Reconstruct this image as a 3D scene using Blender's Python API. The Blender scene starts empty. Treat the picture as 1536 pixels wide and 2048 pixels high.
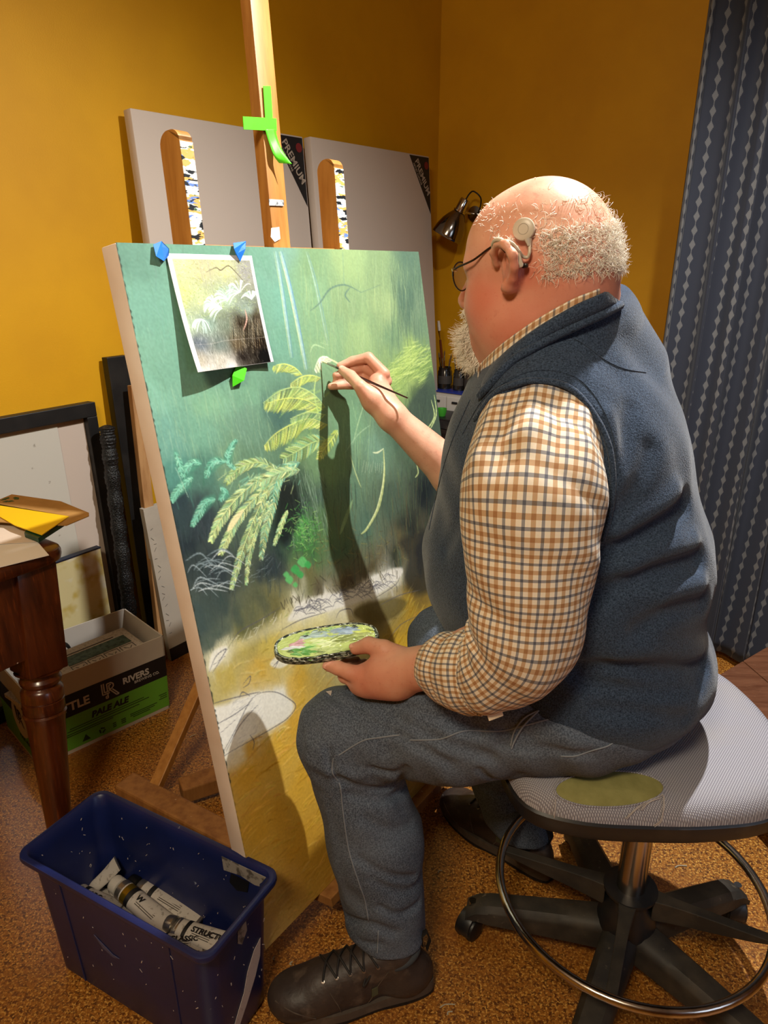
import bpy, bmesh, math, random
import numpy as np
from mathutils import Vector, Matrix, noise
random.seed(7); rng = np.random.default_rng(7)
S = bpy.context.scene
COL = S.collection
# ------------------------------------------------------------------ camera
F, PITCH, EYE = 1450.0, math.radians(20.0), 1.35
cam = bpy.data.cameras.new('camera'); camo = bpy.data.objects.new('camera', cam); COL.objects.link(camo)
camo.location = (0, 0, EYE); camo.rotation_euler = (math.radians(90) - PITCH, 0, 0)
cam.sensor_fit = 'VERTICAL'; cam.sensor_height = 36.0; cam.lens = F / 2048 * 36.0
cam.clip_start = 0.02; S.camera = camo
# ------------------------------------------------------------------ world, lights, exposure
S.view_settings.view_transform = 'Standard'; S.view_settings.look = 'None'
S.view_settings.gamma = 1.0; S.view_settings.use_curve_mapping = False
S.view_settings.exposure = 0.0
W = bpy.data.worlds.new('room_air'); S.world = W; W.use_nodes = True
W.node_tree.nodes['Background'].inputs[0].default_value = (1.0, 0.86, 0.68, 1)
W.node_tree.nodes['Background'].inputs[1].default_value = 0.17
def lamp(kind, name, loc, energy, color, target=None, **kw):
    d = bpy.data.lights.new(name, kind); d.energy = energy; d.color = color
    for k, v in kw.items(): setattr(d, k, v)
    o = bpy.data.objects.new(name, d); COL.objects.link(o); o.location = loc
    if target is not None:
        o.rotation_euler = (Vector(target) - Vector(loc)).to_track_quat('-Z', 'Y').to_euler()
    return o
KEY = (0.62, 1.35, 2.45)
lamp('SPOT', 'ceiling_spotlight', KEY, 232, (1.0, 0.985, 0.95), (0.15, 1.28, 0.6), spot_size=math.radians(150), spot_blend=0.9, shadow_soft_size=0.018)
lamp('AREA', 'ceiling_panel_lamp', (-0.5, -0.5, 2.58), 60, (1.0, 0.84, 0.60), (-0.3, 1.4, 0.2), size=0.5)
lamp('AREA', 'rear_window_daylight', (2.0, -0.6, 1.7), 8, (0.62, 0.78, 1.0), (0.5, 1.2, 0.4), size=0.9)
# ------------------------------------------------------------------ helpers
def V(*a): return np.array(a, float)
CP, SP = math.cos(PITCH), math.sin(PITCH)
EYEP = V(0, 0, EYE)
def ray(px, py):                     # measured picture position -> direction from the eye, unit depth
    x, y = px - 768, py - 1024
    return V(x, F * CP - y * SP, -(F * SP + y * CP)) / F
def at(px, py, z): return EYEP + ray(px, py) * z
def onz(px, py, h):
    r = ray(px, py); return EYEP + r * ((h - EYE) / r[2])
def onplane(px, py, p0, n):
    r = ray(px, py); return EYEP + r * (np.dot(p0 - EYEP, n) / np.dot(r, n))
def nrm(v): v = np.asarray(v, float); return v / np.linalg.norm(v)
def lin(h):
    h = h.lstrip('#'); c = [int(h[i:i + 2], 16) / 255 for i in (0, 2, 4)]
    return tuple(x / 12.92 if x <= .04045 else ((x + .055) / 1.055) ** 2.4 for x in c) + (1.0,)
def tag(o, label=None, cat=None, group=None, kind=None):
    if label: o['label'] = label
    if cat: o['category'] = cat
    if group: o['group'] = group
    if kind: o['kind'] = kind
    return o
def empty(name, loc, label, cat, group=None):
    o = bpy.data.objects.new(name, None); COL.objects.link(o); o.location = Vector(loc); o.empty_display_size = .02
    return tag(o, label, cat, group)
def put(o, parent=None):
    COL.objects.link(o)
    if parent is not None:
        o.parent = parent
        o.matrix_parent_inverse = Matrix.Translation(-Vector(parent.location))
    return o
def mesh_obj(name, verts, faces, mat, parent=None, smooth=False, uv=None):
    me = bpy.data.meshes.new(name)
    me.from_pydata([tuple(map(float, v)) for v in verts], [], [tuple(map(int, f)) for f in faces])
    if mat is not None: me.materials.append(mat)
    if smooth: me.polygons.foreach_set('use_smooth', [True] * len(me.polygons))
    if uv is not None:
        l = me.uv_layers.new(name='UVMap'); idx = np.zeros(len(me.loops), int); me.loops.foreach_get('vertex_index', idx)
        l.data.foreach_set('uv', np.asarray(uv, np.float32)[idx].ravel())
    me.update()
    return put(bpy.data.objects.new(name, me), parent)
class MB:                            # collects shapes, builds ONE mesh
    def __init__(s): s.v = []; s.f = []; s.uv = []
    def add(s, v, f, uv=None):
        b = len(s.v); s.v += [tuple(x) for x in v]; s.f += [tuple(i + b for i in q) for q in f]
        s.uv += list(uv) if uv is not None else [(0, 0)] * len(v)
        return s
    def box(s, c, sx, sy, sz, ax=None, bev=0.0):       # centre, full sizes, axes (3 unit vectors)
        ax = ax if ax is not None else (V(1, 0, 0), V(0, 1, 0), V(0, 0, 1)); c = V(*c)
        hx, hy, hz = sx / 2, sy / 2, sz / 2
        if bev <= 0:
            P = [(x, y, z) for x in (-hx, hx) for y in (-hy, hy) for z in (-hz, hz)]
            f = [(0, 1, 3, 2), (4, 6, 7, 5), (0, 4, 5, 1), (2, 3, 7, 6), (0, 2, 6, 4), (1, 5, 7, 3)]
            return s.add([c + ax[0] * p[0] + ax[1] * p[1] + ax[2] * p[2] for p in P], f)
        bm = bmesh.new(); bmesh.ops.create_cube(bm, size=1)
        for v in bm.verts: v.co = Vector((v.co.x * sx, v.co.y * sy, v.co.z * sz))
        bmesh.ops.bevel(bm, geom=bm.edges[:] , offset=min(bev, .49 * min(sx, sy, sz)), segments=2, affect='EDGES', profile=.5)
        vs = [c + ax[0] * v.co.x + ax[1] * v.co.y + ax[2] * v.co.z for v in bm.verts]
        bm.verts.index_update(); fs = [[v.index for v in q.verts] for q in bm.faces]; bm.free()
        return s.add(vs, fs)
    def bar(s, a, b, w, d, up, bev=0.0):               # box from a to b; w along side, d along up
        a, b = V(*a), V(*b); z = nrm(b - a); up = nrm(up - z * np.dot(up, z)); x = np.cross(up, z)
        return s.box((a + b) / 2, w, d, np.linalg.norm(b - a), (x, up, z), bev)
    def tube(s, pts, r, n=12, cap=True, closed=False, flat=None):
        pts = [V(*p) for p in pts]; m = len(pts); r = [r] * m if np.isscalar(r) else list(r)
        T = []
        for i in range(m):
            if closed: t = pts[(i + 1) % m] - pts[i - 1]
            else: t = pts[min(i + 1, m - 1)] - pts[max(i - 1, 0)]
            T.append(nrm(t))
        u = np.cross(T[0], V(0, 0, 1))
        if np.linalg.norm(u) < .1: u = np.cross(T[0], V(1, 0, 0))
        u = nrm(u); vs = []; uv = []; L = 0
        for i in range(m):
            u = nrm(u - T[i] * np.dot(u, T[i])); w = np.cross(T[i], u)
            if i: L += np.linalg.norm(pts[i] - pts[i - 1])
            for k in range(n):
                a = 2 * math.pi * k / n; fl = 1 if flat is None else flat
                vs.append(pts[i] + (u * math.cos(a) + w * math.sin(a) * fl) * r[i]); uv.append((k / n, L))
        fs = []
        for i in range(m if closed else m - 1):
            j = (i + 1) % m
            for k in range(n): fs.append((i * n + k, i * n + (k + 1) % n, j * n + (k + 1) % n, j * n + k))
        if cap and not closed: fs.append(tuple(range(n))[::-1]); fs.append(tuple((m - 1) * n + k for k in range(n)))
        return s.add(vs, fs, uv)
    def lathe(s, prof, c, axis=(0, 0, 1), n=32, cap=True):   # prof: (radius, height)
        ax = nrm(axis); u = np.cross(ax, V(0, 1, 0))
        if np.linalg.norm(u) < .1: u = np.cross(ax, V(1, 0, 0))
        u = nrm(u); w = np.cross(ax, u); c = V(*c); vs = []
        for r_, h in prof:
            for k in range(n):
                a = 2 * math.pi * k / n; vs.append(c + ax * h + (u * math.cos(a) + w * math.sin(a)) * r_)
        m = len(prof); fs = [(i * n + k, i * n + (k + 1) % n, (i + 1) * n + (k + 1) % n, (i + 1) * n + k) for i in range(m - 1) for k in range(n)]
        if cap: fs.append(tuple(range(n))[::-1]); fs.append(tuple((m - 1) * n + k for k in range(n)))
        return s.add(vs, fs)
    def prism(s, poly, d):                             # polygon of 3-D points, thickness vector
        n = len(poly); P = [V(*p) for p in poly]; d = V(*d)
        return s.add(P + [p + d for p in P], [tuple(range(n))[::-1], tuple(range(n, 2 * n))] + [(i, (i + 1) % n, n + (i + 1) % n, n + i) for i in range(n)])
    def build(s, name, mat, parent=None, smooth=False, label=None, bevel=0, kind=None):
        o = mesh_obj(name, s.v, s.f, mat, parent, smooth, uv=s.uv)
        bm = bmesh.new(); bm.from_mesh(o.data); bmesh.ops.recalc_face_normals(bm, faces=bm.faces); bm.to_mesh(o.data); bm.free()
        if bevel:
            m = o.modifiers.new('b', 'BEVEL'); m.width = bevel; m.segments = 2; m.limit_method = 'ANGLE'
        if smooth: 
            for e in o.data.polygons: e.use_smooth = True
            try: o.data.set_sharp_from_angle(angle=math.radians(38))
            except Exception: pass
        if label: o['label'] = label
        if kind: o['kind'] = kind
        return o
def curve_pts(P, n=10, closed=False):      # Catmull-Rom through 3-D (or 2-D) points
    P = [np.asarray(p, float) for p in P]; m = len(P); out = []
    rng_ = range(m if closed else m - 1)
    for i in rng_:
        p0 = P[i - 1] if (closed or i > 0) else P[0]; p1 = P[i]; p2 = P[(i + 1) % m]
        p3 = P[(i + 2) % m] if (closed or i + 2 < m) else P[-1]
        for k in range(n):
            t = k / n; out.append(.5 * ((2 * p1) + (-p0 + p2) * t + (2 * p0 - 5 * p1 + 4 * p2 - p3) * t * t + (-p0 + 3 * p1 - 3 * p2 + p3) * t ** 3))
    if not closed: out.append(P[-1])
    return out
# ------------------------------------------------------------------ materials
MATS = {}
def mat(name, col='#808080', rough=.6, metal=0, spec=.5, coat=0, coat_r=.2, trans=0, alpha=1, sheen=0, sss=0, bump=None, var=None, nodes=None, ior=1.45):
    """var=(colour2, scale, detail, lo, hi[, stretch xyz]) noise mix; bump=(scale, strength, distance[, stretch])"""
    if name in MATS: return MATS[name]
    m = bpy.data.materials.new(name); m.use_nodes = True; nt = m.node_tree; N = nt.nodes; L = nt.links
    b = N['Principled BSDF']; b.inputs['Base Color'].default_value = lin(col); b.inputs['Roughness'].default_value = rough
    b.inputs['Metallic'].default_value = metal; b.inputs['Specular IOR Level'].default_value = spec; b.inputs['IOR'].default_value = ior
    b.inputs['Coat Weight'].default_value = coat; b.inputs['Coat Roughness'].default_value = coat_r
    b.inputs['Transmission Weight'].default_value = trans; b.inputs['Alpha'].default_value = alpha
    b.inputs['Sheen Weight'].default_value = sheen; b.inputs['Sheen Roughness'].default_value = .4
    if sss: b.inputs['Subsurface Weight'].default_value = sss; b.inputs['Subsurface Radius'].default_value = (.012, .005, .003); b.inputs['Subsurface Scale'].default_value = 1
    tc = N.new('ShaderNodeTexCoord')
    def coords(st):
        mp = N.new('ShaderNodeMapping'); L.new(tc.outputs['Object'], mp.inputs['Vector'])
        if st: mp.inputs['Scale'].default_value = st
        return mp.outputs['Vector']
    cur = None
    for v in (var if isinstance(var, list) else [var] if var else []):
        c2, sc, det, lo, hi = v[:5]
        n = N.new('ShaderNodeTexNoise'); n.inputs['Scale'].default_value = sc; n.inputs['Detail'].default_value = det; n.inputs['Roughness'].default_value = .6
        L.new(coords(v[5] if len(v) > 5 else None), n.inputs['Vector'])
        r = N.new('ShaderNodeMapRange'); r.inputs['From Min'].default_value = lo; r.inputs['From Max'].default_value = hi; L.new(n.outputs['Fac'], r.inputs['Value'])
        x = N.new('ShaderNodeMix'); x.data_type = 'RGBA'; L.new(r.outputs['Result'], x.inputs['Factor'])
        if cur is None: x.inputs['A'].default_value = lin(col)
        else: L.new(cur, x.inputs['A'])
        x.inputs['B'].default_value = lin(c2); cur = x.outputs['Result']
    if cur is not None: L.new(cur, b.inputs['Base Color'])
    if bump:
        n = N.new('ShaderNodeTexNoise'); n.inputs['Scale'].default_value = bump[0]; n.inputs['Detail'].default_value = 3
        L.new(coords(bump[3] if len(bump) > 3 else None), n.inputs['Vector'])
        bp = N.new('ShaderNodeBump'); bp.inputs['Strength'].default_value = bump[1]; bp.inputs['Distance'].default_value = bump[2]
        L.new(n.outputs['Fac'], bp.inputs['Height']); L.new(bp.outputs['Normal'], b.inputs['Normal'])
    if nodes: nodes(nt, b)
    MATS[name] = m; return m
def attr_mat(name, rough=.5, bump=None, coat=0, spec=.5):     # colour from the mesh's own pigment attribute
    def f(nt, b):
        a = nt.nodes.new('ShaderNodeAttribute'); a.attribute_name = 'pigment'; nt.links.new(a.outputs['Color'], b.inputs['Base Color'])
    return mat(name, rough=rough, bump=bump, coat=coat, nodes=f, spec=spec)
M_wall = mat('mustard_wall_paint', '#c99400', .62, var=('#bd8800', 3, 3, .35, .75), bump=(260, .12, .002))
M_wall2 = mat('mustard_wall_paint_side', '#cd9600', .6, var=('#c18a00', 3, 3, .35, .75), bump=(260, .12, .002))
M_ceil = mat('ceiling_paint', '#cfc6b4', .9)
M_floor = mat('cork_floor', '#9a601f', .42, var=[('#5a2f0c', 110, 5, .47, .58), ('#cf9a48', 210, 3, .53, .60), ('#2e1508', 260, 3, .60, .65), ('#7a4511', 5, 3, .45, .8)], coat=.55, coat_r=.32, bump=(170, .15, .001))
M_pine = mat('pine_wood', '#b07c3c', .5, var=[('#99642a', 9, 5, .4, .7, (6, 6, .6)), ('#8f5a24', 30, 5, .6, .8, (5, 5, .4))], bump=(60, .1, .001))
M_pined = mat('old_pine_wood', '#9a6a38', .55, var=[('#7a4e26', 9, 5, .4, .7, (5, 5, 1)), ('#c9b59a', 40, 3, .68, .74)], bump=(60, .15, .001))
M_mahog = mat('mahogany_wood', '#53250d', .3, var=[('#351406', 7, 6, .4, .65, (7, 7, .7)), ('#6e3413', 26, 4, .58, .75, (6, 6, .5)), ('#b59c88', 60, 2, .76, .8)], coat=.4, coat_r=.15, bump=(80, .08, .001))
M_white = mat('white_canvas', '#b9aca0', .8, bump=(700, .15, .0006))
M_raw = mat('raw_canvas_side', '#ddd0c4', .8, bump=(700, .2, .0006), var=('#cdb9a8', 5, 3, .4, .7))
M_black = mat('black_paint', '#0c0b0b', .5, var=('#1b1917', 12, 4, .4, .7), bump=(40, .1, .001))
M_chrome = mat('chrome', '#c8c6c2', .12, metal=1)
M_steel = mat('worn_chrome_tube', '#b5aca2', .2, metal=1, var=('#7b6e62', 14, 4, .45, .75, (1, 1, .2)))
M_blkplastic = mat('dusty_black_plastic', '#15161a', .42, var=[('#2a2622', 20, 5, .5, .8), ('#554c40', 6, 5, .62, .82)], bump=(300, .05, .0005))
M_dusty = mat('dust_grey_plastic', '#26231f', .6, var=[('#3f382f', 14, 5, .42, .7), ('#14141a', 5, 4, .55, .75), ('#6b6152', 60, 4, .66, .78)], bump=(300, .06, .0005))
M_rubber = mat('black_rubber', '#0c0c0d', .45, bump=(120, .1, .0005))
M_bin = mat('blue_bin_plastic', '#141f50', .38, var=[('#0f183f', 6, 3, .4, .7), ('#8c93a4', 45, 4, .72, .76)], bump=(60, .06, .0008))
M_tapeb = mat('blue_tape', '#1f74d8', .55, bump=(90, .3, .001)); M_tapeg = mat('green_tape', '#4fd018', .5, bump=(60, .35, .001), sss=.1)
M_green = mat('box_green_ink', '#5d9a2d', .55); M_ink = mat('box_black_ink', '#121214', .55); M_card = mat('white_cardboard', '#b9b1a6', .75, var=('#a89f92', 4, 3, .4, .7))
M_paper = mat('white_paper', '#dad6ce', .7); M_kraft = mat('brown_cardboard', '#a97f45', .75, var=('#99713a', 20, 3, .4, .7))
M_yel = mat('yellow_envelope', '#e2b70a', .6); M_dkgreen = mat('dark_green_cover', '#0c3a26', .4)
# ------------------------------------------------------------------ text
def lettering(txt, origin, xdir, ydir, size, m, parent, name='lettering', align='LEFT', bold=0.0, extrude=.0004, shear=0):
    cu = bpy.data.curves.new(name, 'FONT'); cu.body = txt; cu.size = size; cu.extrude = extrude; cu.align_x = align; cu.offset = bold; cu.shear = shear
    cu.resolution_u = 3; cu.materials.append(m)
    x, y = nrm(xdir), None; y = nrm(np.asarray(ydir) - x * np.dot(ydir, x)); z = np.cross(x, y)
    tmp = bpy.data.objects.new(name, cu); COL.objects.link(tmp)
    dg = bpy.context.evaluated_depsgraph_get(); me = bpy.data.meshes.new_from_object(tmp.evaluated_get(dg)); bpy.data.objects.remove(tmp)
    M = Matrix(((x[0], y[0], z[0], origin[0]), (x[1], y[1], z[1], origin[1]), (x[2], y[2], z[2], origin[2]), (0, 0, 0, 1)))
    me.transform(M); me.name = name
    o = bpy.data.objects.new(name, me); 
    return put(o, parent)
# ------------------------------------------------------------------ room
AZ = math.radians(37.0)
U = V(math.sin(AZ), math.cos(AZ), 0)          # along the left wall, away from the viewer; also the outward normal of the right wall
NL = V(-U[1], U[0], 0)                        # outward normal of the left wall
VV = -NL                                      # along the right wall, towards the viewer
WL, WR, CEIL = 2.10, 3.217, 2.62
Z3 = V(0, 0, 1)
def room_pt(n, u, z=0.0): return NL * n + U * u + Z3 * z     # n: towards left wall, u: towards right wall
def slab(name, p0, p1, p2, th, m):           # p0 + two edges, thickness vector
    b = MB(); b.prism([p0, p0 + p1, p0 + p1 + p2, p0 + p2], th); o = b.build(name, m); o['kind'] = 'structure'; return o
slab('floor', room_pt(WL, -2.2), VV * 5.2, U * (2.2 + WR), V(0, 0, -.05), M_floor)
slab('ceiling', room_pt(WL, -2.2, CEIL), VV * 5.2, U * (2.2 + WR), V(0, 0, .05), M_ceil)
slab('wall_left', room_pt(WL, -2.2), U * (2.2 + WR), Z3 * CEIL, NL * .1, M_wall)
slab('wall_right', room_pt(WL, WR), VV * 5.2, Z3 * CEIL, U * .1, M_wall2)
slab('wall_near', room_pt(WL, -2.2), VV * 5.2, Z3 * CEIL, -U * .1, M_wall2)
slab('wall_far', room_pt(WL - 5.2, -2.2), U * (2.2 + WR), Z3 * CEIL, -NL * .1, M_wall)
# ------------------------------------------------------------------ the painting: frame of reference
pBL = V(-.2251, 1.0067, .10)
pa = nrm((.576, .817, -.0192)); pn0 = nrm((.806, -.563, .184)); pn = nrm(pn0 - pa * np.dot(pa, pn0)); pb = np.cross(pn, pa)
PW, PH, PTH = .844, 1.280, .038
def pst(s, t, off=0.0): return pBL + pa * s + pb * t + pn * off
def px2st(px, py, off=0.0):
    d = onplane(px, py, pBL + pn * off, pn) - pBL; return float(d @ pa), float(d @ pb)
# --- easel: leans less than the picture
ea = math.radians(5.6); eb = pb * math.cos(ea) + pn * math.sin(ea); en = pn * math.cos(ea) - pb * math.sin(ea)
E0 = pst(0, PH, -PTH - .002)
def est(s, t, off=0.0): return E0 + pa * s + eb * t + en * off
easel = empty('studio_easel', onz(420, 1560, 0), 'wooden H-frame studio easel with paint-crusted upright arms holding the fern painting', 'easel')
def splatter(name, base, cols):
    def f(nt, b):
        N, L = nt.nodes, nt.links; cur = None
        tc = N.new('ShaderNodeTexCoord'); mp = N.new('ShaderNodeMapping'); L.new(tc.outputs['Object'], mp.inputs['Vector']); mp.inputs['Scale'].default_value = (1, 1, 3.4)
        for i, (c, lo, sc) in enumerate(cols):
            n = N.new('ShaderNodeTexNoise'); n.noise_dimensions = '4D'; n.inputs['W'].default_value = i * 3.7; n.inputs['Scale'].default_value = sc; n.inputs['Detail'].default_value = 3
            L.new(mp.outputs['Vector'], n.inputs['Vector'])
            r = N.new('ShaderNodeMapRange'); r.inputs['From Min'].default_value = lo; r.inputs['From Max'].default_value = lo + .015; L.new(n.outputs['Fac'], r.inputs['Value'])
            x = N.new('ShaderNodeMix'); x.data_type = 'RGBA'; L.new(r.outputs['Result'], x.inputs['Factor'])
            if cur is None: x.inputs['A'].default_value = lin(base)
            else: L.new(cur, x.inputs['A'])
            x.inputs['B'].default_value = lin(c); cur = x.outputs['Result']
        L.new(cur, b.inputs['Base Color'])
    return mat(name, base, .45, bump=(90, .5, .002), nodes=f)
M_crust = splatter('paint_crust', '#c39a52', [('#cfcdc4', .46, 24), ('#5b79b5', .61, 26), ('#14181c', .56, 30), ('#b9c0c2', .58, 46), ('#3c5a3a', .66, 36)])
def face_strip(a0, a1, b1, b0, name, parent):
    d = en * .0012
    mb = MB(); mb.prism([a0, a1, b1, b0], d); return mb.build(name, M_crust, parent, label='front face crusted with white, blue and black paint drips')
# mast
mb = MB(); mb.bar(est(.409, -1.02, -.014), est(.413, .62, -.014), .049, .026, en, .002); mb.build('mast', M_pine, easel, True)
def rounded_arm(s, top, w, d, name='side_arm'):
    # profile seen from the side: the top end is rounded front to back
    prof = [(-.0, -1.1), (-.0, top - .012)]
    for k in range(7):
        t = math.pi / 2 * k / 6; prof.append((-.018 + .018 * math.cos(t), top - .018 + .018 * math.sin(t)))
    for k in range(7):
        t = math.pi / 2 * k / 6; prof.append((-d + .024 - .024 * math.sin(t), top - .024 + .024 * math.cos(t)))
    prof.append((-d, -1.1))
    mb = MB(); mb.prism([est(s - w / 2, t_, o_) for o_, t_ in prof], pa * w); o = mb.build(name, M_pine, easel, False, bevel=.002)
    face_strip(est(s - w / 2, -.02, 0), est(s + w / 2, -.02, 0), est(s + w / 2, top - .02, 0), est(s - w / 2, top - .02, 0), 'paint_crust', o)
rounded_arm(.197, .192, .028, .050)
rounded_arm(.607, .190, .031, .046)
for c0_, c1_, t_, o_ in ((.21, .60, -.004, -.022), (.18, .63, -.86, -.03)):
    mb = MB(); mb.bar(est(c0_, t_, o_), est(c1_, t_, o_), .03, .018, en, .001); mb.build('crossbar', M_pine, easel)
mb = MB(); mb.box(pst(.42, -.012, -.02), .52, .022, .10, (pa, pb, pn), .002); mb.build('ledge', M_pined, easel)
# base: two runners, a cross member and a rear brace
rd = nrm(onz(449, 1680, .05) - onz(242, 1570, .05)); 
L0, L1 = onz(250, 1572, .045), onz(449, 1676, .045) + rd * .12
mb = MB(); mb.bar(L0, L1, .062, .05, Z3, .006); mb.build('base_runner', M_pined, easel)
R1 = onz(888, 1545, .045); R0 = R1 - rd * .50
mb = MB(); mb.bar(R0 + V(.0, .0, 0), R1, .06, .05, Z3, .006); o = mb.build('base_runner', M_pined, easel)
mb = MB(); mb.bar(R1 - rd * .028, R1 + rd * .003, .066, .055, Z3, .006); mb.build('tape_end', mat('grey_cloth_tape', '#8f9290', .35, bump=(60, .3, .002)), easel, label='grey tape wrapped round the runner end')
cm0 = onz(362, 1582, .045); cm1 = R0 + rd * .2
mb = MB(); mb.bar(cm0, cm0 + (cm1 - cm0) * 1.0, .055, .045, Z3, .004); mb.build('cross_member', M_pined, easel)
rb0, rb1 = onz(312, 1572, .06), at(405, 1360, 1.98); mb = MB(); mb.bar(rb0, rb0 + (rb1 - rb0) * 1.45, .03, .022, Z3, .002); mb.build('rear_brace', M_pine, easel)
for s_ in (.197, .607):
    p = est(s_, -1.1, -.022); q = V(p[0], p[1], .06) 
    mb = MB(); mb.bar(q, p + eb * .02, .035, .04, en, .002); mb.build('upright_foot', M_pine, easel)
# green tape on the mast, paper scrap and paint smear
def patch(name, pts, m, parent=None, th=.0006, nrmv=None, wav=.0):
    P = [V(*p) for p in pts]; mb = MB(); mb.prism(P, (en if nrmv is None else nrmv) * th); return mb.build(name, m, parent)
def onE(px, py, off=.003): return onplane(px, py, est(0, 0, off), en)
def ribbon(rows, m, name, parent, th=.0008, sub=6):     # rows: list of (left, right) points, smoothed
    A = curve_pts([r[0] for r in rows], sub); B = curve_pts([r[1] for r in rows], sub); v = []; f = []
    K = 4
    for i, (p, q) in enumerate(zip(A, B)):
        for k in range(K + 1): v.append(p + (q - p) * k / K)
    for i in range(len(A) - 1):
        for k in range(K): a = i * (K + 1) + k; f.append((a, a + 1, a + K + 2, a + K + 1))
    o = mesh_obj(name, v, f, m, parent, True); mo = o.modifiers.new('s', 'SOLIDIFY'); mo.thickness = th; mo.offset = 0
    return o
tp = empty('masking_tape', onE(535, 250), 'bright green tape wrapped round the easel mast, loose end hanging', 'tape')
patch('wrap', [onE(*q) for q in ((485, 233), (552, 237), (553, 262), (487, 259))], M_tapeg, tp, .0012, en)
patch('vertical_strip', [onE(*q, .002) for q in ((526, 172), (541, 172), (545, 236), (530, 236))], M_tapeg, tp, .0008, en)
ribbon([(onE(530, 258, .004), onE(551, 258, .004)), (onE(538, 285, .006), onE(556, 280, .008)), (onE(548, 312, .012), onE(566, 303, .02)), (onE(558, 326, .012), onE(584, 328, .03))], M_tapeg, 'loose_end', tp)
mb = MB(); mb.prism([onE(*q, .0005) for q in ((537, 398), (567, 400), (567, 412), (538, 411))], en * .001); mb.build('paint_smear', mat('grey_paint', '#b9bab8', .5, var=('#5a5f63', 60, 3, .5, .6)), easel)
mb = MB(); mb.prism([onE(*q, .0005) for q in ((542, 456), (558, 454), (560, 478), (549, 484), (541, 474))], en * .001); mb.build('paper_scrap', M_paper, easel)
# ------------------------------------------------------------------ leaning blank canvases
def leaning(name, u0, u1, nb, nt, H, th, side, label, cat, group=None, z0=0.0):
    """returns frame: origin, along, up, normal to room; empty parent"""
    up = nrm(NL * (nt - nb) + Z3 * H); nn = nrm(np.cross(U, up)); 
    if nn @ NL > 0: nn = -nn
    o0 = room_pt(nb, u0, z0); e = empty(name, o0, label, cat, group); 
    ln = math.hypot(nt - nb, H)
    return e, o0, up, nn, ln
for (u0, u1, lab) in ((1.468, 2.205, 'large blank primed canvas at left leaning on the mustard wall behind the easel'), (2.213, 3.00, 'large blank primed canvas at right leaning on the mustard wall beside the corner')):
    dn_ = .0 if u0 < 2 else -.03
    e, o0, up, nn, ln = leaning('blank_canvas', u0, u1, 1.925 + dn_, 2.055 + dn_, 1.735, .04, None, lab, 'canvas')
    mb = MB(); mb.box(o0 + U * (u1 - u0) / 2 + up * ln / 2, u1 - u0, ln, .036, (U, up, nn), .004); mb.build('stretched_canvas', M_white, e, True)
    # printed corner label
    c = o0 + U * (u1 - u0) + up * ln + nn * .0185
    q = .155
    mb = MB(); mb.prism([c - U * .006 - up * .006, c - U * q - up * .006, c - U * .006 - up * q * 1.55], nn * .0008); k = mb.build('corner_label', M_ink, e, label='black triangular corner label with pale lettering')
    d = nrm(U * q - up * q * 1.55); pd = nrm(np.cross(nn, d))
    if pd @ (U + up) < 0: pd = -pd
    o_ = c - U * (q - .036) - up * .030 + nn * .0012
    m_ = mat('label_cream_ink', '#9c8f80', .6)
    lettering('PREMIUM', o_ + pd * .004, d, pd, .040, m_, k, bold=.0006)
    lettering("ARTIST CANVAS", o_ - pd * .014, d, pd, .014, m_, k)
    mb = MB(); mb.lathe([(.016, 0), (.016, .0006)], c - U * .028 - up * .040 + nn * .001, nn, 20); mb.build('red_seal', mat('label_red_ink', '#6d1a1c', .6), k)
# black frame with a white mat
e, o0, up, nn, ln = leaning('picture_frame', .55, 1.245, 2.048, 2.083, .90, .03, None, 'wide black picture frame with pale mat leaning on the wall behind the beer carton', 'picture frame')
w = .695
for i, (a_, b_, ww, hh) in enumerate(((w / 2, ln - .022, w, .044), (w / 2, .022, w, .044), (.0175, ln / 2, .035, ln - .088), (w - .0175, ln / 2, .035, ln - .088))):
    mb = MB(); mb.box(o0 + U * a_ + up * b_, ww, hh, .04, (U, up, nn), .002); mb.build('frame_rail', M_black, e)
mb = MB(); mb.box(o0 + U * w / 2 + up * ln / 2 - nn * .006, w - .07, ln - .088, .006, (U, up, nn)); mb.build('backing_board', mat('pinkish_mat', '#b6a79b', .7), e)
mb = MB(); mb.box(o0 + U * (w / 2 - .045) + up * ln / 2 - nn * .001, w - .16, ln - .088, .004, (U, up, nn)); mb.build('glazed_sheet', mat('glossy_white_sheet', '#b8b4aa', .12, var=('#8b857a', 22, 4, .68, .74)), e)
# small study canvas with a yellow wash
e, o0, up, nn, ln = leaning('study_canvas', .93, 1.16, 1.975, 1.985, .30, .03, None, 'small canvas with pale yellow wash leaning on the black picture frame', 'canvas')
o0 = onplane(197, 1232, NL * 1.97, NL); 
tl = onplane(197, 1094, NL * 2.012, NL); o0 = V(tl[0], tl[1], 0) - NL * .012; up = nrm(tl - o0); ln = float(np.linalg.norm(tl - o0)); e.location = Vector(o0)
M_wash = mat('yellow_wash', '#cfc18d', .7, var=[('#b99f45', 9, 3, .52, .64), ('#d9d6cd', 5, 3, .55, .62)])
mb = MB(); mb.box(o0 - U * .12 + up * ln / 2, .24, ln, .02, (U, up, nn)); mb.build('stretched_canvas', M_wash, e, bevel=.002)
mb = MB(); mb.box(o0 - U * .12 + up * (ln + .001), .242, .004, .024, (U, up, nn)); mb.build('top_edge_tape', mat('navy_tape', '#151e33', .5), e, label='dark navy top edge')
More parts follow.
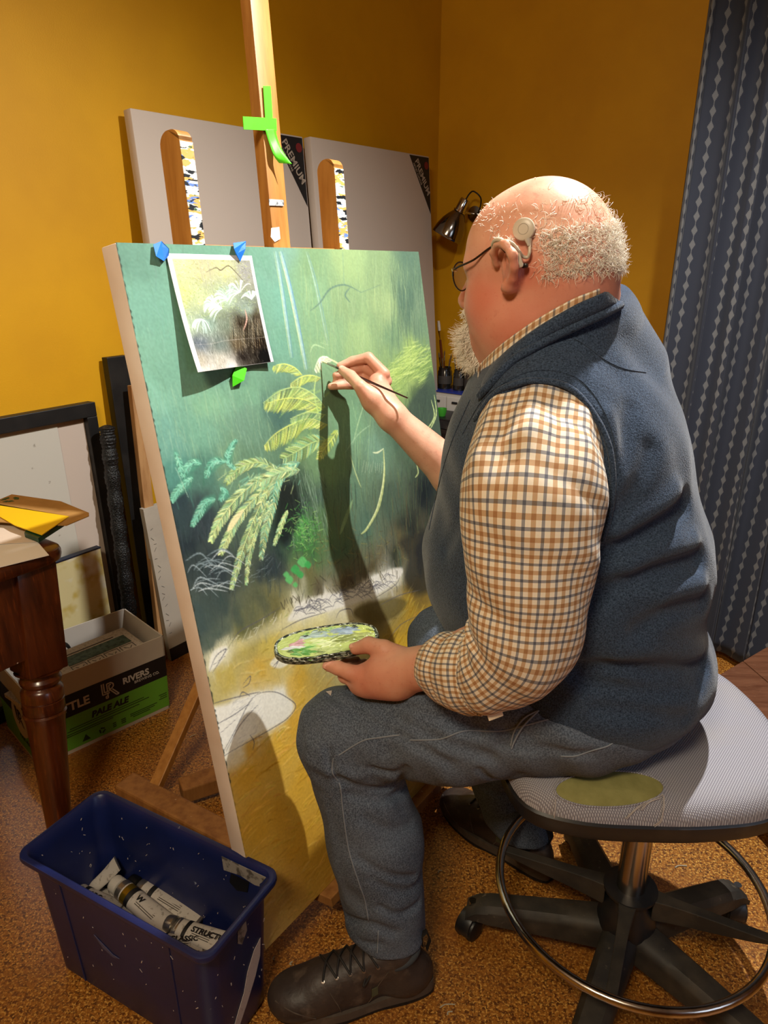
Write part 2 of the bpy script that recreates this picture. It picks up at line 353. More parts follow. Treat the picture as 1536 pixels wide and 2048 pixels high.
# tall black board, timber strip and the black mesh tube
e, o0, up, nn, ln = leaning('black_board', 1.30, 1.37, 2.03, 2.07, 1.03, .04, None, 'tall narrow black painted board with one screw hole leaning beside the large canvas', 'board')
mb = MB(); mb.box(o0 + U * .038 + up * ln / 2, .076, ln, .03, (U, up, nn), .002); k = mb.build('board', M_black, e)
mb = MB(); mb.lathe([(.004, 0), (.004, .0008)], o0 + U * .063 + up * (ln - .16) + nn * .0152, nn, 12); mb.build('screw_hole', mat('void_black', '#020202', .9), e)
b1_, b0_ = onplane(268, 770, NL * 2.015, NL), onplane(322, 1262, NL * 1.955, NL); b0_ = b0_ + (b0_ - b1_) * (b0_[2] / (b1_[2] - b0_[2]))
e = empty('timber_batten', b0_, 'plain timber batten leaning between the black board and the painting', 'batten')
mb = MB(); mb.bar(b0_, b1_, .036, .022, VV, .002); mb.build('batten', mat('raw_pine', '#a98154', .7, var=('#8c6238', 8, 4, .4, .7, (5, 5, 1))), e)
q0_ = onz(343, 1322, 0); q1_ = onplane(312, 1009, q0_ + NL * .06, NL); up_c = nrm(V(0, 0, q1_[2]) + NL * .06); e = empty('pencilled_panel', q0_, 'pale panel with faint pencil marks standing on the floor behind the painting edge', 'panel')
pl_ = float(q1_[2]); mb = MB(); mb.prism([q0_, q0_ + U * .15, q0_ + U * .15 + up_c * pl_, q0_ + up_c * pl_], NL * .02); k = mb.build('panel', mat('chalky_board', '#a39b8e', .75, var=('#8f877b', 6, 4, .4, .7)), e)
mb = MB(); 
for i_ in range(16): z_ = .10 + i_ * .025; a_ = q0_ + U * (.012 + .004 * math.sin(i_ * 2.1)) + up_c * z_ - NL * .0006; mb.bar(a_, a_ + U * .010 + up_c * .012 * math.sin(i_ * 1.7), .0016, .0004, NL)
mb.build('pencil_marks', mat('pencil_grey', '#5f5a55', .8), e, kind='stuff')
mb = MB(); mb.prism([q0_ - NL * .002, q0_ + U * .15 - NL * .002, q0_ + U * .15 + up_c * .045 - NL * .002, q0_ + up_c * .045 - NL * .002], NL * .002); mb.build('dark_base_strip', M_black, e)
pts = curve_pts([onplane(213, 850, NL * 2.01, NL), onplane(222, 930, NL * 2.005, NL), onplane(238, 1060, NL * 1.995, NL), onplane(256, 1200, NL * 1.985, NL), onz(268, 1300, .0)[:3]], 24)
vs = MB(); rr = [.022 + .0022 * (i % 2) + .002 * math.sin(i * .7) for i in range(len(pts))]; rr[0] = .006; rr[1] = .014; rr[2] = .020
vs.tube(pts, rr, 14)
o = vs.build('mesh_tube', mat('black_netting', '#0d1012', .35, var=('#3a4246', 160, 2, .62, .68), bump=(220, 1.0, .004)), None, True)
tag(o, 'black netting tube standing against the wall beside the tall black board', 'netting')
# ------------------------------------------------------------------ wall lamp on the right wall
lm = empty('wall_lamp', onplane(938, 418, U * WR, U), 'small polished chrome wall spot lamp with bell shade and black cord', 'wall lamp')
M_smoke = mat('smoked_chrome', '#8e8880', .14, metal=1)
pA = onplane(880, 474, U * (WR - .22), U); apex = onplane(926, 405, U * (WR - .17), U); rim = onplane(888, 470, U * (WR - .17), U)
rc = rim; zl_ = float((rc - EYEP) @ V(0, CP, -SP)); apex = at(927, 408, zl_ - .05); rc = at(893, 474, zl_ + .015); ax = nrm(apex - rc)
prof = [(.074, 0), (.073, .012), (.068, .04), (.058, .070), (.044, .096), (.030, .116), (.024, .126)]
mb = MB(); mb.lathe(prof, rc, ax, 40, cap=False); o = mb.build('bell_shade', M_smoke, lm, True); m_ = o.modifiers.new('s', 'SOLIDIFY'); m_.thickness = .002
mb = MB(); mb.lathe([(.030, .122), (.030, .128), (.025, .129), (.025, .176), (.022, .182)], rc, ax, 28); mb.build('lamp_holder', M_chrome, lm, True)
mb = MB(); mb.lathe([(.004, -.0), (.018, .01), (.024, .03), (.018, .06), (.014, .09)], rc, ax, 20); mb.build('bulb', mat('frosted_bulb', '#d8d4cc', .3), lm, True)
wp = onplane(952, 428, U * WR, U)
mb = MB(); mb.tube(curve_pts([rc + ax * .125 + V(0, 0, 0), (rc + ax * .125) * .5 + (wp - U * .04) * .5, wp - U * .05, wp - U * .012], 6), .005, 10); mb.build('arm', M_chrome, lm, True)
mb = MB(); mb.lathe([(.035, -.016), (.035, -.002), (.03, 0)], wp, U, 30); mb.build('wall_plate', M_chrome, lm, True)
top = rc + ax * .182
mb = MB(); mb.tube(curve_pts([top - ax * .01, top + ax * .02 + V(.005, 0, .004), onplane(948, 383, U * (WR - .12), U), onplane(962, 398, U * (WR - .10), U), onplane(957, 425, U * (WR - .06), U), wp - U * .01], 8), .0033, 8); mb.build('cord', M_rubber, lm, True)
# ------------------------------------------------------------------ corner cabinet with organiser and brush jars
zc_ = onplane(905, 790, U * 2.95, U)[2]
cb0 = onplane(862, 792, U * 3.0, U); cb0n = float(cb0 @ NL)
cabt = zc_ - .13
c = room_pt(1.34, 3.00, cabt / 2)
e = empty('side_cabinet', V(c[0], c[1], 0), 'dark wooden side cabinet in the room corner behind the painting', 'cabinet')
mb = MB(); mb.box(c, .40, 1.0, cabt - .02, (U, NL, Z3), .004); mb.build('body', mat('dark_stained_wood', '#241611', .5, var=('#160d0a', 8, 4, .4, .7)), e)
mb = MB(); mb.box(V(c[0], c[1], cabt - .01), .43, 1.03, .02, (U, NL, Z3), .004); mb.build('top_board', mat('dark_stained_wood'), e)
# black tray
trp = onplane(905, 838, U * 2.85, U)
e = empty('storage_case', room_pt(1.76, 2.86, cabt), 'flat black storage case lying on the side cabinet below the brush jars', 'case')
mb = MB(); mb.box(room_pt(1.70, 2.875, cabt + .022), .17, .40, .044, (U, NL, Z3), .004); mb.build('case_body', M_blkplastic, e)
mb = MB(); mb.box(room_pt(1.70, 2.875, cabt + .047), .175, .405, .006, (U, NL, Z3), .002); mb.build('lid', M_blkplastic, e)
e = empty('drawer_organiser', room_pt(1.70, 3.08, cabt), 'white drawer organiser with blue top under the brush jars', 'organiser')
oc = room_pt(1.67, 3.07, cabt + .065)
mb = MB(); mb.box(oc, .16, .62, .13, (U, NL, Z3), .003); mb.build('casing', mat('organiser_white', '#bdb9b0', .5), e)
mb = MB(); mb.box(oc + Z3 * .066, .17, .63, .008, (U, NL, Z3), .002); mb.build('blue_top', mat('organiser_blue', '#1e2f86', .4), e)
for k in range(6):
    mb = MB(); mb.box(oc - U * .083 + NL * (-.25 + k * .1) - Z3 * .005, .006, .094, .10, (U, NL, Z3), .002); d_ = mb.build('drawer', mat('organiser_drawer', '#c4c0b8', .45), e)
    mb = MB(); mb.box(oc - U * .088 + NL * (-.25 + k * .1) + Z3 * .02, .006, .03, .010, (U, NL, Z3), .001); mb.build('pull', M_ink, d_)
e2 = MB(); gp = onplane(884, 812, U * 2.84, U); 
gp = V(gp[0], gp[1], cabt + .05); e2.lathe([(.016, 0), (.022, .02), (.023, .036), (.021, .036), (.015, .004)], gp, Z3, 20); o = e2.build('green_pot', mat('green_pot_plastic', '#3d9a2c', .5), None, True); tag(o, 'small bright green pot on the black case behind the painting edge', 'pot')
jz = cabt + .134
M_jar = mat('dark_glass_jar', '#1b1a18', .15, coat=.5, spec=.6)
def jar(px, r, h, lab, m=M_jar, un=3.06):
    p = onplane(px, 780, U * un, U); p = V(p[0], p[1], jz)
    e = empty('brush_jar', p, lab, 'jar', 'brush jars on the organiser')
    mb = MB(); mb.lathe([(r, 0), (r, h * .8), (r * .86, h * .88), (r * .9, h), (r * .8, h), (r * .76, h * .86), (r * .9, h * .78), (r * .9, .006), (.001, .005)], p, Z3, 24); mb.build('glass', m, e, True)
    mb = MB(); mb.lathe([(r * 1.01, h * .25), (r * 1.015, h * .27), (r * 1.015, h * .6), (r * 1.01, h * .62)], p, Z3, 24, cap=False); mb.build('label', mat('jar_label', '#3b3733', .6), e)
    return p
j1 = jar(889, .036, .105, 'dark glass brush jar nearest the painting edge, holding the wide white brush')
j2 = jar(918, .030, .10, 'narrow dark jar of brushes, second from the painting edge')
j3 = jar(944, .040, .10, 'pewter coloured pot beside the beard, third from the painting edge', mat('pewter_pot', '#4a4138', .35, metal=.5))
M_brist = mat('brush_bristle', '#5a4326', .7); M_handles = [mat('brush_handle_%d' % i, c_, .3, coat=.5) for i, c_ in enumerate(('#14100d', '#5a2a12', '#2c2a2a', '#7a6030', '#1d2a38'))]
def stand_brush(base, top, r=.0035, tipc=None, wide=0, lab=None):
    base, top = V(*base), V(*top); e = empty('paint_brush', base, lab, 'paint brush', 'brushes standing in the jars'); d = nrm(top - base); L_ = np.linalg.norm(top - base)
    mb = MB(); mb.tube([base, base + d * L_ * .45, base + d * L_ * .7, base + d * L_ * .72], [r * .6, r * 1.2, r, r], 8); mb.build('handle', random.choice(M_handles), e, True)
    mb = MB(); mb.tube([base + d * L_ * .72, base + d * L_ * .86], [r * 1.05, r * (1.3 + wide)], 10, flat=1 if not wide else .35); mb.build('ferrule', M_steel, e, True)
    mb = MB(); mb.tube([base + d * L_ * .86, base + d * L_ * .93, base + d * L_], [r * (1.3 + wide), r * (1.5 + wide), r * (.5 + wide)], 10, flat=1 if not wide else .35); mb.build('bristles', tipc or M_brist, e, True)
cols_ = ('black', 'rust red', 'grey', 'olive', 'navy')
for base, n_, sp, jn in ((j1, 5, .022, 'first jar beside the painting edge'), (j2, 5, .018, 'narrow second jar'), (j3, 4, .024, 'pewter pot beside the beard')):
    for i in range(n_):
        a_ = 6.28 * i / n_ + .4; b_ = base + V(math.cos(a_) * sp * .4, math.sin(a_) * sp * .4, .01); l_ = random.uniform(.15, .195)
        t_ = base + V(math.cos(a_) * sp * 1.5, math.sin(a_) * sp * 1.5, l_)
        _m = M_handles[i]; random_choice = random.choice; random.choice = lambda q: _m
        stand_brush(b_, t_, random.uniform(.0025, .0045), None, 0, cols_[i] + ' handled paint brush standing in the ' + jn)
        random.choice = random_choice
stand_brush(j1 + V(.0, .0, .01), onplane(877, 642, U * 3.04, U), .006, mat('white_bristle', '#c9c4bc', .7), 2.4, 'wide white bristled flat brush rising above the others in the jar nearest the painting')
# ------------------------------------------------------------------ curtain
CU = 2.45
def curtain():
    def w_(px, py): p = onplane(px, py, U * CU, U); return float(p @ VV), p[2]
    w0 = w_(1415, 0)[0]; zt = CEIL - .02; zb = .030
    nx, nz = 420, 60; v = []; uv = []; f = []
    Wd = 1.75
    folds = []; x = 0
    while x < Wd + .2: folds.append((x, random.uniform(.5, 1))); x += random.uniform(.075, .125)
    fx = np.array([q[0] for q in folds]); fa = np.array([q[1] for q in folds])
    prev = None; arcs = []
    for j in range(nz + 1):
        t = j / nz; z = zt + (zb - zt) * t
        drift = -.03 * t                          # hangs slightly forward and towards the corner low down
        row = []; arc = 0; pp = None
        for i in range(nx + 1):
            s = i / nx * Wd
            k = np.searchsorted(fx, s, 'right') - 1; l = (s - fx[k]) / (fx[k + 1] - fx[k]) if k + 1 < len(fx) else 0
            ph = 2 * math.pi * (k + l)
            amp = (.026 + .012 * t) * fa[k] * (.8 + .3 * math.sin(k * 2.3 + t * 2))
            off = amp * math.sin(ph) + .008 * math.sin(ph * 2 + k) + .006 * math.sin(3 * t + k)
            lat = .012 * math.sin(ph * 1.0 + 1.2) * (1 + t)
            edge = -.02 * math.exp(-((z - .62) / .25) ** 2) * math.exp(-s / .1) + .05 * (1 - t) * 0
            p = VV * (w0 + s + lat + edge - .02 * t * (1 - s / Wd)) + U * (CU - off - drift * -0.6) + Z3 * z
            q = (s + lat, off); 
            if pp is not None: arc += math.hypot(q[0] - pp[0], q[1] - pp[1])
            pp = q; v.append(p); uv.append((arc, z))
    for j in range(nz):
        for i in range(nx): a = j * (nx + 1) + i; f.append((a, a + 1, a + nx + 2, a + nx + 1))
    def nodes(nt, b):
        N, L = nt.nodes, nt.links; uvn = N.new('ShaderNodeUVMap'); sp = N.new('ShaderNodeSeparateXYZ'); L.new(uvn.outputs[0], sp.inputs[0])
        def mth(op, a, b_=None, c_=None):
            n = N.new('ShaderNodeMath'); n.operation = op
            for i, q in enumerate((a, b_, c_)):
                if q is None: continue
                if isinstance(q, (int, float)): n.inputs[i].default_value = q
                else: L.new(q, n.inputs[i])
            return n.outputs[0]
        x = mth('DIVIDE', sp.outputs['X'], .052); col_ = mth('FLOOR', x); fxx = mth('ABSOLUTE', mth('SUBTRACT', mth('FRACT', x), .5))
        half = mth('MULTIPLY', mth('MODULO', col_, 2.0), .5)
        y = mth('ADD', mth('DIVIDE', sp.outputs['Y'], .040), half); fy = mth('ABSOLUTE', mth('SUBTRACT', mth('FRACT', y), .5))
        # stepped ikat lozenge
        fxs = mth('DIVIDE', mth('FLOOR', mth('MULTIPLY', fxx, 24.0)), 24.0)
        d = mth('ADD', mth('MULTIPLY', fxs, 2.6), mth('MULTIPLY', fy, 1.15))
        loz = mth('LESS_THAN', d, .42); stem = mth('LESS_THAN', fxx, .02)
        k = mth('MAXIMUM', loz, stem)
        no = N.new('ShaderNodeTexNoise'); no.inputs['Scale'].default_value = 300; L.new(uvn.outputs[0], no.inputs['Vector'])
        mx = N.new('ShaderNodeMix'); mx.data_type = 'RGBA'; L.new(k, mx.inputs['Factor']); mx.inputs['A'].default_value = lin('#232733'); mx.inputs['B'].default_value = lin('#5c5c5d'); 
        L.new(mx.outputs['Result'], b.inputs['Base Color'])
    m = mat('patterned_curtain_cloth', '#3a4056', .85, nodes=nodes, sheen=.1)
    o = mesh_obj('curtain', v, f, m, None, True, uv); mo = o.modifiers.new('s', 'SOLIDIFY'); mo.thickness = .0015
    e = empty('curtain', V(*room_pt(0, CU, 0)), 'full length slate blue curtain with pale lozenge pattern hanging at right', 'curtain')
    e.location = Vector(VV * w0 + U * CU); o.parent = e; o.matrix_parent_inverse = Matrix.Translation(-e.location); o.name = 'drape'
    e.name = 'patterned_curtain'
    mb = MB(); mb.tube([VV * (w0 - .05) + U * CU + Z3 * (CEIL - .045), VV * (w0 + Wd) + U * CU + Z3 * (CEIL - .045)], .012, 12); mb.build('rail', M_chrome, e, True)
curtain()
# low plank platform in front of the curtain
e = empty('plank_bench', onz(1500, 1400, 0), 'low bench of brown timber planks behind the grey stool, by the curtain', 'bench')
bz = .20; c0 = onz(1447, 1342, bz); d_end = nrm(onz(1536, 1290, bz) - c0); d_len = nrm(onz(1536, 1377, bz) - onz(1491, 1338, bz)); 
w_dir = d_end; k0 = onz(1487, 1321, bz)
M_plank = mat('brown_planks', '#6d4630', .4, var=[('#54301d', 8, 5, .4, .7, (1, 8, 1)), ('#8a6248', 30, 4, .6, .8, (1, 6, 1))], coat=.2)
pn_ = nrm(V(-d_len[1], d_len[0], 0)); 
if pn_ @ V(0, 1, 0) < 0: pn_ = -pn_
for i in range(3):
    q0 = k0 + w_dir * (.125 * (i - 2)) / abs(w_dir @ pn_) ; q1 = q0 + w_dir * .121 / abs(w_dir @ pn_)
    mb = MB(); mb.prism([q0, q1, q1 + d_len * .8, q0 + d_len * .8], V(0, 0, -.022)); mb.build('plank', M_plank, e, bevel=.002)
for s_, t_ in ((.08, .1), (.08, .72)):
    q = k0 + w_dir * (.125 * -1.7) / abs(w_dir @ pn_) + d_len * t_; mb = MB(); mb.bar(V(q[0], q[1], bz - .04), V(q[0], q[1], bz - .04) + pn_ * .33, .04, .036, Z3); mb.build('bearer', M_plank, e)
    for y_ in (.02, .31):
        qq = V(q[0], q[1], 0) + pn_ * y_; mb = MB(); mb.bar(qq, qq + Z3 * (bz - .055), .04, .04, V(1, 0, 0)); mb.build('leg', M_plank, e)
# ------------------------------------------------------------------ table with turned leg
TZ = .75
cx = onz(142, 1117, TZ - .03); dn = nrm(onz(0, 1168, TZ - .03) - cx)          # near edge runs off to the left
nr = nrm(np.cross(Z3, dn)); 
if nr @ V(0, 1, 0) > 0: nr = -nr                                               # outward (towards viewer)
fr = nrm(-dn)                                                                   # towards the rounded end
tb = empty('dining_table', V(cx[0], cx[1] , 0) + dn * .1, 'old mahogany table with turned legs and papers on top, at left edge', 'table')
R_ = .045
ctr = cx + dn * R_ - nr * R_; 
dfar = nrm(-nr * .9 + fr * -.1)
out = [cx + dn * 1.0]
for k in range(13):
    a_ = -math.pi / 2 + math.pi * .5 * k / 12 
    out.append(ctr + fr * (R_ * math.cos(a_)) + (-nr) * (R_ * math.sin(a_)))
out += [ctr + fr * R_ - nr * .10, ctr + fr * (R_ * .75) - nr * .125, ctr + fr * (R_ * .2) - nr * .14, ctr - nr * .145 + dn * .05, ctr - nr * .6 + dn * .25, ctr + dn * 1.0 - nr * .6]
out = [V(p[0], p[1], TZ - .03) for p in out]
cxy = sum(out) / len(out)
mb = MB(); prof = [(1.0, 0), (1.004, .006), (1.006, .014), (1.004, .024), (.996, .03)]
vs = []; fs = []; n = len(out)
def inset(p, d_):                                           # move outwards by d_ (metres)
    q = p - cxy; return p + nrm(V(q[0], q[1], 0)) * d_
for d_, h_ in ((-.008, 0), (-.002, .004), (0, .012), (0, .02), (-.003, .027), (-.009, .030)): vs += [inset(p, d_) + Z3 * h_ for p in out]
for j in range(5):
    for i in range(n): fs.append((j * n + i, j * n + (i + 1) % n, (j + 1) * n + (i + 1) % n, (j + 1) * n + i))
fs.append(tuple(range(n))[::-1]); fs.append(tuple(5 * n + i for i in range(n)))
mb.add(vs, fs); mb.build('tabletop', M_mahog, tb, True)
def turned_leg(top, bot, nm='leg'):
    L_ = np.linalg.norm(top - bot); ax = nrm(top - bot); x_ = nrm(dn - ax * (dn @ ax)); y_ = np.cross(ax, x_)
    mb = MB(); hb = .245
    mb.box(top - ax * hb / 2, .088, .088, hb, (x_, y_, ax), .004)
    mb.lathe([(.040, -.002), (.040, .006), (.052, .012)], top - ax * (hb + .012), ax, 28)
    s_ = L_ - hb
    prof = [(.020, 0), (.024, .02), (.026, .06), (.034, s_ * .45), (.041, s_ - .125), (.044, s_ - .108), (.046, s_ - .104), (.042, s_ - .100), (.043, s_ - .098), (.0445, s_ - .096), (.0445, s_ - .072), (.042, s_ - .070), (.0445, s_ - .068), (.0445, s_ - .046), (.040, s_ - .040), (.036, s_ - .036), (.042, s_ - .030), (.044, s_ - .022), (.040, s_ - .014), (.036, s_ - .010), (.040, s_ - .006), (.042, s_)]
    mb.lathe(prof, bot, ax, 36); return mb.build(nm, M_mahog, tb, True)
lt = onz(107, 1132, TZ - .03); lb = onz(127, 1715, 0)
lt2 = V(cx[0], cx[1], TZ - .03) + dn * .068 - nr * .06; lb2 = lb
turned_leg(lt2, lb2); turned_leg(lt2 + dn * .85, lb2 + dn * .85)
for q_ in (lt2 - nr * .48 + dn * .18,): turned_leg(q_, V(q_[0], q_[1], 0) + (lb2 - lt2) * V(1, 1, 0) * .0 - nr * .03)
ax_ = nrm(lt2 - lb2)
mb = MB(); a0 = lt2 + dn * .02 - ax_ * .10 + nr * .022; mb.bar(a0, a0 + dn * .85, .022, .19, ax_, .002); mb.build('apron', M_mahog, tb)
mb = MB(); a0 = lt2 - nr * .03 - ax_ * .10 - fr * .0; mb.bar(a0, a0 - nr * .42 + dn * .1, .022, .17, Z3, .002); mb.build('apron', M_mahog, tb)
# papers on the table
def sheet(name, pts, z, m, th, lab, cat, parent=None, lift=None):
    P = [onz(x, y, z) for x, y in pts]
    if lift:
        for i, l_ in lift.items(): 
            x, y = pts[i]; P[i] = onz(x, y, z + l_)
    mb = MB(); mb.prism(P, V(0, 0, th)); o = mb.build(name, m, parent)
    if lab: tag(o, lab, cat)
    return o
tz = TZ + .001
sheet('paper_sheet', [(-60, 1080), (74, 1083), (98, 1111), (-60, 1150)], tz, M_paper, .0012, 'white paper sheet lying at the lit near edge of the table', 'paper')
sheet('paper_sheet', [(-60, 1030), (10, 1034), (90, 1071), (73, 1084), (-60, 1092)], tz + .0022, mat('shaded_paper', '#cfbfae', .7), .001, 'paper sheet under the yellow envelope on the table, shade put into its colour', 'paper')  # paper lying in shade: the shade is painted in as a darker pinkish tone
gr = mat('green_book_cloth', '#0b3d28', .4)
o = sheet('green_booklet', [(62, 1056), (128, 1040), (140, 1045), (78, 1085), (50, 1074)], tz + .005, gr, .010, 'dark green booklet between the yellow envelope and the table', 'booklet')
o = sheet('yellow_envelope', [(-60, 1003), (0, 1012), (138, 1034), (84, 1071), (30, 1052), (-60, 1000)], tz + .018, M_yel, .002, 'bright yellow envelope lying over the shade-tinted paper on the table', 'envelope')
cb = empty('cardboard_folder', onz(60, 1020, TZ), 'brown cardboard folder with a printed recycling mark, under the yellow envelope', 'folder')
sheet('flap', [(-60, 1015), (0, 1000), (24, 990), (122, 1004), (178, 1027), (178, 1033), (133, 1052), (60, 1050), (-60, 1040)], tz + .0155, M_kraft, .002, None, None, cb)
# recycling mark: three bent arrows
M_mark = mat('green_print', '#2f4a1c', .7)
mc = onz(20, 999, tz + .0178); mu = nrm(onz(45, 1001, tz + .0178) - mc); mvv = np.cross(Z3, mu)
for k in range(3):
    mb = MB()
    for q in range(2):
        a0_ = 2.094 * k + .25 + q * .7; a1_ = a0_ + .62
        P = [mc + (mu * math.cos(a) + mvv * math.sin(a)) * r_ for a, r_ in ((a0_, .010), (a1_, .010), (a1_ + (.1 if q else 0), .021), (a0_, .021))]
        mb.prism(P, V(0, 0, .0003))
    mb.build('recycling_arrow', M_mark, cb)
# ------------------------------------------------------------------ beer carton of newspapers
bF, bR = onz(80, 1536, 0), onz(339, 1416, 0); ex = nrm(bR - bF); LX = float(np.linalg.norm(bR - bF)); ey = np.cross(Z3, ex); LY = .242; BH = .255
bx = empty('beer_carton', (bF + bR) / 2 + ey * LY / 2, 'open white, black and green pale ale carton full of newspapers behind the table leg', 'carton')
def bp(s, t, z, fl=0.0):
    k = 1 + fl * z / BH; return bF + ex * ((s - .5) * k + .5) * LX + ey * ((t - .5) * k + .5) * LY + Z3 * z
FL = .03
def wallp(name, a, b, m, z0, z1, off=0.0, th=.004, par=None, thick_in=True):
    A0, B0, A1, B1 = bp(*a, z0, FL), bp(*b, z0, FL), bp(*a, z1, FL), bp(*b, z1, FL); o_ = nrm(np.cross(B0 - A0, Z3))
    mb = MB(); mb.prism([A0 + o_ * off, B0 + o_ * off, B1 + o_ * off, A1 + o_ * off], -o_ * th); return mb.build(name, m, par or bx)
sides = [((0, 0), (1, 0), 'long_side'), ((1, 0), (1, 1), 'end_panel'), ((1, 1), (0, 1), 'long_side'), ((0, 1), (0, 0), 'end_panel')]
for a_, b_, nm in sides:
    w_ = wallp(nm, a_, b_, M_card, .0, BH)
    wallp('green_band', a_, b_, M_green, .012, .118, .0008, .0008, w_); wallp('black_band', a_, b_, M_ink, .118, .188, .0008, .0008, w_)
mb = MB(); mb.prism([bp(0, 0, .004), bp(1, 0, .004), bp(1, 1, .004), bp(0, 1, .004)], V(0, 0, -.003)); mb.build('bottom', M_card, bx)
M_lw = mat('print_white', '#b8b3ac', .6)
fo = nrm(np.cross(ex, Z3)); up_ = nrm(bp(0, 0, BH, FL) - bp(0, 0, 0, FL) + ex * .0); up_ = nrm(Z3 + fo * FL * LY / 2 / BH)
def bface(s, z): return bp(s, 0, z, FL) + fo * .0012
lettering('LITTLE', bface(.135, .137), ex, up_, .037, M_lw, bx, bold=.0011)
lettering('RIVERS', bface(.655, .150), ex, up_, .0275, M_lw, bx, bold=.0009)
lettering('BREWING CO.', bface(.74, .137), ex, up_, .0125, M_lw, bx)
def monogram(org, xd, yd, s, m, par):
    mb = MB(); z_ = np.cross(xd, yd)
    def seg(pts, w=.07):
        for p, q in zip(pts[:-1], pts[1:]):
            A_ = org + xd * p[0] * s + yd * p[1] * s; B_ = org + xd * q[0] * s + yd * q[1] * s; mb.bar(A_, B_, w * s, .0006, z_)
    seg([(0, 1), (0, .28), (.42, .28)]); seg([(.12, 1), (.12, .4), (.42, .4)])
    seg([(.3, .4), (.3, .9), (.55, .9), (.68, .78), (.68, .62), (.55, .5), (.42, .5), (.8, -.02)]); seg([(.42, .5), (.42, .78), (.55, .78)])
    seg([(.3, .28), (.3, -.02), (.18, -.02), (.18, .12), (.3, .12)]); seg([(.6, .45), (.95, -.02), (.8, -.02)])
    mb.build('monogram', m, par)
monogram(bface(.50, .128), ex, up_, .050, M_lw, bx)
lettering('PALE ALE', bface(.40, .086), ex, up_, .027, M_ink, bx, bold=.0012, shear=.2)
M_dk = mat('print_dark_green', '#20330f', .6)
mb = MB()
for k, (s0, s1, z_) in enumerate(((.24, .80, .078), (.22, .84, .071), (.20, .76, .062), (.18, .55, .056), (.68, .90, .040), (.68, .88, .034), (.70, .84, .028), (.92, .985, .060), (.93, .985, .053), (.92, .985, .046))):
    mb.bar(bface(s0, z_), bface(s1, z_), .0022, .0005, fo)
mb.build('small_print', M_dk, bx)
for s_, kind in ((.34, 'tri'), (.46, 'rec'), (.555, 'sq'), (.62, 'bar')):
    mb = MB(); c_ = bface(s_, .030); s2 = .012
    if kind == 'tri': mb.prism([c_ - ex * s2 - up_ * s2 * .7, c_ + ex * s2 - up_ * s2 * .7, c_ + up_ * s2], fo * .0005)
    elif kind == 'rec':
        for k in range(3):
            a = 2.094 * k + .5; mb.bar(c_ + (ex * math.cos(a) + up_ * math.sin(a)) * .009, c_ + (ex * math.cos(a + 1.5) + up_ * math.sin(a + 1.5)) * .009, .004, .0005, fo)
    else: 
        for k in range(3): mb.bar(c_ + up_ * (.006 - .006 * k) - ex * .005, c_ + up_ * (.006 - .006 * k) + ex * (.005 if kind == 'sq' else .009), .003, .0005, fo)
    mb.build('handling_symbol', M_dk, bx)
# end panel with the round emblem
eo = nrm(np.cross(Z3, ey)) ; eo = -ex; 
def eface(t, z): return bp(0, 1 - t, z, FL) + eo * .0012
exd = -ey; eup = nrm(Z3 + eo * FL * LX / 2 / BH)
cc = eface(.66, .122); mb = MB(); mb.lathe([(.058, 0), (.058, .0008)], cc, eo, 40); k_ = mb.build('round_emblem', M_card, bx, label='white disc with a line monogram')
monogram(cc - exd * .024 - eup * .026 + eo * .001, exd, eup, .060, M_ink, k_)
lettering('PALE ALE', eface(.52, .045), exd, eup, .018, M_dk, bx)
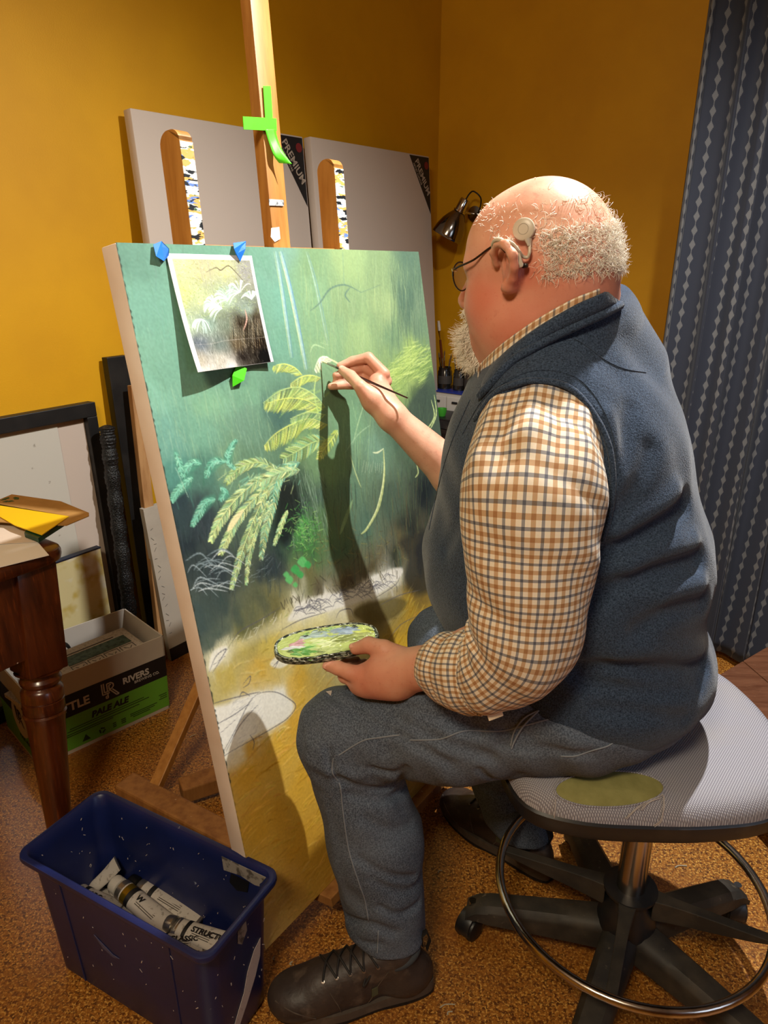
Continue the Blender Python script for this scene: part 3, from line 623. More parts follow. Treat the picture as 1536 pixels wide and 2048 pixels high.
# newspapers inside
npm = mat('newsprint', '#b5ada2', .8, var=('#9d958a', 160, 3, .52, .6, (1, 1, 1)))
def newspaper(cx_, cy_, z_, rot, sx, sy, th, tilt, lab, band=False):
    c_ = bp(cx_, cy_, z_); e = empty('folded_newspaper', c_, lab, 'newspaper', 'newspapers in the beer carton')
    x_ = nrm(ex * math.cos(rot) + ey * math.sin(rot)); y_ = np.cross(Z3, x_); x_ = nrm(x_ + Z3 * tilt[0]); y_ = nrm(y_ + Z3 * tilt[1]); z2 = np.cross(x_, y_)
    # folded sheaf with a round fold at one end
    K = 10; prof = [(-sx / 2, -th / 2), (sx / 2 - th / 2, -th / 2)] + [(sx / 2 - th / 2 + th / 2 * math.sin(a), -th / 2 * math.cos(a)) for a in np.linspace(.3, 2.84, K)] + [(sx / 2 - th / 2, th / 2), (-sx / 2, th / 2)]
    mb = MB(); mb.prism([c_ + x_ * p + z2 * q - y_ * sy / 2 for p, q in prof], y_ * sy); mb.build('sheaf', npm, e)
    t_ = c_ + z2 * (th / 2 + .0004)
    if band:
        mb = MB(); mb.prism([t_ + x_ * a + y_ * b for a, b in ((-sx * .30, -sy * .08), (sx * .40, -sy * .08), (sx * .40, sy * .24), (-sx * .30, sy * .24))], z2 * .0004)
        mb.build('printed_picture', mat('newsprint_green', '#46584a', .7, var=('#2a3a30', 60, 3, .45, .6)), e)
        for k in range(4):
            a0 = -sx * .30 + k * sx * .18; mb = MB(); 
            for pq in (((a0, -sy * .12), (a0 + sx * .15, -sy * .12)), ((a0, -sy * .38), (a0 + sx * .15, -sy * .38)), ((a0, -sy * .12), (a0, -sy * .38)), ((a0 + sx * .15, -sy * .12), (a0 + sx * .15, -sy * .38)), ((a0 + .01, -sy * .18), (a0 + sx * .1, -sy * .33)), ((a0 + sx * .12, -sy * .2), (a0 + .02, -sy * .3))):
                mb.bar(t_ + x_ * pq[0][0] + y_ * pq[0][1], t_ + x_ * pq[1][0] + y_ * pq[1][1], .002, .0005, z2)
            mb.build('comic_panel', M_ink, e)
        mb = MB(); mb.bar(t_ + x_ * -sx * .4 + y_ * sy * .30, t_ + x_ * sx * .3 + y_ * sy * .30, .005, .0004, z2); mb.build('headline_rule', mat('news_ink', '#4a4440', .7), e)
    else:
        mb = MB()
        for k in range(9): mb.bar(t_ + x_ * -sx * .4 + y_ * sy * (.4 - k * .09), t_ + x_ * sx * (.1 + .25 * (k % 3) / 2) + y_ * sy * (.4 - k * .09), .0022, .0004, z2)
        mb.build('text_columns', mat('news_ink', '#4a4440', .7), e)
newspaper(.46, .50, .045, .03, .36, .20, .05, (0, 0), 'thick folded newspaper at the bottom of the beer carton')
newspaper(.50, .48, .095, -.02, .35, .20, .045, (0, .02), 'folded newspaper in the middle of the carton stack')
newspaper(.54, .52, .142, .03, .33, .20, .040, (0, .03), 'folded plain newspaper near the top of the carton stack')
newspaper(.60, .47, .200, .05, .28, .16, .026, (0, .05), 'top newspaper with green picture and comic panels in the beer carton', True)
newspaper(.22, .30, .192, .18, .20, .12, .012, (.04, .05), 'newspaper with text columns lying left of the comic page')
pd_ = bp(.42, .86, .20); o = MB(); 
for k in range(1): o.tube([pd_ + (ex * math.cos(a) * .034 + Z3 * math.sin(a) * .034) for a in np.linspace(-.2, 3.3, 18)], [.008] * 18, 8, flat=.3)
o = o.build('black_paper_tab', M_ink, bx, True)
# ------------------------------------------------------------------ blue bin
BZ = .30
rim = [onz(32, 1702, BZ), onz(205, 1582, BZ), onz(557, 1745, BZ), onz(408, 1918, BZ)]     # left, back, right, front
bc = sum(rim) / 4; bX = nrm((rim[3] + rim[2]) / 2 - (rim[0] + rim[1]) / 2); bY = nrm((rim[1] + rim[2]) / 2 - (rim[0] + rim[3]) / 2); bY = nrm(bY - bX * (bY @ bX))
hx_ = abs((rim[2] - rim[0]) @ bX) / 2 * .5 + abs((rim[3] - rim[1]) @ bX) / 2 * .5; hy_ = abs((rim[1] - rim[3]) @ bY) / 4 + abs((rim[2] - rim[0]) @ bY) / 4
hx_ = (abs((rim[3] + rim[2] - rim[0] - rim[1]) @ bX)) / 4 + .004; hy_ = abs((rim[1] + rim[2] - rim[0] - rim[3]) @ bY) / 4 + .004
bcx = V(bc[0], bc[1], 0)
bn = empty('storage_bin', bcx, 'paint-splashed dark blue plastic bin full of paint tubes on the cork floor', 'bin')
def rrect(hx, hy, r, z, n=7):
    P = []
    for sx, sy, a0 in ((1, 1, 0), (-1, 1, 90), (-1, -1, 180), (1, -1, 270)):
        for k in range(n + 1):
            a = math.radians(a0 + 90 * k / n); P.append(bcx + bX * (sx * (hx - r) + r * math.cos(a)) + bY * (sy * (hy - r) + r * math.sin(a)) + Z3 * z)
    return P
tx, ty = .014, .012
rings = []
def side(z, ins=0): k = 1 - z / BZ; return (hx_ - .012 - tx * k - ins, hy_ - .012 - ty * k - ins)
for z_, ins, r_ in ((.0, .010, .02), (.004, .003, .026), (.012, 0, .028)): s = side(z_, ins); rings.append(rrect(s[0], s[1], r_, z_))
for z_ in (.10, .20, BZ - .030): s = side(z_); rings.append(rrect(s[0], s[1], .030, z_))
s = side(BZ - .028); rings.append(rrect(s[0] + .004, s[1] + .004, .032, BZ - .028)); rings.append(rrect(s[0] + .0045, s[1] + .0045, .032, BZ - .014))
rings += [rrect(hx_ + .001, hy_ + .001, .024, BZ - .014), rrect(hx_ + .003, hy_ + .003, .026, BZ - .008), rrect(hx_ + .002, hy_ + .002, .026, BZ - .002), rrect(hx_ - .002, hy_ - .002, .024, BZ), rrect(hx_ - .008, hy_ - .008, .022, BZ - .001), rrect(hx_ - .012, hy_ - .012, .02, BZ - .006)]
for z_ in (BZ - .03, .2, .1, .016): s = side(z_, .003); rings.append(rrect(s[0], s[1], .027, z_))
s = side(.008, .012); rings.append(rrect(s[0], s[1], .02, .008))
vs = [p for r_ in rings for p in r_]; n = len(rings[0]); m_ = len(rings)
fs = [(i * n + k, i * n + (k + 1) % n, (i + 1) * n + (k + 1) % n, (i + 1) * n + k) for i in range(m_ - 1) for k in range(n)] + [tuple(range(n))[::-1], tuple((m_ - 1) * n + k for k in range(n))]
mb = MB(); mb.add(vs, fs); mb.build('tub', M_bin, bn, True)
# thin mould ridges, tape scraps, white paint swipes
mb = MB()
for sx in (-.62, .62):
    for yy in (-1, 1):
        a_ = side(.012); b_ = side(BZ - .03); mb.tube([bcx + bX * sx * a_[0] + bY * yy * (a_[1] + .0005) + Z3 * .012, bcx + bX * sx * b_[0] + bY * yy * (b_[1] + .0005) + Z3 * (BZ - .03)], .0016, 6)
mb.build('mould_ridge', M_bin, bn)
M_scrap = mat('grey_tape_scrap', '#8a857e', .6, var=('#4f4a44', 50, 3, .5, .6)); M_swipe = mat('dried_white_paint', '#b9aea8', .6, var=('#8a7f80', 120, 3, .6, .7)); M_swiped = mat('dried_black_paint', '#08090b', .4)
def on_bin(face, u_, z_):      # face: 'x+' end wall outside, 'y+i' far wall inside
    a_ = side(z_)
    if face == 'x+': return bcx + bX * (a_[0] + .0006) + bY * u_ * a_[1] + Z3 * z_, bX
    if face == 'y-': return bcx - bY * (a_[1] + .0006) + bX * u_ * a_[0] + Z3 * z_, -bY
    if face == 'y+i': a_ = side(z_, .0036); return bcx + bY * a_[1] + bX * u_ * a_[0] + Z3 * z_, -bY
    if face == 'x+i': a_ = side(z_, .0036); return bcx + bX * a_[0] + bY * u_ * a_[1] + Z3 * z_, -bX
    if face == 'x-i': a_ = side(z_, .0036); return bcx - bX * a_[0] + bY * u_ * a_[1] + Z3 * z_, bX
def splat(name, face, pts, m):
    Q = [on_bin(face, *p) for p in pts]; mb = MB(); mb.prism([q[0] for q in Q], Q[0][1] * .0008); mb.build(name, m, bn)
splat('tape_scrap', 'y+i', [(.50, .292), (.98, .292), (.98, .268), (.86, .262), (.7, .268), (.52, .262)], M_scrap)
splat('black_paint_patch', 'y+i', [(.60, .262), (.80, .262), (.78, .236), (.66, .228), (.58, .240)], M_swiped)
splat('black_paint_patch', 'x+i', [(-.1, .20), (.35, .205), (.38, .13), (.15, .09), (-.1, .11)], M_swiped)
splat('white_paint_swipe', 'x+', [(.40, .172), (.62, .182), (.60, .140), (.42, .105), (.1, .065), (-.3, .025), (-.62, .004), (-.55, .03), (-.2, .075), (.0, .10), (.15, .14)], M_swipe)
splat('tape_scrap', 'x+', [(-.10, .262), (.15, .265), (.18, .240), (.0, .222), (-.12, .235)], M_scrap)
splat('white_paint_swipe', 'y-', [(-.30, .175), (-.22, .165), (-.10, .150), (-.02, .149), (-.10, .142), (-.22, .152)], mat('faint_scuff', '#45486a', .6))
splat('white_paint_swipe', 'y-', [(.70, .06), (.78, .055), (.84, .03), (.78, .035)], M_swipe)
def speck(n, m, name):
    mb = MB()
    for k in range(n):
        fc = random.choice(['y+i', 'y+i', 'x-i', 'y-', 'x+']); u_, z_ = random.uniform(-.85, .85), random.uniform(.05, .28); p, nn_ = on_bin(fc, u_, z_)
        t_ = nrm(np.cross(nn_, Z3)); w_ = random.uniform(.0008, .002); h_ = random.uniform(.001, .006); sl = random.uniform(-1, 1) * h_
        mb.prism([p, p + t_ * w_, p + t_ * (w_ + sl) + Z3 * h_, p + t_ * sl + Z3 * h_], nn_ * .0005)
    o = mb.build(name, m, bn); o['kind'] = 'stuff'
speck(110, M_swipe, 'paint_specks')
# paint tubes
M_tubew = mat('tube_label_white', '#b3aca4', .45, var=('#8f8880', 120, 2, .6, .68)); M_tubem = mat('tube_metal', '#a9a49b', .28, metal=.9, bump=(120, .4, .002)); M_gold = mat('tube_gold_band', '#9a7d1e', .25, metal=.8); M_cap = mat('tube_cap_black', '#0b0b0c', .35); M_capw = mat('tube_cap_white', '#b8b2a8', .4)
def tube_obj(px, py, z, ang, L_, R, lab, tilt=0.0, roll=0.0, cap=M_cap, txt=None, gold=False, squash=1.0, curl=0.0):
    c_ = onz(px, py, z); d = V(math.cos(ang), math.sin(ang), 0) * math.cos(tilt) + Z3 * math.sin(tilt); s_ = nrm(np.cross(Z3, d)); n_ = np.cross(d, s_)
    s_, n_ = s_ * math.cos(roll) + n_ * math.sin(roll), n_ * math.cos(roll) - s_ * math.sin(roll)
    base = c_ - d * L_ / 2; e = empty('paint_tube', base, lab, 'paint tube', 'paint tubes in the blue bin')
    def ring(x, rx, ry, dz=0, n=20): return [base + d * x + n_ * (dz) + s_ * rx * math.cos(a) + n_ * ry * math.sin(a) for a in np.linspace(0, 2 * math.pi, n, endpoint=False)]
    def loft(rs, name, m, par, lb=None):
        n = len(rs[0]); v = [p for r_ in rs for p in r_]; f = [(i * n + k, i * n + (k + 1) % n, (i + 1) * n + (k + 1) % n, (i + 1) * n + k) for i in range(len(rs) - 1) for k in range(n)] + [tuple(range(n))[::-1], tuple((len(rs) - 1) * n + k for k in range(n))]
        mb = MB(); mb.add(v, f); return mb.build(name, m, par, True, label=lb)
    q = squash
    def cz(t): return curl * t * t * L_
    body = [ring(x * L_, R * (1 + .35 * max(0, x - .3)), max(.0012, R * q * (1 - max(0, x - .1) / .9) ** .8 + .0008), cz(x)) for x in np.linspace(.16, 1, 14)]
    b_ = loft(body, 'tube_body', M_tubew if not gold else M_tubew, e)
    loft([ring(L_, R * 1.26, .0022, cz(1)), ring(L_ * 1.035, R * 1.26, .0022, cz(1.03))], 'crimp', M_tubem, b_)
    loft([ring(L_ * .10, R * .5, R * .5 * q), ring(L_ * .115, R * .9, R * .9 * q), ring(L_ * .13, R * 1.01, R * 1.01 * q), ring(L_ * .20, R * 1.015, R * 1.0 * q)], 'shoulder', M_tubem, e)
    if gold: loft([ring(L_ * .22, R * 1.03, R * .99 * q), ring(L_ * .30, R * 1.04, R * .93 * q)], 'gold_band', M_gold, b_)
    loft([ring(L_ * .30, R * 1.035, R * .92 * q), ring(L_ * .36, R * 1.045, R * .87 * q)], 'black_band', M_ink, b_)
    loft([ring(-.004, R * .80, R * .80), ring(0, R * .88, R * .88), ring(L_ * .095, R * .9, R * .9), ring(L_ * .11, R * .6, R * .6)], 'cap', cap, e)
    tp_ = base + d * L_ * .42 + n_ * (R * q * .72 + .0022)
    if txt: lettering(txt, tp_ - s_ * R * .3 if True else tp_, d, s_, R * .8, M_ink, b_, bold=.0003)
    mb = MB()
    for k in range(4): 
        x0 = .45 + (0 if not txt else .0); rr_ = R * q * (1 - (x0 - .1) / .9) ** .8
        mb.bar(base + d * L_ * x0 + s_ * R * (-.6 - .12 * k * 0) + n_ * (rr_ * .9 + .0012) + s_ * (R * .0 + .004 * k), base + d * L_ * (x0 + .3) + n_ * (R * q * (1 - (x0 + .2) / .9) ** .8 * .9 + .0012) + s_ * (R * -.6 + .004 * k), .0014, .0004, n_)
    mb.build('small_print', mat('news_ink', '#4a4440', .7), b_)
    return e
A = math.atan2(bX[1], bX[0])
tube_obj(160, 1790, .105, A + .5, .12, .018, 'crumpled silver paint tube against the left end wall of the bin', tilt=-.1, squash=.6, cap=M_capw)
tube_obj(240, 1790, .112, A - .5, .13, .017, 'dark capped paint tube crossing behind the gold-banded tube', tilt=.05, squash=.7)
tube_obj(200, 1850, .045, A + .2, .19, .020, 'buried paint tube at the left end of the bin floor'); tube_obj(300, 1870, .045, A - .1, .19, .020, 'buried paint tube along the middle of the bin floor'); tube_obj(390, 1890, .045, A + .3, .17, .020, 'buried paint tube at the right end of the bin floor')
tube_obj(250, 1830, .082, A - .25, .19, .021, 'half-buried paint tube crossing under the gold-banded tube', squash=.9); tube_obj(355, 1860, .085, A + .15, .17, .02, 'half-buried paint tube under the pile at the bin right end')
tube_obj(330, 1800, .118, A + .03, .175, .019, 'long white paint tube with black cap lying behind the gold-banded tube', tilt=-.05, squash=.8, cap=M_cap)
tube_obj(285, 1812, .135, A - .10, .165, .020, 'white paint tube with gold band and black collar on top of the pile', tilt=-.10, gold=True, cap=M_capw, txt='W')
tube_obj(205, 1762, .125, A + 1.0, .09, .013, 'rolled-up grey paint tube standing at the left of the pile', tilt=.45, squash=.5, curl=.25, roll=.4)
tube_obj(188, 1800, .120, A + .1, .12, .019, 'silver paint tube under the rolled-up grey tube', tilt=-.05, cap=mat('tube_cap_green', '#2d4a36', .4), txt='ABC')
tube_obj(395, 1868, .130, A + .12, .13, .020, 'crumpled paint tube lettered in black at the right end of the bin', tilt=.05, squash=.6, txt='STRUCTURE', cap=M_tubem)
tube_obj(350, 1885, .126, A + .5, .11, .018, 'short white paint tube in front of the lettered tube', tilt=.0, squash=.7, txt='CLASSIC')
tube_obj(415, 1900, .118, A + .9, .10, .018, 'small crumpled paint tube in the near right corner of the bin', tilt=.1, squash=.7)
# ------------------------------------------------------------------ stool
SX, SY = .4725, 1.060
st = empty('draughting_stool', V(SX, SY, 0), 'grey fabric stool with torn seat, chrome foot ring and five castors', 'stool')
SC = V(SX, SY, 0)
mb = MB(); mb.lathe([(.034, .06), (.050, .075), (.056, .12), (.050, .15), (.040, .17), (.038, .19), (.050, .196), (.050, .202), (.034, .203)], SC, Z3, 40); mb.build('hub', M_blkplastic, st, True)
mb = MB(); mb.lathe([(.0265, .19), (.0265, .46)], SC, Z3, 40); mb.build('gas_column', M_steel, st, True)
mb = MB(); mb.lathe([(.0275, .455), (.034, .457), (.036, .49)], SC, Z3, 32); mb.build('column_collar', M_blkplastic, st, True)
for k in range(5):
    a = math.radians(166 + 72 * k); d = V(math.cos(a), math.sin(a), 0); s_ = V(-d[1], d[0], 0)
    K = 12; v = []; f = []; n = 10
    for i in range(K + 1):
        t = i / K; x = .035 + t * .275; zt_ = .128 - .030 * t - .006 * t * t; hw = .034 - .008 * t; hh = .062 - .024 * t
        if i >= K - 1: zt_ -= .006 * (i - K + 2) ** 2; hh -= .01 * (i - K + 2)
        prof = [(-hw, -hh), (-hw * 1.0, -hh * .35), (-hw * .92, -.012), (-hw * .6, -.002), (0, 0), (hw * .6, -.002), (hw * .92, -.012), (hw, -hh * .35), (hw, -hh), (0, -hh * .95)]
        for p, q in prof: v.append(SC + d * x + s_ * p + Z3 * (zt_ + q))
    for i in range(K):
        for j in range(n): f.append((i * n + j, i * n + (j + 1) % n, (i + 1) * n + (j + 1) % n, (i + 1) * n + j))
    f += [tuple(range(n))[::-1], tuple(K * n + j for j in range(n))]
    mb = MB(); mb.add(v, f); arm = mb.build('base_arm', M_dusty, st, True)
    o_ = SC + d * .298; cd = V(math.cos(a + 1.1 + k), math.sin(a + 1.1 + k), 0)
    cst = MB(); cst.tube([o_ + Z3 * .085, o_ + Z3 * .05], .008, 10); ca = cst.build('castor_stem', M_chrome, arm)
    for sgn in (-1, 1):
        mb = MB(); w0 = o_ + cd * .010 + Z3 * .026 + np.cross(cd, Z3) * (.006 * sgn); mb.lathe([(.010, 0), (.024, .001), (.026, .005), (.024, .013), (.015, .017), (.004, .018)], w0, np.cross(cd, Z3) * sgn, 24); mb.build('castor_wheel', M_rubber, arm, True)
    mb = MB(); mb.lathe([(.0275, -.015), (.029, -.01), (.029, .01), (.0275, .015)], o_ + cd * .010 + Z3 * .034, np.cross(cd, Z3), 20); mb.build('castor_hood', M_blkplastic, arm, True)
# foot ring with four spokes
RR = .2475; RZ = .20; ringc = V(SX, SY + .004, RZ)
mb = MB(); mb.tube([ringc + V(math.cos(a), math.sin(a), 0) * RR for a in np.linspace(0, 2 * math.pi, 72, endpoint=False)], .0085, 14, closed=True); fr_ = mb.build('foot_ring', M_steel, st, True)
for k in range(4):
    a = math.radians(157 + 88 * k); d = V(math.cos(a), math.sin(a), 0)
    K = 8; v = []; s_ = V(-d[1], d[0], 0)
    for i in range(K + 1):
        t = i / K; x = .044 + t * (RR - .05); h_ = .040 * (1 - t) ** .8 + .010; hw = .0105 - .001 * t + .006 * (1 - t) ** 6
        for p, q in ((-hw, 0), (hw, 0), (hw * .8, -h_), (-hw * .8, -h_)): v.append(SC + d * x + s_ * p + Z3 * (.200 + q))
    f = [(i * 4 + j, i * 4 + (j + 1) % 4, (i + 1) * 4 + (j + 1) % 4, (i + 1) * 4 + j) for i in range(K) for j in range(4)] + [(3, 2, 1, 0), tuple(K * 4 + j for j in range(4))]
    mb = MB(); mb.add(v, f); mb.build('ring_spoke', M_dusty, st, False, bevel=.0015)
# seat: black pan and worn woven cushion
seat_c = V(.45, 1.09, .0)
_so = [(.203, .985), (.228, .915), (.30, .886), (.40, .878), (.50, .878), (.60, .895), (.665, .955), (.69, 1.06), (.688, 1.16), (.66, 1.25), (.58, 1.31), (.45, 1.33), (.32, 1.28), (.235, 1.17), (.203, 1.07)]
_sp = np.array(curve_pts([V(x, y, 0) for x, y in _so], 10, closed=True)) - seat_c
_sa = np.arctan2(_sp[:, 1], _sp[:, 0]); _sr = np.hypot(_sp[:, 0], _sp[:, 1]); _o = np.argsort(_sa)
def seat_outline(a): return float(np.interp((a + math.pi) % (2 * math.pi) - math.pi, _sa[_o], _sr[_o], period=2 * math.pi))
def seat_pt(r, a, z):
    d = V(math.cos(a), math.sin(a), 0); return seat_c + d * (seat_outline(a) * r) + Z3 * z
def dish(r, a):           # cushion top surface: dished in the middle, edge rolls down
    front = math.cos(a - math.pi)          # towards front-left
    return .562 + .018 * r ** 2 - .014 * (r ** 3) * max(0, front) - .020 * math.exp(-((math.sin(a) * r + 1) / .35) ** 2) * r
NA = 96; v = []; f = []
rr_ = [.001, .1, .2, .3, .4, .5, .6, .7, .78, .85, .90, .94, .965, .985, 1.0, 1.005, 1.0]
drop = [0] * 8 + [.001, .002, .005, .010, .016, .024, .034, .046, .056]
NR = len(rr_)
for i in range(NR):
    for k in range(NA):
        a = 2 * math.pi * k / NA; v.append(seat_pt(rr_[i], a, dish(min(rr_[i], .9), a) - drop[i]))
for i in range(NR - 1):
    for k in range(NA): f.append((i * NA + k, i * NA + (k + 1) % NA, (i + 1) * NA + (k + 1) % NA, (i + 1) * NA + k))
f.append(tuple(range(NA))[::-1]); f.append(tuple((NR - 1) * NA + k for k in range(NA)))
def weave(nt, b):
    N, L = nt.nodes, nt.links; tc = N.new('ShaderNodeTexCoord'); cur = []
    for i, rot in enumerate((.7, .7 + math.pi / 2)):
        mp = N.new('ShaderNodeMapping'); mp.inputs['Rotation'].default_value = (0, 0, rot); L.new(tc.outputs['Object'], mp.inputs['Vector'])
        w = N.new('ShaderNodeTexWave'); w.inputs['Scale'].default_value = 95 if i == 0 else 130; w.inputs['Distortion'].default_value = .6; w.inputs['Detail'].default_value = 1; L.new(mp.outputs['Vector'], w.inputs['Vector']); cur.append(w.outputs['Fac'])
    mu = N.new('ShaderNodeMath'); mu.operation = 'MULTIPLY'; L.new(cur[0], mu.inputs[0]); L.new(cur[1], mu.inputs[1])
    r = N.new('ShaderNodeMapRange'); r.inputs['From Max'].default_value = .6; L.new(mu.outputs[0], r.inputs['Value'])
    x = N.new('ShaderNodeMix'); x.data_type = 'RGBA'; x.inputs['A'].default_value = lin('#6a6770'); x.inputs['B'].default_value = lin('#a9a8ae'); L.new(r.outputs['Result'], x.inputs['Factor'])
    n = N.new('ShaderNodeTexNoise'); n.inputs['Scale'].default_value = 9; L.new(tc.outputs['Object'], n.inputs['Vector'])
    r2 = N.new('ShaderNodeMapRange'); r2.inputs['From Min'].default_value = .5; r2.inputs['From Max'].default_value = .8; r2.inputs['To Max'].default_value = .35; L.new(n.outputs['Fac'], r2.inputs['Value'])
    y = N.new('ShaderNodeMix'); y.data_type = 'RGBA'; L.new(x.outputs['Result'], y.inputs['A']); y.inputs['B'].default_value = lin('#8c8478'); L.new(r2.outputs['Result'], y.inputs['Factor'])
    L.new(y.outputs['Result'], b.inputs['Base Color'])
    bp = N.new('ShaderNodeBump'); bp.inputs['Strength'].default_value = .5; bp.inputs['Distance'].default_value = .001; L.new(mu.outputs[0], bp.inputs['Height']); L.new(bp.outputs['Normal'], b.inputs['Normal'])
M_seat = mat('woven_seat_fabric', '#8a8890', .85, nodes=weave)
mb = MB(); mb.add(v, f); cush = mb.build('seat_cushion', M_seat, st, True)
v = []; rings_ = [(.6, .488), (.90, .488), (.985, .492), (1.010, .500), (1.016, .524), (.99, .531), (.6, .531)]
for r_, z_ in rings_:
    for k in range(NA): v.append(seat_pt(r_, 2 * math.pi * k / NA, z_ - .020 * math.exp(-((math.sin(2 * math.pi * k / NA) * r_ + 1) / .35) ** 2) * r_ * .4))
f = [(i * NA + k, i * NA + (k + 1) % NA, (i + 1) * NA + (k + 1) % NA, (i + 1) * NA + k) for i in range(len(rings_) - 1) for k in range(NA)] + [tuple(range(NA))[::-1], tuple((len(rings_) - 1) * NA + k for k in range(NA))]
mb = MB(); mb.add(v, f); mb.build('seat_pan', M_blkplastic, st, True)
# torn hole showing foam on the near edge
from mathutils.bvhtree import BVHTree
def bvh(o): 
    me = o.data; return BVHTree.FromPolygons([v_.co.copy() for v_ in me.vertices], [tuple(p.vertices) for p in me.polygons])
bt = bvh(cush)
def hit(bt_, px, py):
    d = Vector(nrm(ray(px, py))); h_ = bt_.ray_cast(Vector(EYEP), d)
    return (V(*h_[0]), V(*h_[1])) if h_[0] is not None else (None, None)
def surf_patch(bt_, name, ctr, rx, ry, m, par, rot=0, lift=.0012, rings_=8, seg=48, edge=None, dome=.0):
    hc = hit(bt_, *ctr); 
    v = []; f = []; ok = True
    for i in range(rings_ + 1):
        r = i / rings_
        for k in range(seg):
            a = 2 * math.pi * k / seg; e_ = 1 + (edge * math.sin(5 * a + 1) if edge else 0)
            x, y = rx * r * math.cos(a) * e_, ry * r * math.sin(a) * e_
            p, n_ = hit(bt_, ctr[0] + x * math.cos(rot) - y * math.sin(rot), ctr[1] + x * math.sin(rot) + y * math.cos(rot))
            if p is None: p, n_ = v_last
            v_last = (p, n_); v.append(p + n_ * (lift + dome * (1 - r * r)))
    for i in range(rings_):
        for k in range(seg): f.append((i * seg + k, i * seg + (k + 1) % seg, (i + 1) * seg + (k + 1) % seg, (i + 1) * seg + k))
    o = mesh_obj(name, v, f, m, par, True); return o, [v[rings_ * seg + k] for k in range(seg)]
M_foam = mat('old_yellow_foam', '#85804a', .9, var=('#6f6a38', 18, 4, .4, .7), bump=(150, .4, .002))
o, edge_ = surf_patch(bt, 'foam_in_tear', (1219, 1579), 109, 36, M_foam, st, rot=-.02, lift=.0008, edge=.0)
o['label'] = 'oval of yellow foam showing through the torn cover'
mb = MB(); mb.tube([p + Z3 * .0005 for p in edge_], .0016, 8, closed=True); mb.build('frayed_hem', M_seat, st, True)
M_thread = mat('loose_thread', '#a49c98', .9)
mb = MB()
for pts in (((1325, 1590), (1300, 1600), (1275, 1615), (1252, 1636)), ((1328, 1594), (1328, 1615), (1322, 1640), (1310, 1650)), ((1112, 1600), (1110, 1620), (1106, 1648)), ((1320, 1598), (1295, 1606), (1283, 1620))):
    P = []
    for i, q in enumerate(pts):
        p, n_ = hit(bt, *q)
        if p is None: p = P[-1] + V(0, -.002, -.018) if len(P) else at(*q, 1.05)
        else: p = p + n_ * .0025
        P.append(p)
    for w_ in range(3): mb.tube(curve_pts([p + rng.normal(0, .0012, 3) for p in P], 5), .0006, 5)
o = mb.build('loose_threads', M_thread, st); o['kind'] = 'stuff'
# floor crumbs
mb = MB()
for (x, y, L_) in ((880, 2015, .03), (895, 2030, .012), (877, 1745, .010), (380, 1475, .02), (1130, 1733, .012), (550, 1920, .008), (583, 1930, .008), (1350, 1735, .03)):
    p = onz(x, y, .002); a_ = random.uniform(0, 3); d = V(math.cos(a_), math.sin(a_), 0)
    mb.tube(curve_pts([p, p + d * L_ * .4 + V(-d[1], d[0], 0) * .004 , p + d * L_], 4), [.0016 * random.uniform(.5, 1)] * 9, 6, flat=.5)
o = mb.build('paint_crumbs', mat('pale_crumb', '#a39a86', .8)); tag(o, 'small pale paint crumbs scattered on the cork floor', 'crumbs', kind='stuff')
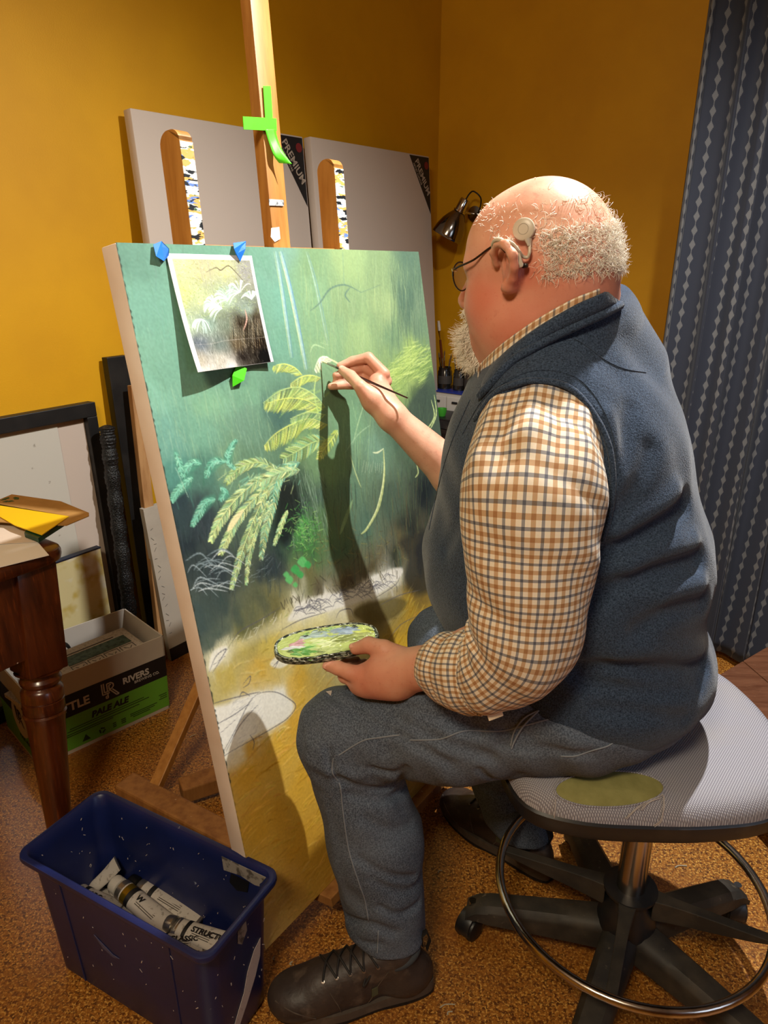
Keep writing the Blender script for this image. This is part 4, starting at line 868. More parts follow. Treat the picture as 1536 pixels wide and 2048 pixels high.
# ------------------------------------------------------------------ painter: pigment laid stroke by stroke on a fine mesh
def hexc(h): h = h.lstrip('#'); return np.array([int(h[i:i + 2], 16) / 255 for i in (0, 2, 4)], np.float32)
def tolin(a): return np.where(a <= .04045, a / 12.92, ((np.clip(a, 0, 1) + .055) / 1.055) ** 2.4)
class Raster:
    def __init__(s, w, h, mapf): s.w, s.h = w, h; s.a = np.zeros((h, w, 3), np.float32); s.hgt = np.zeros((h, w), np.float32); s.m = mapf
    def noise(s, sx, sy, seed):        # smooth noise 0..1 with cell sizes in raster cells
        r = np.random.default_rng(seed); gw, gh = int(s.w / sx) + 3, int(s.h / sy) + 3; g = r.random((gh, gw)).astype(np.float32)
        X = np.arange(s.w) / sx; Y = np.arange(s.h) / sy; xi, yi = X.astype(int), Y.astype(int); fx, fy = X - xi, Y - yi; fx = fx * fx * (3 - 2 * fx); fy = fy * fy * (3 - 2 * fy)
        A = g[yi][:, xi]; B = g[yi][:, xi + 1]; C = g[yi + 1][:, xi]; D = g[yi + 1][:, xi + 1]; fx = fx[None]; fy = fy[:, None]
        return A * (1 - fx) * (1 - fy) + B * fx * (1 - fy) + C * (1 - fx) * fy + D * fx * fy
    def control(s, pts, power=3.2):
        gx, gy = 66, 100; X, Y = np.meshgrid(np.linspace(0, s.w - 1, gx), np.linspace(0, s.h - 1, gy))
        P = np.array([s.m(p[0], p[1]) for p in pts]); C = np.array([hexc(p[2]) for p in pts])
        d = np.hypot(X[..., None] - P[:, 0], Y[..., None] - P[:, 1]) + 3; w = d ** -power; w /= w.sum(-1, keepdims=True); G = (w @ C).astype(np.float32)
        xs = np.linspace(0, gx - 1.001, s.w); ys = np.linspace(0, gy - 1.001, s.h); xs = np.clip(xs[None] + (s.noise(14, 34, 1) - .5) * 3, 0, gx - 1.01); ys = np.clip(ys[:, None] + (s.noise(34, 26, 2) - .5) * 3 + (s.noise(7, 9, 6) - .5) * 1.2, 0, gy - 1.01)
        xi, yi = xs.astype(int), ys.astype(int); fx, fy = (xs - xi)[..., None], (ys - yi)[..., None]
        s.a[:] = G[yi, xi] * (1 - fx) * (1 - fy) + G[yi, xi + 1] * fx * (1 - fy) + G[yi + 1, xi] * (1 - fx) * fy + G[yi + 1, xi + 1] * fx * fy
    def seg(s, p, q, w0, w1, c, al=1.0, hg=0.0):
        x0, x1 = int(min(p[0], q[0]) - w0 - w1 - 2), int(max(p[0], q[0]) + w0 + w1 + 3); y0, y1 = int(min(p[1], q[1]) - w0 - w1 - 2), int(max(p[1], q[1]) + w0 + w1 + 3)
        x0, y0 = max(x0, 0), max(y0, 0); x1, y1 = min(x1, s.w), min(y1, s.h)
        if x0 >= x1 or y0 >= y1: return
        X = np.arange(x0, x1)[None] + .0; Y = np.arange(y0, y1)[:, None] + .0; dx, dy = q[0] - p[0], q[1] - p[1]; L2 = dx * dx + dy * dy + 1e-6
        t = np.clip(((X - p[0]) * dx + (Y - p[1]) * dy) / L2, 0, 1); d = np.hypot(X - p[0] - t * dx, Y - p[1] - t * dy); r = w0 + (w1 - w0) * t
        k = (np.clip(r - d + .5, 0, 1) * al).astype(np.float32); v = s.a[y0:y1, x0:x1]; v += (c - v) * k[..., None]
        if hg: s.hgt[y0:y1, x0:x1] = np.maximum(s.hgt[y0:y1, x0:x1], k * hg)
    def stroke(s, pts, w, c, al=1.0, hg=.25, taper=True, raw=False, n=5):
        P = pts if raw else [np.array(s.m(*p)) for p in pts]; P = curve_pts(P, n) if len(P) > 2 else [np.asarray(P[0], float), np.asarray(P[-1], float)]
        c = hexc(c) if isinstance(c, str) else c; m = len(P) - 1
        def ww(t): return w * (max(.25, math.sin(math.pi * min(max(t, .04), .96)) ** .6) if taper else 1)
        for i in range(m): s.seg(P[i], P[i + 1], ww(i / m), ww((i + 1) / m), c, al, hg)
    def poly(s, pts, c, al=1.0, soft=1.0, sm=True):
        P = [np.array(s.m(*p)) for p in pts]; P = curve_pts(P, 6, closed=True) if sm else P
        P = np.array(P); x0, y0 = np.maximum(np.floor(P.min(0) - soft * 2).astype(int), 0); x1 = min(int(P[:, 0].max() + soft * 2) + 2, s.w); y1 = min(int(P[:, 1].max() + soft * 2) + 2, s.h)
        if x0 >= x1 or y0 >= y1: return
        X, Y = np.meshgrid(np.arange(x0, x1), np.arange(y0, y1)); ins = np.zeros(X.shape, bool); D = np.full(X.shape, 1e9)
        for i in range(len(P)):
            a, b = P[i - 1], P[i]; cond = ((a[1] > Y) != (b[1] > Y)); 
            with np.errstate(divide='ignore', invalid='ignore'): xx = (b[0] - a[0]) * (Y - a[1]) / (b[1] - a[1] + 1e-12) + a[0]
            ins ^= cond & (X < xx); dx, dy = b - a; t = np.clip(((X - a[0]) * dx + (Y - a[1]) * dy) / (dx * dx + dy * dy + 1e-9), 0, 1); D = np.minimum(D, np.hypot(X - a[0] - t * dx, Y - a[1] - t * dy))
        k = np.clip(np.where(ins, D, -D) / soft * .5 + .5, 0, 1).astype(np.float32) * al; c = hexc(c) if isinstance(c, str) else c
        v = s.a[y0:y1, x0:x1]; v += (c - v) * k[..., None]
def pigment_mesh(name, R, corner, m, parent=None, relief=.0006, back=None):
    """R.h x R.w vertex sheet; corner(i, j, height) -> position arrays"""
    h, w = R.h, R.w; J, I = np.meshgrid(np.arange(w), np.arange(h)); P = corner(J / (w - 1), I / (h - 1), R.hgt * relief).reshape(-1, 3)
    me = bpy.data.meshes.new(name); nq = (h - 1) * (w - 1); me.vertices.add(h * w); me.vertices.foreach_set('co', P.astype(np.float32).ravel())
    a = (np.arange(h - 1)[:, None] * w + np.arange(w - 1)[None]).ravel(); lv = np.stack([a, a + w, a + w + 1, a + 1], 1).astype(np.int32)
    me.loops.add(nq * 4); me.loops.foreach_set('vertex_index', lv.ravel()); me.polygons.add(nq); me.polygons.foreach_set('loop_start', np.arange(0, nq * 4, 4, dtype=np.int32))
    me.update(calc_edges=True); me.polygons.foreach_set('use_smooth', np.ones(nq, bool)); me.validate()
    at_ = me.color_attributes.new('pigment', 'FLOAT_COLOR', 'POINT'); c = np.concatenate([tolin(np.clip(R.a, 0, 1)), np.ones((h, w, 1))], -1).astype(np.float32); at_.data.foreach_set('color', c.ravel())
    me.materials.append(m); return put(bpy.data.objects.new(name, me), parent)
GW, GH = 528, 800
def mapP(px, py): s_, t_ = px2st(px, py); return (s_ / PW * (GW - 1), (1 - t_ / PH) * (GH - 1))
R = Raster(GW, GH, mapP)
R.control([(245,510,'#4d7a66'),(400,510,'#58886f'),(520,505,'#5a8a72'),(556,520,'#669080'),(620,520,'#66885c'),(700,520,'#7f9a62'),(760,520,'#6b8558'),(820,520,'#435d4a'),
(260,600,'#5f947e'),(300,640,'#5f947e'),(560,600,'#5f9680'),(620,600,'#6d9469'),(700,600,'#6f8c5e'),(770,600,'#7a935f'),(812,600,'#405a48'),(840,620,'#5a7256'),
(290,700,'#669a80'),(340,760,'#5f9279'),(400,700,'#5f9279'),(450,600,'#5f9480'),(570,690,'#5c9078'),(640,690,'#6c9468'),(720,680,'#7d9c63'),(780,670,'#5c7c56'),(840,665,'#546f52'),
(820,720,'#8ba552'),(790,755,'#7d9a4e'),(850,790,'#34452f'),(860,740,'#5f7d3f'),(320,800,'#6ba48a'),(420,800,'#6a9d78'),(500,800,'#5f9070'),(700,850,'#5f8a64'),(750,900,'#5b8068'),(800,870,'#3a5540'),
(330,870,'#5d9482'),(400,870,'#5f957a'),(480,850,'#587f68'),(560,845,'#35584f'),(345,940,'#3f7a6c'),(400,935,'#3c6a5a'),(460,920,'#5c8262'),(520,930,'#4d7257'),
(355,1010,'#1f2e33'),(400,1060,'#222c31'),(370,1100,'#1a2429'),(440,1150,'#222c31'),(560,1080,'#1d2c2b'),(600,1020,'#20312a'),(540,1130,'#232d31'),(570,990,'#1c2a24'),(640,1000,'#3c5544'),(680,1100,'#3c5a41'),(730,1050,'#42604f'),(780,1000,'#3a4d3e'),
(820,1050,'#1d2320'),(850,980,'#141a1c'),(790,1120,'#2a2f22'),(850,1100,'#1c2024'),(700,980,'#4c6e55'),(660,940,'#5f8556'),(610,900,'#5f8556'),
(610,1100,'#32602f'),(600,1060,'#3f7a3a'),(650,1060,'#45683a'),(620,1150,'#5c5c34'),(690,1150,'#4a4028'),(740,1130,'#463e26'),(820,1090,'#6b5a2c'),(640,1170,'#4c4530'),(700,1165,'#3a3226'),
(400,1240,'#2b3c3c'),(430,1210,'#2c3a38'),(470,1235,'#37433a'),(520,1205,'#454b36'),(425,1270,'#3b4a42'),(480,1262,'#57592e'),(550,1215,'#5a5730'),
(600,1210,'#d9d6c4'),(660,1195,'#dcd8c9'),(740,1180,'#d9d8ce'),(790,1150,'#dad9cf'),(700,1205,'#d4cfba'),(560,1240,'#bfb36a'),(640,1240,'#d3c983'),(700,1230,'#c9c08a'),(590,1260,'#cfc27a'),
(480,1290,'#b3a045'),(540,1290,'#c0aa45'),(440,1310,'#d4cfa8'),(600,1300,'#cbb558'),(450,1360,'#b39d42'),(520,1350,'#c39c35'),(600,1360,'#cf9f2c'),(740,1235,'#574a1e'),(775,1290,'#8a6c1c'),(820,1220,'#9a7a20'),(840,1260,'#b98a18'),(800,1300,'#c79a1e'),(830,1175,'#5f4b1c'),(700,1280,'#c4b060'),
(470,1430,'#dcdccb'),(550,1400,'#e2e2d6'),(520,1440,'#e0e0d2'),(455,1480,'#d9d6c0'),(600,1440,'#cf9a26'),(500,1545,'#c9911f'),(560,1500,'#d2a02a'),(620,1550,'#d09a24'),(520,1650,'#c68d1c'),(600,1680,'#c89022'),(560,1800,'#c39034'),(640,1700,'#be8820'),(700,1550,'#cb9828'),(850,1450,'#d0a02a'),(540,1870,'#bd8f42'),(900,1500,'#cb9a2e')])
def inpoly_color(px, py): x, y = R.m(px, py); x = int(np.clip(x, 0, GW - 1)); y = int(np.clip(y, 0, GH - 1)); return R.a[y, x].copy()
prs = random.Random(5)
def jit(c, k): return np.clip(c + np.array([prs.uniform(-k, k)] * 3) + np.array([prs.uniform(-k, k) * .35 for _ in range(3)]), 0, 1).astype(np.float32)
# broken vertical brushwork in the greens, swirling brushwork in the ochre
for k in range(3600):
    y = prs.random() * GH; x = prs.random() * GW; c = R.a[int(y), int(x)].copy(); yellow = c[0] > c[1] * 1.12 and c[0] > .5
    L_ = prs.uniform(6, 26)
    if y > GH * .56 and c[2] < .4 and yellow:
        a = prs.uniform(-.55, .15) + .35 * math.sin(x * .03); p = [(x, y), (x + math.cos(a) * L_ * .5, y + math.sin(a) * L_ * .5 - prs.uniform(0, 2)), (x + math.cos(a) * L_, y + math.sin(a) * L_)]; R.stroke(p, prs.uniform(.5, 1.8), jit(c, .075), .6, .5, raw=True, n=3)
    else:
        a = math.pi / 2 + prs.uniform(-.35, .35); p = [(x, y), (x + math.cos(a) * L_, y + math.sin(a) * L_)]; R.stroke(p, prs.uniform(.6, 2.4), jit(c, .06), .5, .4, raw=True)
for k in range(420):       # light yellow-green drybrush, upper right
    x, y = prs.uniform(600, 830), prs.uniform(510, 700); R.stroke([(x, y), (x + prs.uniform(-5, 8), y + prs.uniform(15, 60))], prs.uniform(.5, 1.5), prs.choice(['#9db06a', '#8aa368', '#a8b878', '#5c7c5c', '#87a37c']), .35, .4)
for k in range(260): x, y = prs.uniform(300, 540), prs.uniform(760, 900); R.stroke([(x, y), (x + prs.uniform(4, 12), y + prs.uniform(20, 50))], prs.uniform(.5, 1.2), prs.choice(['#8ab88a', '#7fae98', '#9bb98a', '#5a8b78']), .35, .4)
for k in range(200): x, y = prs.uniform(780, 850), prs.uniform(520, 680); R.stroke([(x, y), (x + prs.uniform(-3, 6), y + prs.uniform(20, 60))], prs.uniform(1, 3), prs.choice(['#3f5847', '#4c6a52', '#33493c']), .3, .2)
# ribbons of falling light
for pts, w in (((( 551,504), (562, 570), (572, 640), (583, 715)), 2.0), (((561, 504), (578, 570), (595, 650), (612, 738)), 3.2)):
    R.stroke(pts, w, '#8fb3ae', .8, .3); R.stroke([(p[0] + 3, p[1]) for p in pts], w * .35, '#4f7fa6', .7); R.stroke([(p[0] - 3, p[1]) for p in pts], w * .3, '#b9c98c', .8)
R.stroke([(612, 504), (630, 570), (655, 690)], 1.3, '#8fb0a4', .6); R.stroke([(615, 504), (634, 570), (657, 680)], .7, '#5f87a0', .6); R.stroke([(685, 505), (688, 570)], 1.6, '#50756a', .6)
for pts in (((620, 622), (640, 605), (660, 578), (690, 570), (722, 585)), ((722, 585), (760, 570)), ((700, 575), (690, 590), (700, 605))): R.stroke(pts, 1.2, '#4a685a', .75)
def frond(sp, L0, cols, side=0, dens=1.0, w=.8, ang=.9, outline=None, al=.85):
    """spine in photo pixels; side 0 both, 1 below, -1 above"""
    P = curve_pts([np.array(p, float) for p in sp], 14); m = len(P); 
    for i in range(1, m - 1):
        t = i / m; T = nrm(P[i + 1] - P[i - 1]); N_ = np.array([-T[1], T[0]]); N_ = N_ if N_[1] > 0 else -N_
        for sd in ((1,) if side == 1 else (-1,) if side == -1 else (1, -1)):
            for q in range(max(1, int(dens * 1.5))):
                if prs.random() < .2: continue
                L_ = L0 * math.sin(math.pi * min(.97, .12 + t * .85)) ** .7 * prs.uniform(.75, 1.1); d = nrm(N_ * sd * math.cos(ang * .75) + T * math.sin(ang * .75))
                e = P[i] + d * L_ + np.array([0, L_ * .12]); R.stroke([tuple(P[i]), tuple((P[i] + e) / 2 + N_ * sd * L_ * .05), tuple(e)], w * prs.uniform(.35, .75), jit(hexc(prs.choice(cols)) * prs.choice([1, 1, .82, .6, 1.08]), .05), al * prs.uniform(.6, 1), .8, n=3)
    R.stroke([tuple(p) for p in P[::4]], .6, outline or cols[0], .9, .9)
Y1 = ['#c8d35c', '#b3c552', '#a5bb4c', '#dbe07a', '#8fae4a']; G1 = ['#a9c46c', '#8fb55e', '#c3d483', '#79a256']; T1 = ['#6fc0a0', '#57a688', '#8fd0ae', '#3f8a6c']
P1 = ['#cfe08a', '#b4d07a', '#a0c584', '#e0e696', '#8fbf92', '#7fae6a']
for k in range(30): x, y = prs.uniform(560, 660), prs.uniform(770, 900); R.stroke([(x, y), (x + prs.uniform(-25, 10), y + prs.uniform(5, 25))], prs.uniform(2, 5), prs.choice(['#7fa556', '#6c984f', '#8fb45c', '#5d8a50']), .5)
frond([(604, 750), (588, 735), (566, 728), (546, 733)], 22, Y1, 1, 1.4); frond([(641, 756), (622, 751), (602, 754), (580, 768)], 22, Y1, 1, 1.4)
frond([(650, 815), (628, 790), (596, 775), (560, 782), (526, 806)], 30, G1 + Y1[:2], 1, 2, 1.0); frond([(645, 820), (610, 800), (570, 797), (530, 808)], 32, Y1, 1, 2, 1.0)
frond([(655, 850), (620, 838), (585, 848), (550, 868), (528, 892)], 34, Y1, 1, 2.2, 1.0); frond([(652, 830), (615, 825), (580, 838)], 22, G1, 1, 1.5); frond([(652, 880), (625, 885), (595, 902), (566, 918)], 26, G1 + T1[:1], 0, 2, .9)
frond([(675, 860), (662, 880), (648, 898), (636, 918)], 14, Y1, 0, 1.5); R.stroke([(633, 750), (628, 790), (640, 840)], 1.2, '#9fbf6a', .8)
frond([(664, 722), (652, 714), (638, 718), (628, 740)], 22, ['#e6eecb', '#d3e0a0', '#f0f2dc'], 1, 1.6, .9); R.stroke([(655, 716), (672, 725), (682, 733)], 1.1, '#cddc98', .9)
for pts in (((620, 705), (628, 690), (650, 697)), ((640, 685), (655, 690)), ((703, 800), (712, 840)), ((672, 835), (682, 880)), ((730, 800), (715, 850), (705, 890))): R.stroke(pts, .9, '#9fc08a', .7)
# right-hand fern, olive
for k in range(420):
    t = prs.random(); r = prs.random(); x0, y0 = 868 - 10 * r, 690 + 75 * r; x1, y1 = 765 + prs.uniform(-10, 30), 745 + prs.uniform(0, 70); px_, py_ = x0 + (x1 - x0) * t, y0 + (y1 - y0) * t * t - 18 * math.sin(math.pi * t)
    R.stroke([(px_, py_), (px_ - prs.uniform(8, 22), py_ + prs.uniform(2, 18))], prs.uniform(.6, 1.4), prs.choice(['#a4bd5a', '#86a44a', '#bccf70', '#6c8a3e', '#55743a']), .75, .7)
R.poly([(822, 800), (846, 768), (862, 742), (880, 800), (890, 900), (850, 905), (820, 870), (808, 835)], '#2b3a33', .75, 4)
for k in range(70): x, y = prs.uniform(812, 870), prs.uniform(780, 960); R.stroke([(x, y), (x + prs.uniform(-8, 4), y + prs.uniform(15, 45))], prs.uniform(.7, 2), prs.choice(['#1a2420', '#3a4f3c', '#46603f', '#22302c']), .6)
for pts in (((862, 800), (868, 835), (846, 868)), ((868, 790), (872, 830), (858, 862)), ((832, 925), (836, 945), (830, 955))): R.stroke(pts, 1.6, '#a9bd72', .8)
# trunk and undergrowth
for k in range(260):
    x, y = prs.uniform(640, 860), prs.uniform(930, 1110); R.stroke([(x, y), (x + prs.uniform(-4, 10), y + prs.uniform(25, 80))], prs.uniform(.6, 2.2), prs.choice(['#20302a', '#2f4434', '#465c3a', '#5a4a2c', '#18201e', '#3a5a50', '#5c6b3e']), .5, .5)
for k in range(150): x, y = prs.uniform(575, 650), prs.uniform(930, 1050); R.stroke([(x, y), (x + prs.uniform(2, 14), y + prs.uniform(20, 60))], prs.uniform(.5, 1.2), prs.choice(['#0f1716', '#6c8a74', '#20302b', '#4a6450', '#8aa38c']), .6, .5)
R.poly([(560, 975), (590, 965), (600, 1010), (590, 1060), (565, 1090), (548, 1050), (555, 1010)], '#0e1413', .75, 5)
for k in range(160): x, y = prs.uniform(345, 640), prs.uniform(1000, 1180); R.stroke([(x, y), (x + prs.uniform(-6, 6), y + prs.uniform(10, 40))], prs.uniform(.7, 2.4), prs.choice(['#101719', '#2b383d', '#1c2a2b', '#38474b']), .5, .4)
R.stroke([(766, 898), (768, 950), (758, 1010), (735, 1055), (722, 1068)], 2.6, '#a9b870', .85, .8); R.stroke([(768, 900), (766, 960), (752, 1020), (732, 1058)], .9, '#d3dc9a', .8, .9); R.stroke([(745, 905), (755, 905), (767, 897)], 1.2, '#c9d4a4', .9)
for k in range(9): R.stroke([(728 + k * 4.5, 925 + prs.uniform(-4, 4)), (726 + k * 4.5 + prs.uniform(-3, 3), 945 + prs.uniform(-5, 5))], .6, '#c9d4b0', .8)
R.stroke([(705, 1000), (690, 1040), (680, 1068)], 3.4, '#6c8a5a', .8); R.stroke([(700, 910), (712, 950), (722, 975)], 1.2, '#9fb072', .8); R.stroke([(690, 905), (715, 870), (740, 850)], .8, '#93b58c', .7)
for k in range(40): x = prs.uniform(672, 760); R.stroke([(x, prs.uniform(820, 880)), (x + prs.uniform(-10, 10), prs.uniform(900, 960))], prs.uniform(.6, 1.6), prs.choice(['#6f9c78', '#83ad84', '#54806c', '#90b06c']), .5)
# big drooping pale fronds
for sp, L_, cl in ((((548, 945), (510, 965), (470, 1000), (440, 1040), (421, 1082)), 22, P1), (((552, 955), (520, 985), (480, 1030), (455, 1075), (440, 1108)), 18, P1), (((545, 965), (520, 1010), (495, 1070), (475, 1130), (462, 1178)), 15, P1), (((538, 1000), (515, 1050), (498, 1110), (492, 1170)), 11, P1), (((560, 960), (545, 1010), (530, 1060), (522, 1118)), 16, P1[2:] + T1[:1]), (((575, 1020), (562, 1050), (548, 1090)), 9, P1), (((560, 945), (520, 925), (480, 935), (452, 965)), 20, G1 + P1[2:]), (((600, 925), (575, 935), (552, 965), (545, 1000)), 20, T1 + P1[2:]), (((600, 940), (560, 945), (520, 965)), 22, P1[2:])): frond(sp, L_, cl, 0, 2.2, 1.1, 1.25)
R.stroke([(486, 1020), (468, 1042), (455, 1062)], 4, '#e3d79a', .6)
for k in range(60): x, y = prs.uniform(450, 600), prs.uniform(925, 975); R.stroke([(x, y), (x + prs.uniform(-18, 6), y + prs.uniform(4, 20))], prs.uniform(.8, 2), prs.choice(P1 + T1 + ['#3c5f4a']), .6)
for sp, L_ in ((((385, 955), (368, 968), (352, 985), (343, 1003)), 12), (((430, 998), (412, 1005), (398, 1025), (384, 1052)), 13), (((402, 928), (388, 925), (374, 936), (366, 955)), 11), (((450, 925), (432, 922), (418, 935), (412, 955)), 11), (((470, 940), (455, 920), (462, 895), (472, 880)), 9), (((350, 905), (358, 925), (362, 950)), 9), (((440, 975), (450, 985), (440, 1000)), 9)): R.poly([(sp[0][0], sp[0][1] - 6), (sp[1][0] - 8, sp[1][1] - 6), (sp[-1][0] - 3, sp[-1][1]), (sp[1][0] + 9, sp[1][1] + 9)], '#3f8a6c', .6, 2); frond(sp, L_, T1, 0, 2, .7, 1.1)
for k in range(20): R.stroke([(350 + k * 1.3, 935 + k * 3.0), (352 + k * 1.3, 937 + k * 3.0)], .7, '#a8cdb0', .8)
for k in range(26):        # ghostly white scribbled grass, lower left
    x, y = prs.uniform(368, 440), prs.uniform(1110, 1185); R.stroke([(x, y), (x + prs.uniform(10, 30), y - prs.uniform(4, 22)), (x + prs.uniform(35, 60), y + prs.uniform(-12, 10))], prs.uniform(.4, .9), prs.choice(['#93a5ab', '#b8c5c8', '#6d8086']), .75, .5)
for k in range(22): x, y = prs.uniform(470, 560), prs.uniform(1110, 1165); R.stroke([(x, y), (x + prs.uniform(6, 22), y - prs.uniform(2, 16))], prs.uniform(.4, .8), '#7f9296', .6)
# bright green seedlings
for k in range(190): x, y = prs.gauss(606, 16), prs.gauss(1065, 26); R.stroke([(x, y), (x + prs.uniform(-10, 12), y + prs.uniform(-12, 6))], prs.uniform(.8, 1.8), prs.choice(['#4aa53e', '#6fb552', '#357a34', '#8cc060', '#3f8f3c']), .75, .7)
for (x, y, r) in ((590, 1140, 9), (604, 1125, 10), (578, 1160, 8), (600, 1150, 7), (615, 1130, 7), (572, 1150, 6), (590, 1170, 5)): R.poly([(x - r, y), (x, y - r * 1.2), (x + r, y - r * .2), (x + r * .3, y + r)], prs.choice(['#2f9a44', '#4fb25a', '#3a8f3c']), .9, 1)
for k in range(150): x, y = prs.uniform(625, 840), prs.uniform(1060, 1180) ; R.stroke([(x, y), (x + prs.uniform(-14, 14), y + prs.uniform(-8, 16))], prs.uniform(.8, 2.6), prs.choice(['#6a6034', '#3a3020', '#8a7a40', '#52462a', '#242018', '#7d7436']), .5, .5)
R.poly([(800, 1080), (860, 1060), (900, 1100), (880, 1160), (838, 1190), (808, 1160), (815, 1120)], '#1c1e1e', .7, 6)
# ragged pale bank, stones and pencil lines
R.poly([(400, 1330), (440, 1292), (500, 1268), (560, 1235), (640, 1205), (700, 1190), (745, 1160), (790, 1140), (805, 1150), (800, 1165), (760, 1190), (720, 1215), (640, 1240), (560, 1262), (500, 1290), (450, 1318), (420, 1345)], '#d8d2a8', .45, 5)
R.poly([(575, 1240), (600, 1205), (640, 1190), (700, 1180), (750, 1150), (800, 1135), (802, 1152), (770, 1180), (730, 1200), (650, 1225), (600, 1240)], '#dedbd0', .85, 2)
R.poly([(710, 1218), (740, 1205), (790, 1195), (812, 1205), (790, 1235), (745, 1245), (712, 1235)], '#54481f', .8, 3)
for k in range(60):        # torn dark edge of the shadowed bank
    t = prs.random(); x = 560 + t * 240; y = 1215 - t * 68 + prs.uniform(-9, 3); R.stroke([(x, y - 8), (x + prs.uniform(-4, 10), y + prs.uniform(0, 10))], prs.uniform(.8, 2.2), prs.choice(['#2e2a20', '#4a4430', '#6a6448']), .8)
PEN = '#4a4a55'
for k in range(70): t = prs.random(); x = 585 + t * 190; y = 1232 - t * 62 + prs.uniform(-16, 8); R.stroke([(x, y), (x + prs.uniform(5, 18), y - prs.uniform(2, 16)), (x + prs.uniform(14, 30), y + prs.uniform(-10, 4))], .45, PEN, .65, 0)
R.poly([(418, 1342), (424, 1306), (448, 1292), (456, 1300), (440, 1326)], '#dddccb', .95, 1.5); R.poly([(540, 1330), (548, 1316), (560, 1312), (585, 1318), (562, 1336)], '#dddac4', .9, 1.5)
R.poly([(420, 1420), (455, 1408), (500, 1388), (545, 1383), (578, 1396), (588, 1415), (570, 1442), (530, 1462), (500, 1478), (470, 1500), (448, 1512), (434, 1480)], '#e1e0d3', .96, 3)
R.poly([(440, 1500), (480, 1485), (490, 1520), (460, 1535)], '#d5cfb6', .6, 5)
for pts in (((424, 1408), (450, 1400), (500, 1388), (520, 1384)), ((500, 1400), (520, 1386), (550, 1384), (575, 1396), (591, 1412), (575, 1436), (545, 1456), (510, 1476), (470, 1498), (448, 1512)), ((445, 1506), (470, 1460), (495, 1410), (505, 1398)), ((452, 1502), (480, 1450), (515, 1410)), ((430, 1450), (470, 1428), (500, 1405)), ((436, 1470), (470, 1440)), ((478, 1395), (485, 1384), (500, 1392)), ((486, 1368), (500, 1352), (498, 1366), (486, 1376)), ((500, 1470), (508, 1484), (505, 1500)), ((545, 1334), (556, 1322), (548, 1338)), ((418, 1344), (432, 1312), (452, 1298), (440, 1320), (425, 1345)), ((426, 1330), (450, 1312)), ((640, 1268), (648, 1256), (668, 1258)), ((672, 1236), (680, 1222), (700, 1218), (706, 1232)), ((690, 1248), (708, 1240)), ((465, 1282), (480, 1262), (520, 1240), (560, 1215)), ((560, 1262), (600, 1240), (650, 1225)), ((720, 1180), (740, 1160), (738, 1188)), ((752, 1195), (790, 1170), (800, 1152)), ((760, 1210), (800, 1190), (840, 1180)), ((770, 1290), (800, 1250), (840, 1230))): R.stroke(pts, .55, PEN, .8, 0)
for k in range(30): x, y = prs.uniform(455, 520), prs.uniform(1400, 1490); R.stroke([(x, y), (x + prs.uniform(4, 16), y - prs.uniform(4, 18))], .5, '#7a7d8a', .5, 0)
for k in range(36): t = prs.random(); x = 440 + t * 130; y = 1300 - t * 70 + prs.uniform(-8, 8); R.stroke([(x, y), (x + prs.uniform(3, 10), y - prs.uniform(4, 18))], prs.uniform(.5, 1.3), prs.choice(['#d9dbb8', '#e3e2cc', '#8f9a4a', '#5a6234']), .8)
# dark painted selvedge, left and bottom, slightly ragged
e_ = np.arange(GW)[None]; rag = (R.noise(3, 3, 9)[:, :1] * 2.4); k = np.clip(rag - e_ * 1.0, 0, 1)[..., None] * .8; k[int(GH * .72):] *= .35; R.a += (hexc('#20261f') - R.a) * k
g_ = R.a.mean(-1, keepdims=True); R.a = np.clip(g_ + (R.a - g_) * .92 + .005, 0, 1) ** .88; R.a *= (1 + (R.noise(2, 2, 21) - .5) * .07)[..., None]; R.hgt += R.noise(1.7, 1.7, 22) * .25 
M_pig = attr_mat('oil_pigment', .42, coat=.12)
pnt = empty('fern_painting', pst(PW / 2, 0), 'large unfinished oil painting of tree ferns above ochre stream rocks, on the easel', 'painting')
mb = MB(); mb.box(pst(PW / 2, PH / 2, -PTH / 2 - .0006), PW, PH, PTH, (pa, pb, pn), .003); mb.build('stretched_canvas', M_raw, pnt, True, label='bare pinkish canvas wrapped round the side')
pigment_mesh('painted_face', R, lambda X, Y, H_: pBL + (X * PW)[..., None] * pa + ((1 - Y) * PH)[..., None] * pb + (H_ + .0004)[..., None] * pn, M_pig, pnt, .0007)
# ------------------------------------------------------------------ the pinned colour print
PCs = [px2st(*q) for q in ((330, 507), (502, 512), (538, 725), (374, 748))]
QW, QH = 150, 200
# bilinear frame on the paper: TL, TR, BR, BL with the corners of the image area
def mapQ(px, py):    # inverse of the paper frame (affine is enough)
    s_, t_ = px2st(px, py); TL = np.array(PCs[0]); ux = np.array(PCs[1]) - TL; uy = np.array(PCs[3]) - TL; A_ = np.linalg.solve(np.array([ux, uy]).T, np.array([s_, t_]) - TL); return (A_[0] * (QW - 1), A_[1] * (QH - 1))
Q = Raster(QW, QH, mapQ)
Q.control([(350,530,'#b9bf9a'),(400,540,'#b4b294'),(450,540,'#b9bb98'),(490,540,'#9a9a96'),(350,590,'#b7bc8c'),(400,600,'#aeb694'),(450,600,'#a9b8a4'),(490,620,'#8f9c92'),(370,650,'#a3b09a'),(410,650,'#8a9a8e'),(450,650,'#7d8678'),(480,650,'#4c453c'),(510,640,'#5c554a'),(385,690,'#6f767c'),(430,690,'#77807a'),(470,690,'#6a6050'),(510,690,'#3c352e'),(380,725,'#a8a294'),(430,725,'#b5b0a4'),(480,715,'#3f3a36'),(525,715,'#141312'),(390,742,'#c5c0ba'),(450,735,'#c8c4be')], 3)
qr = random.Random(3)
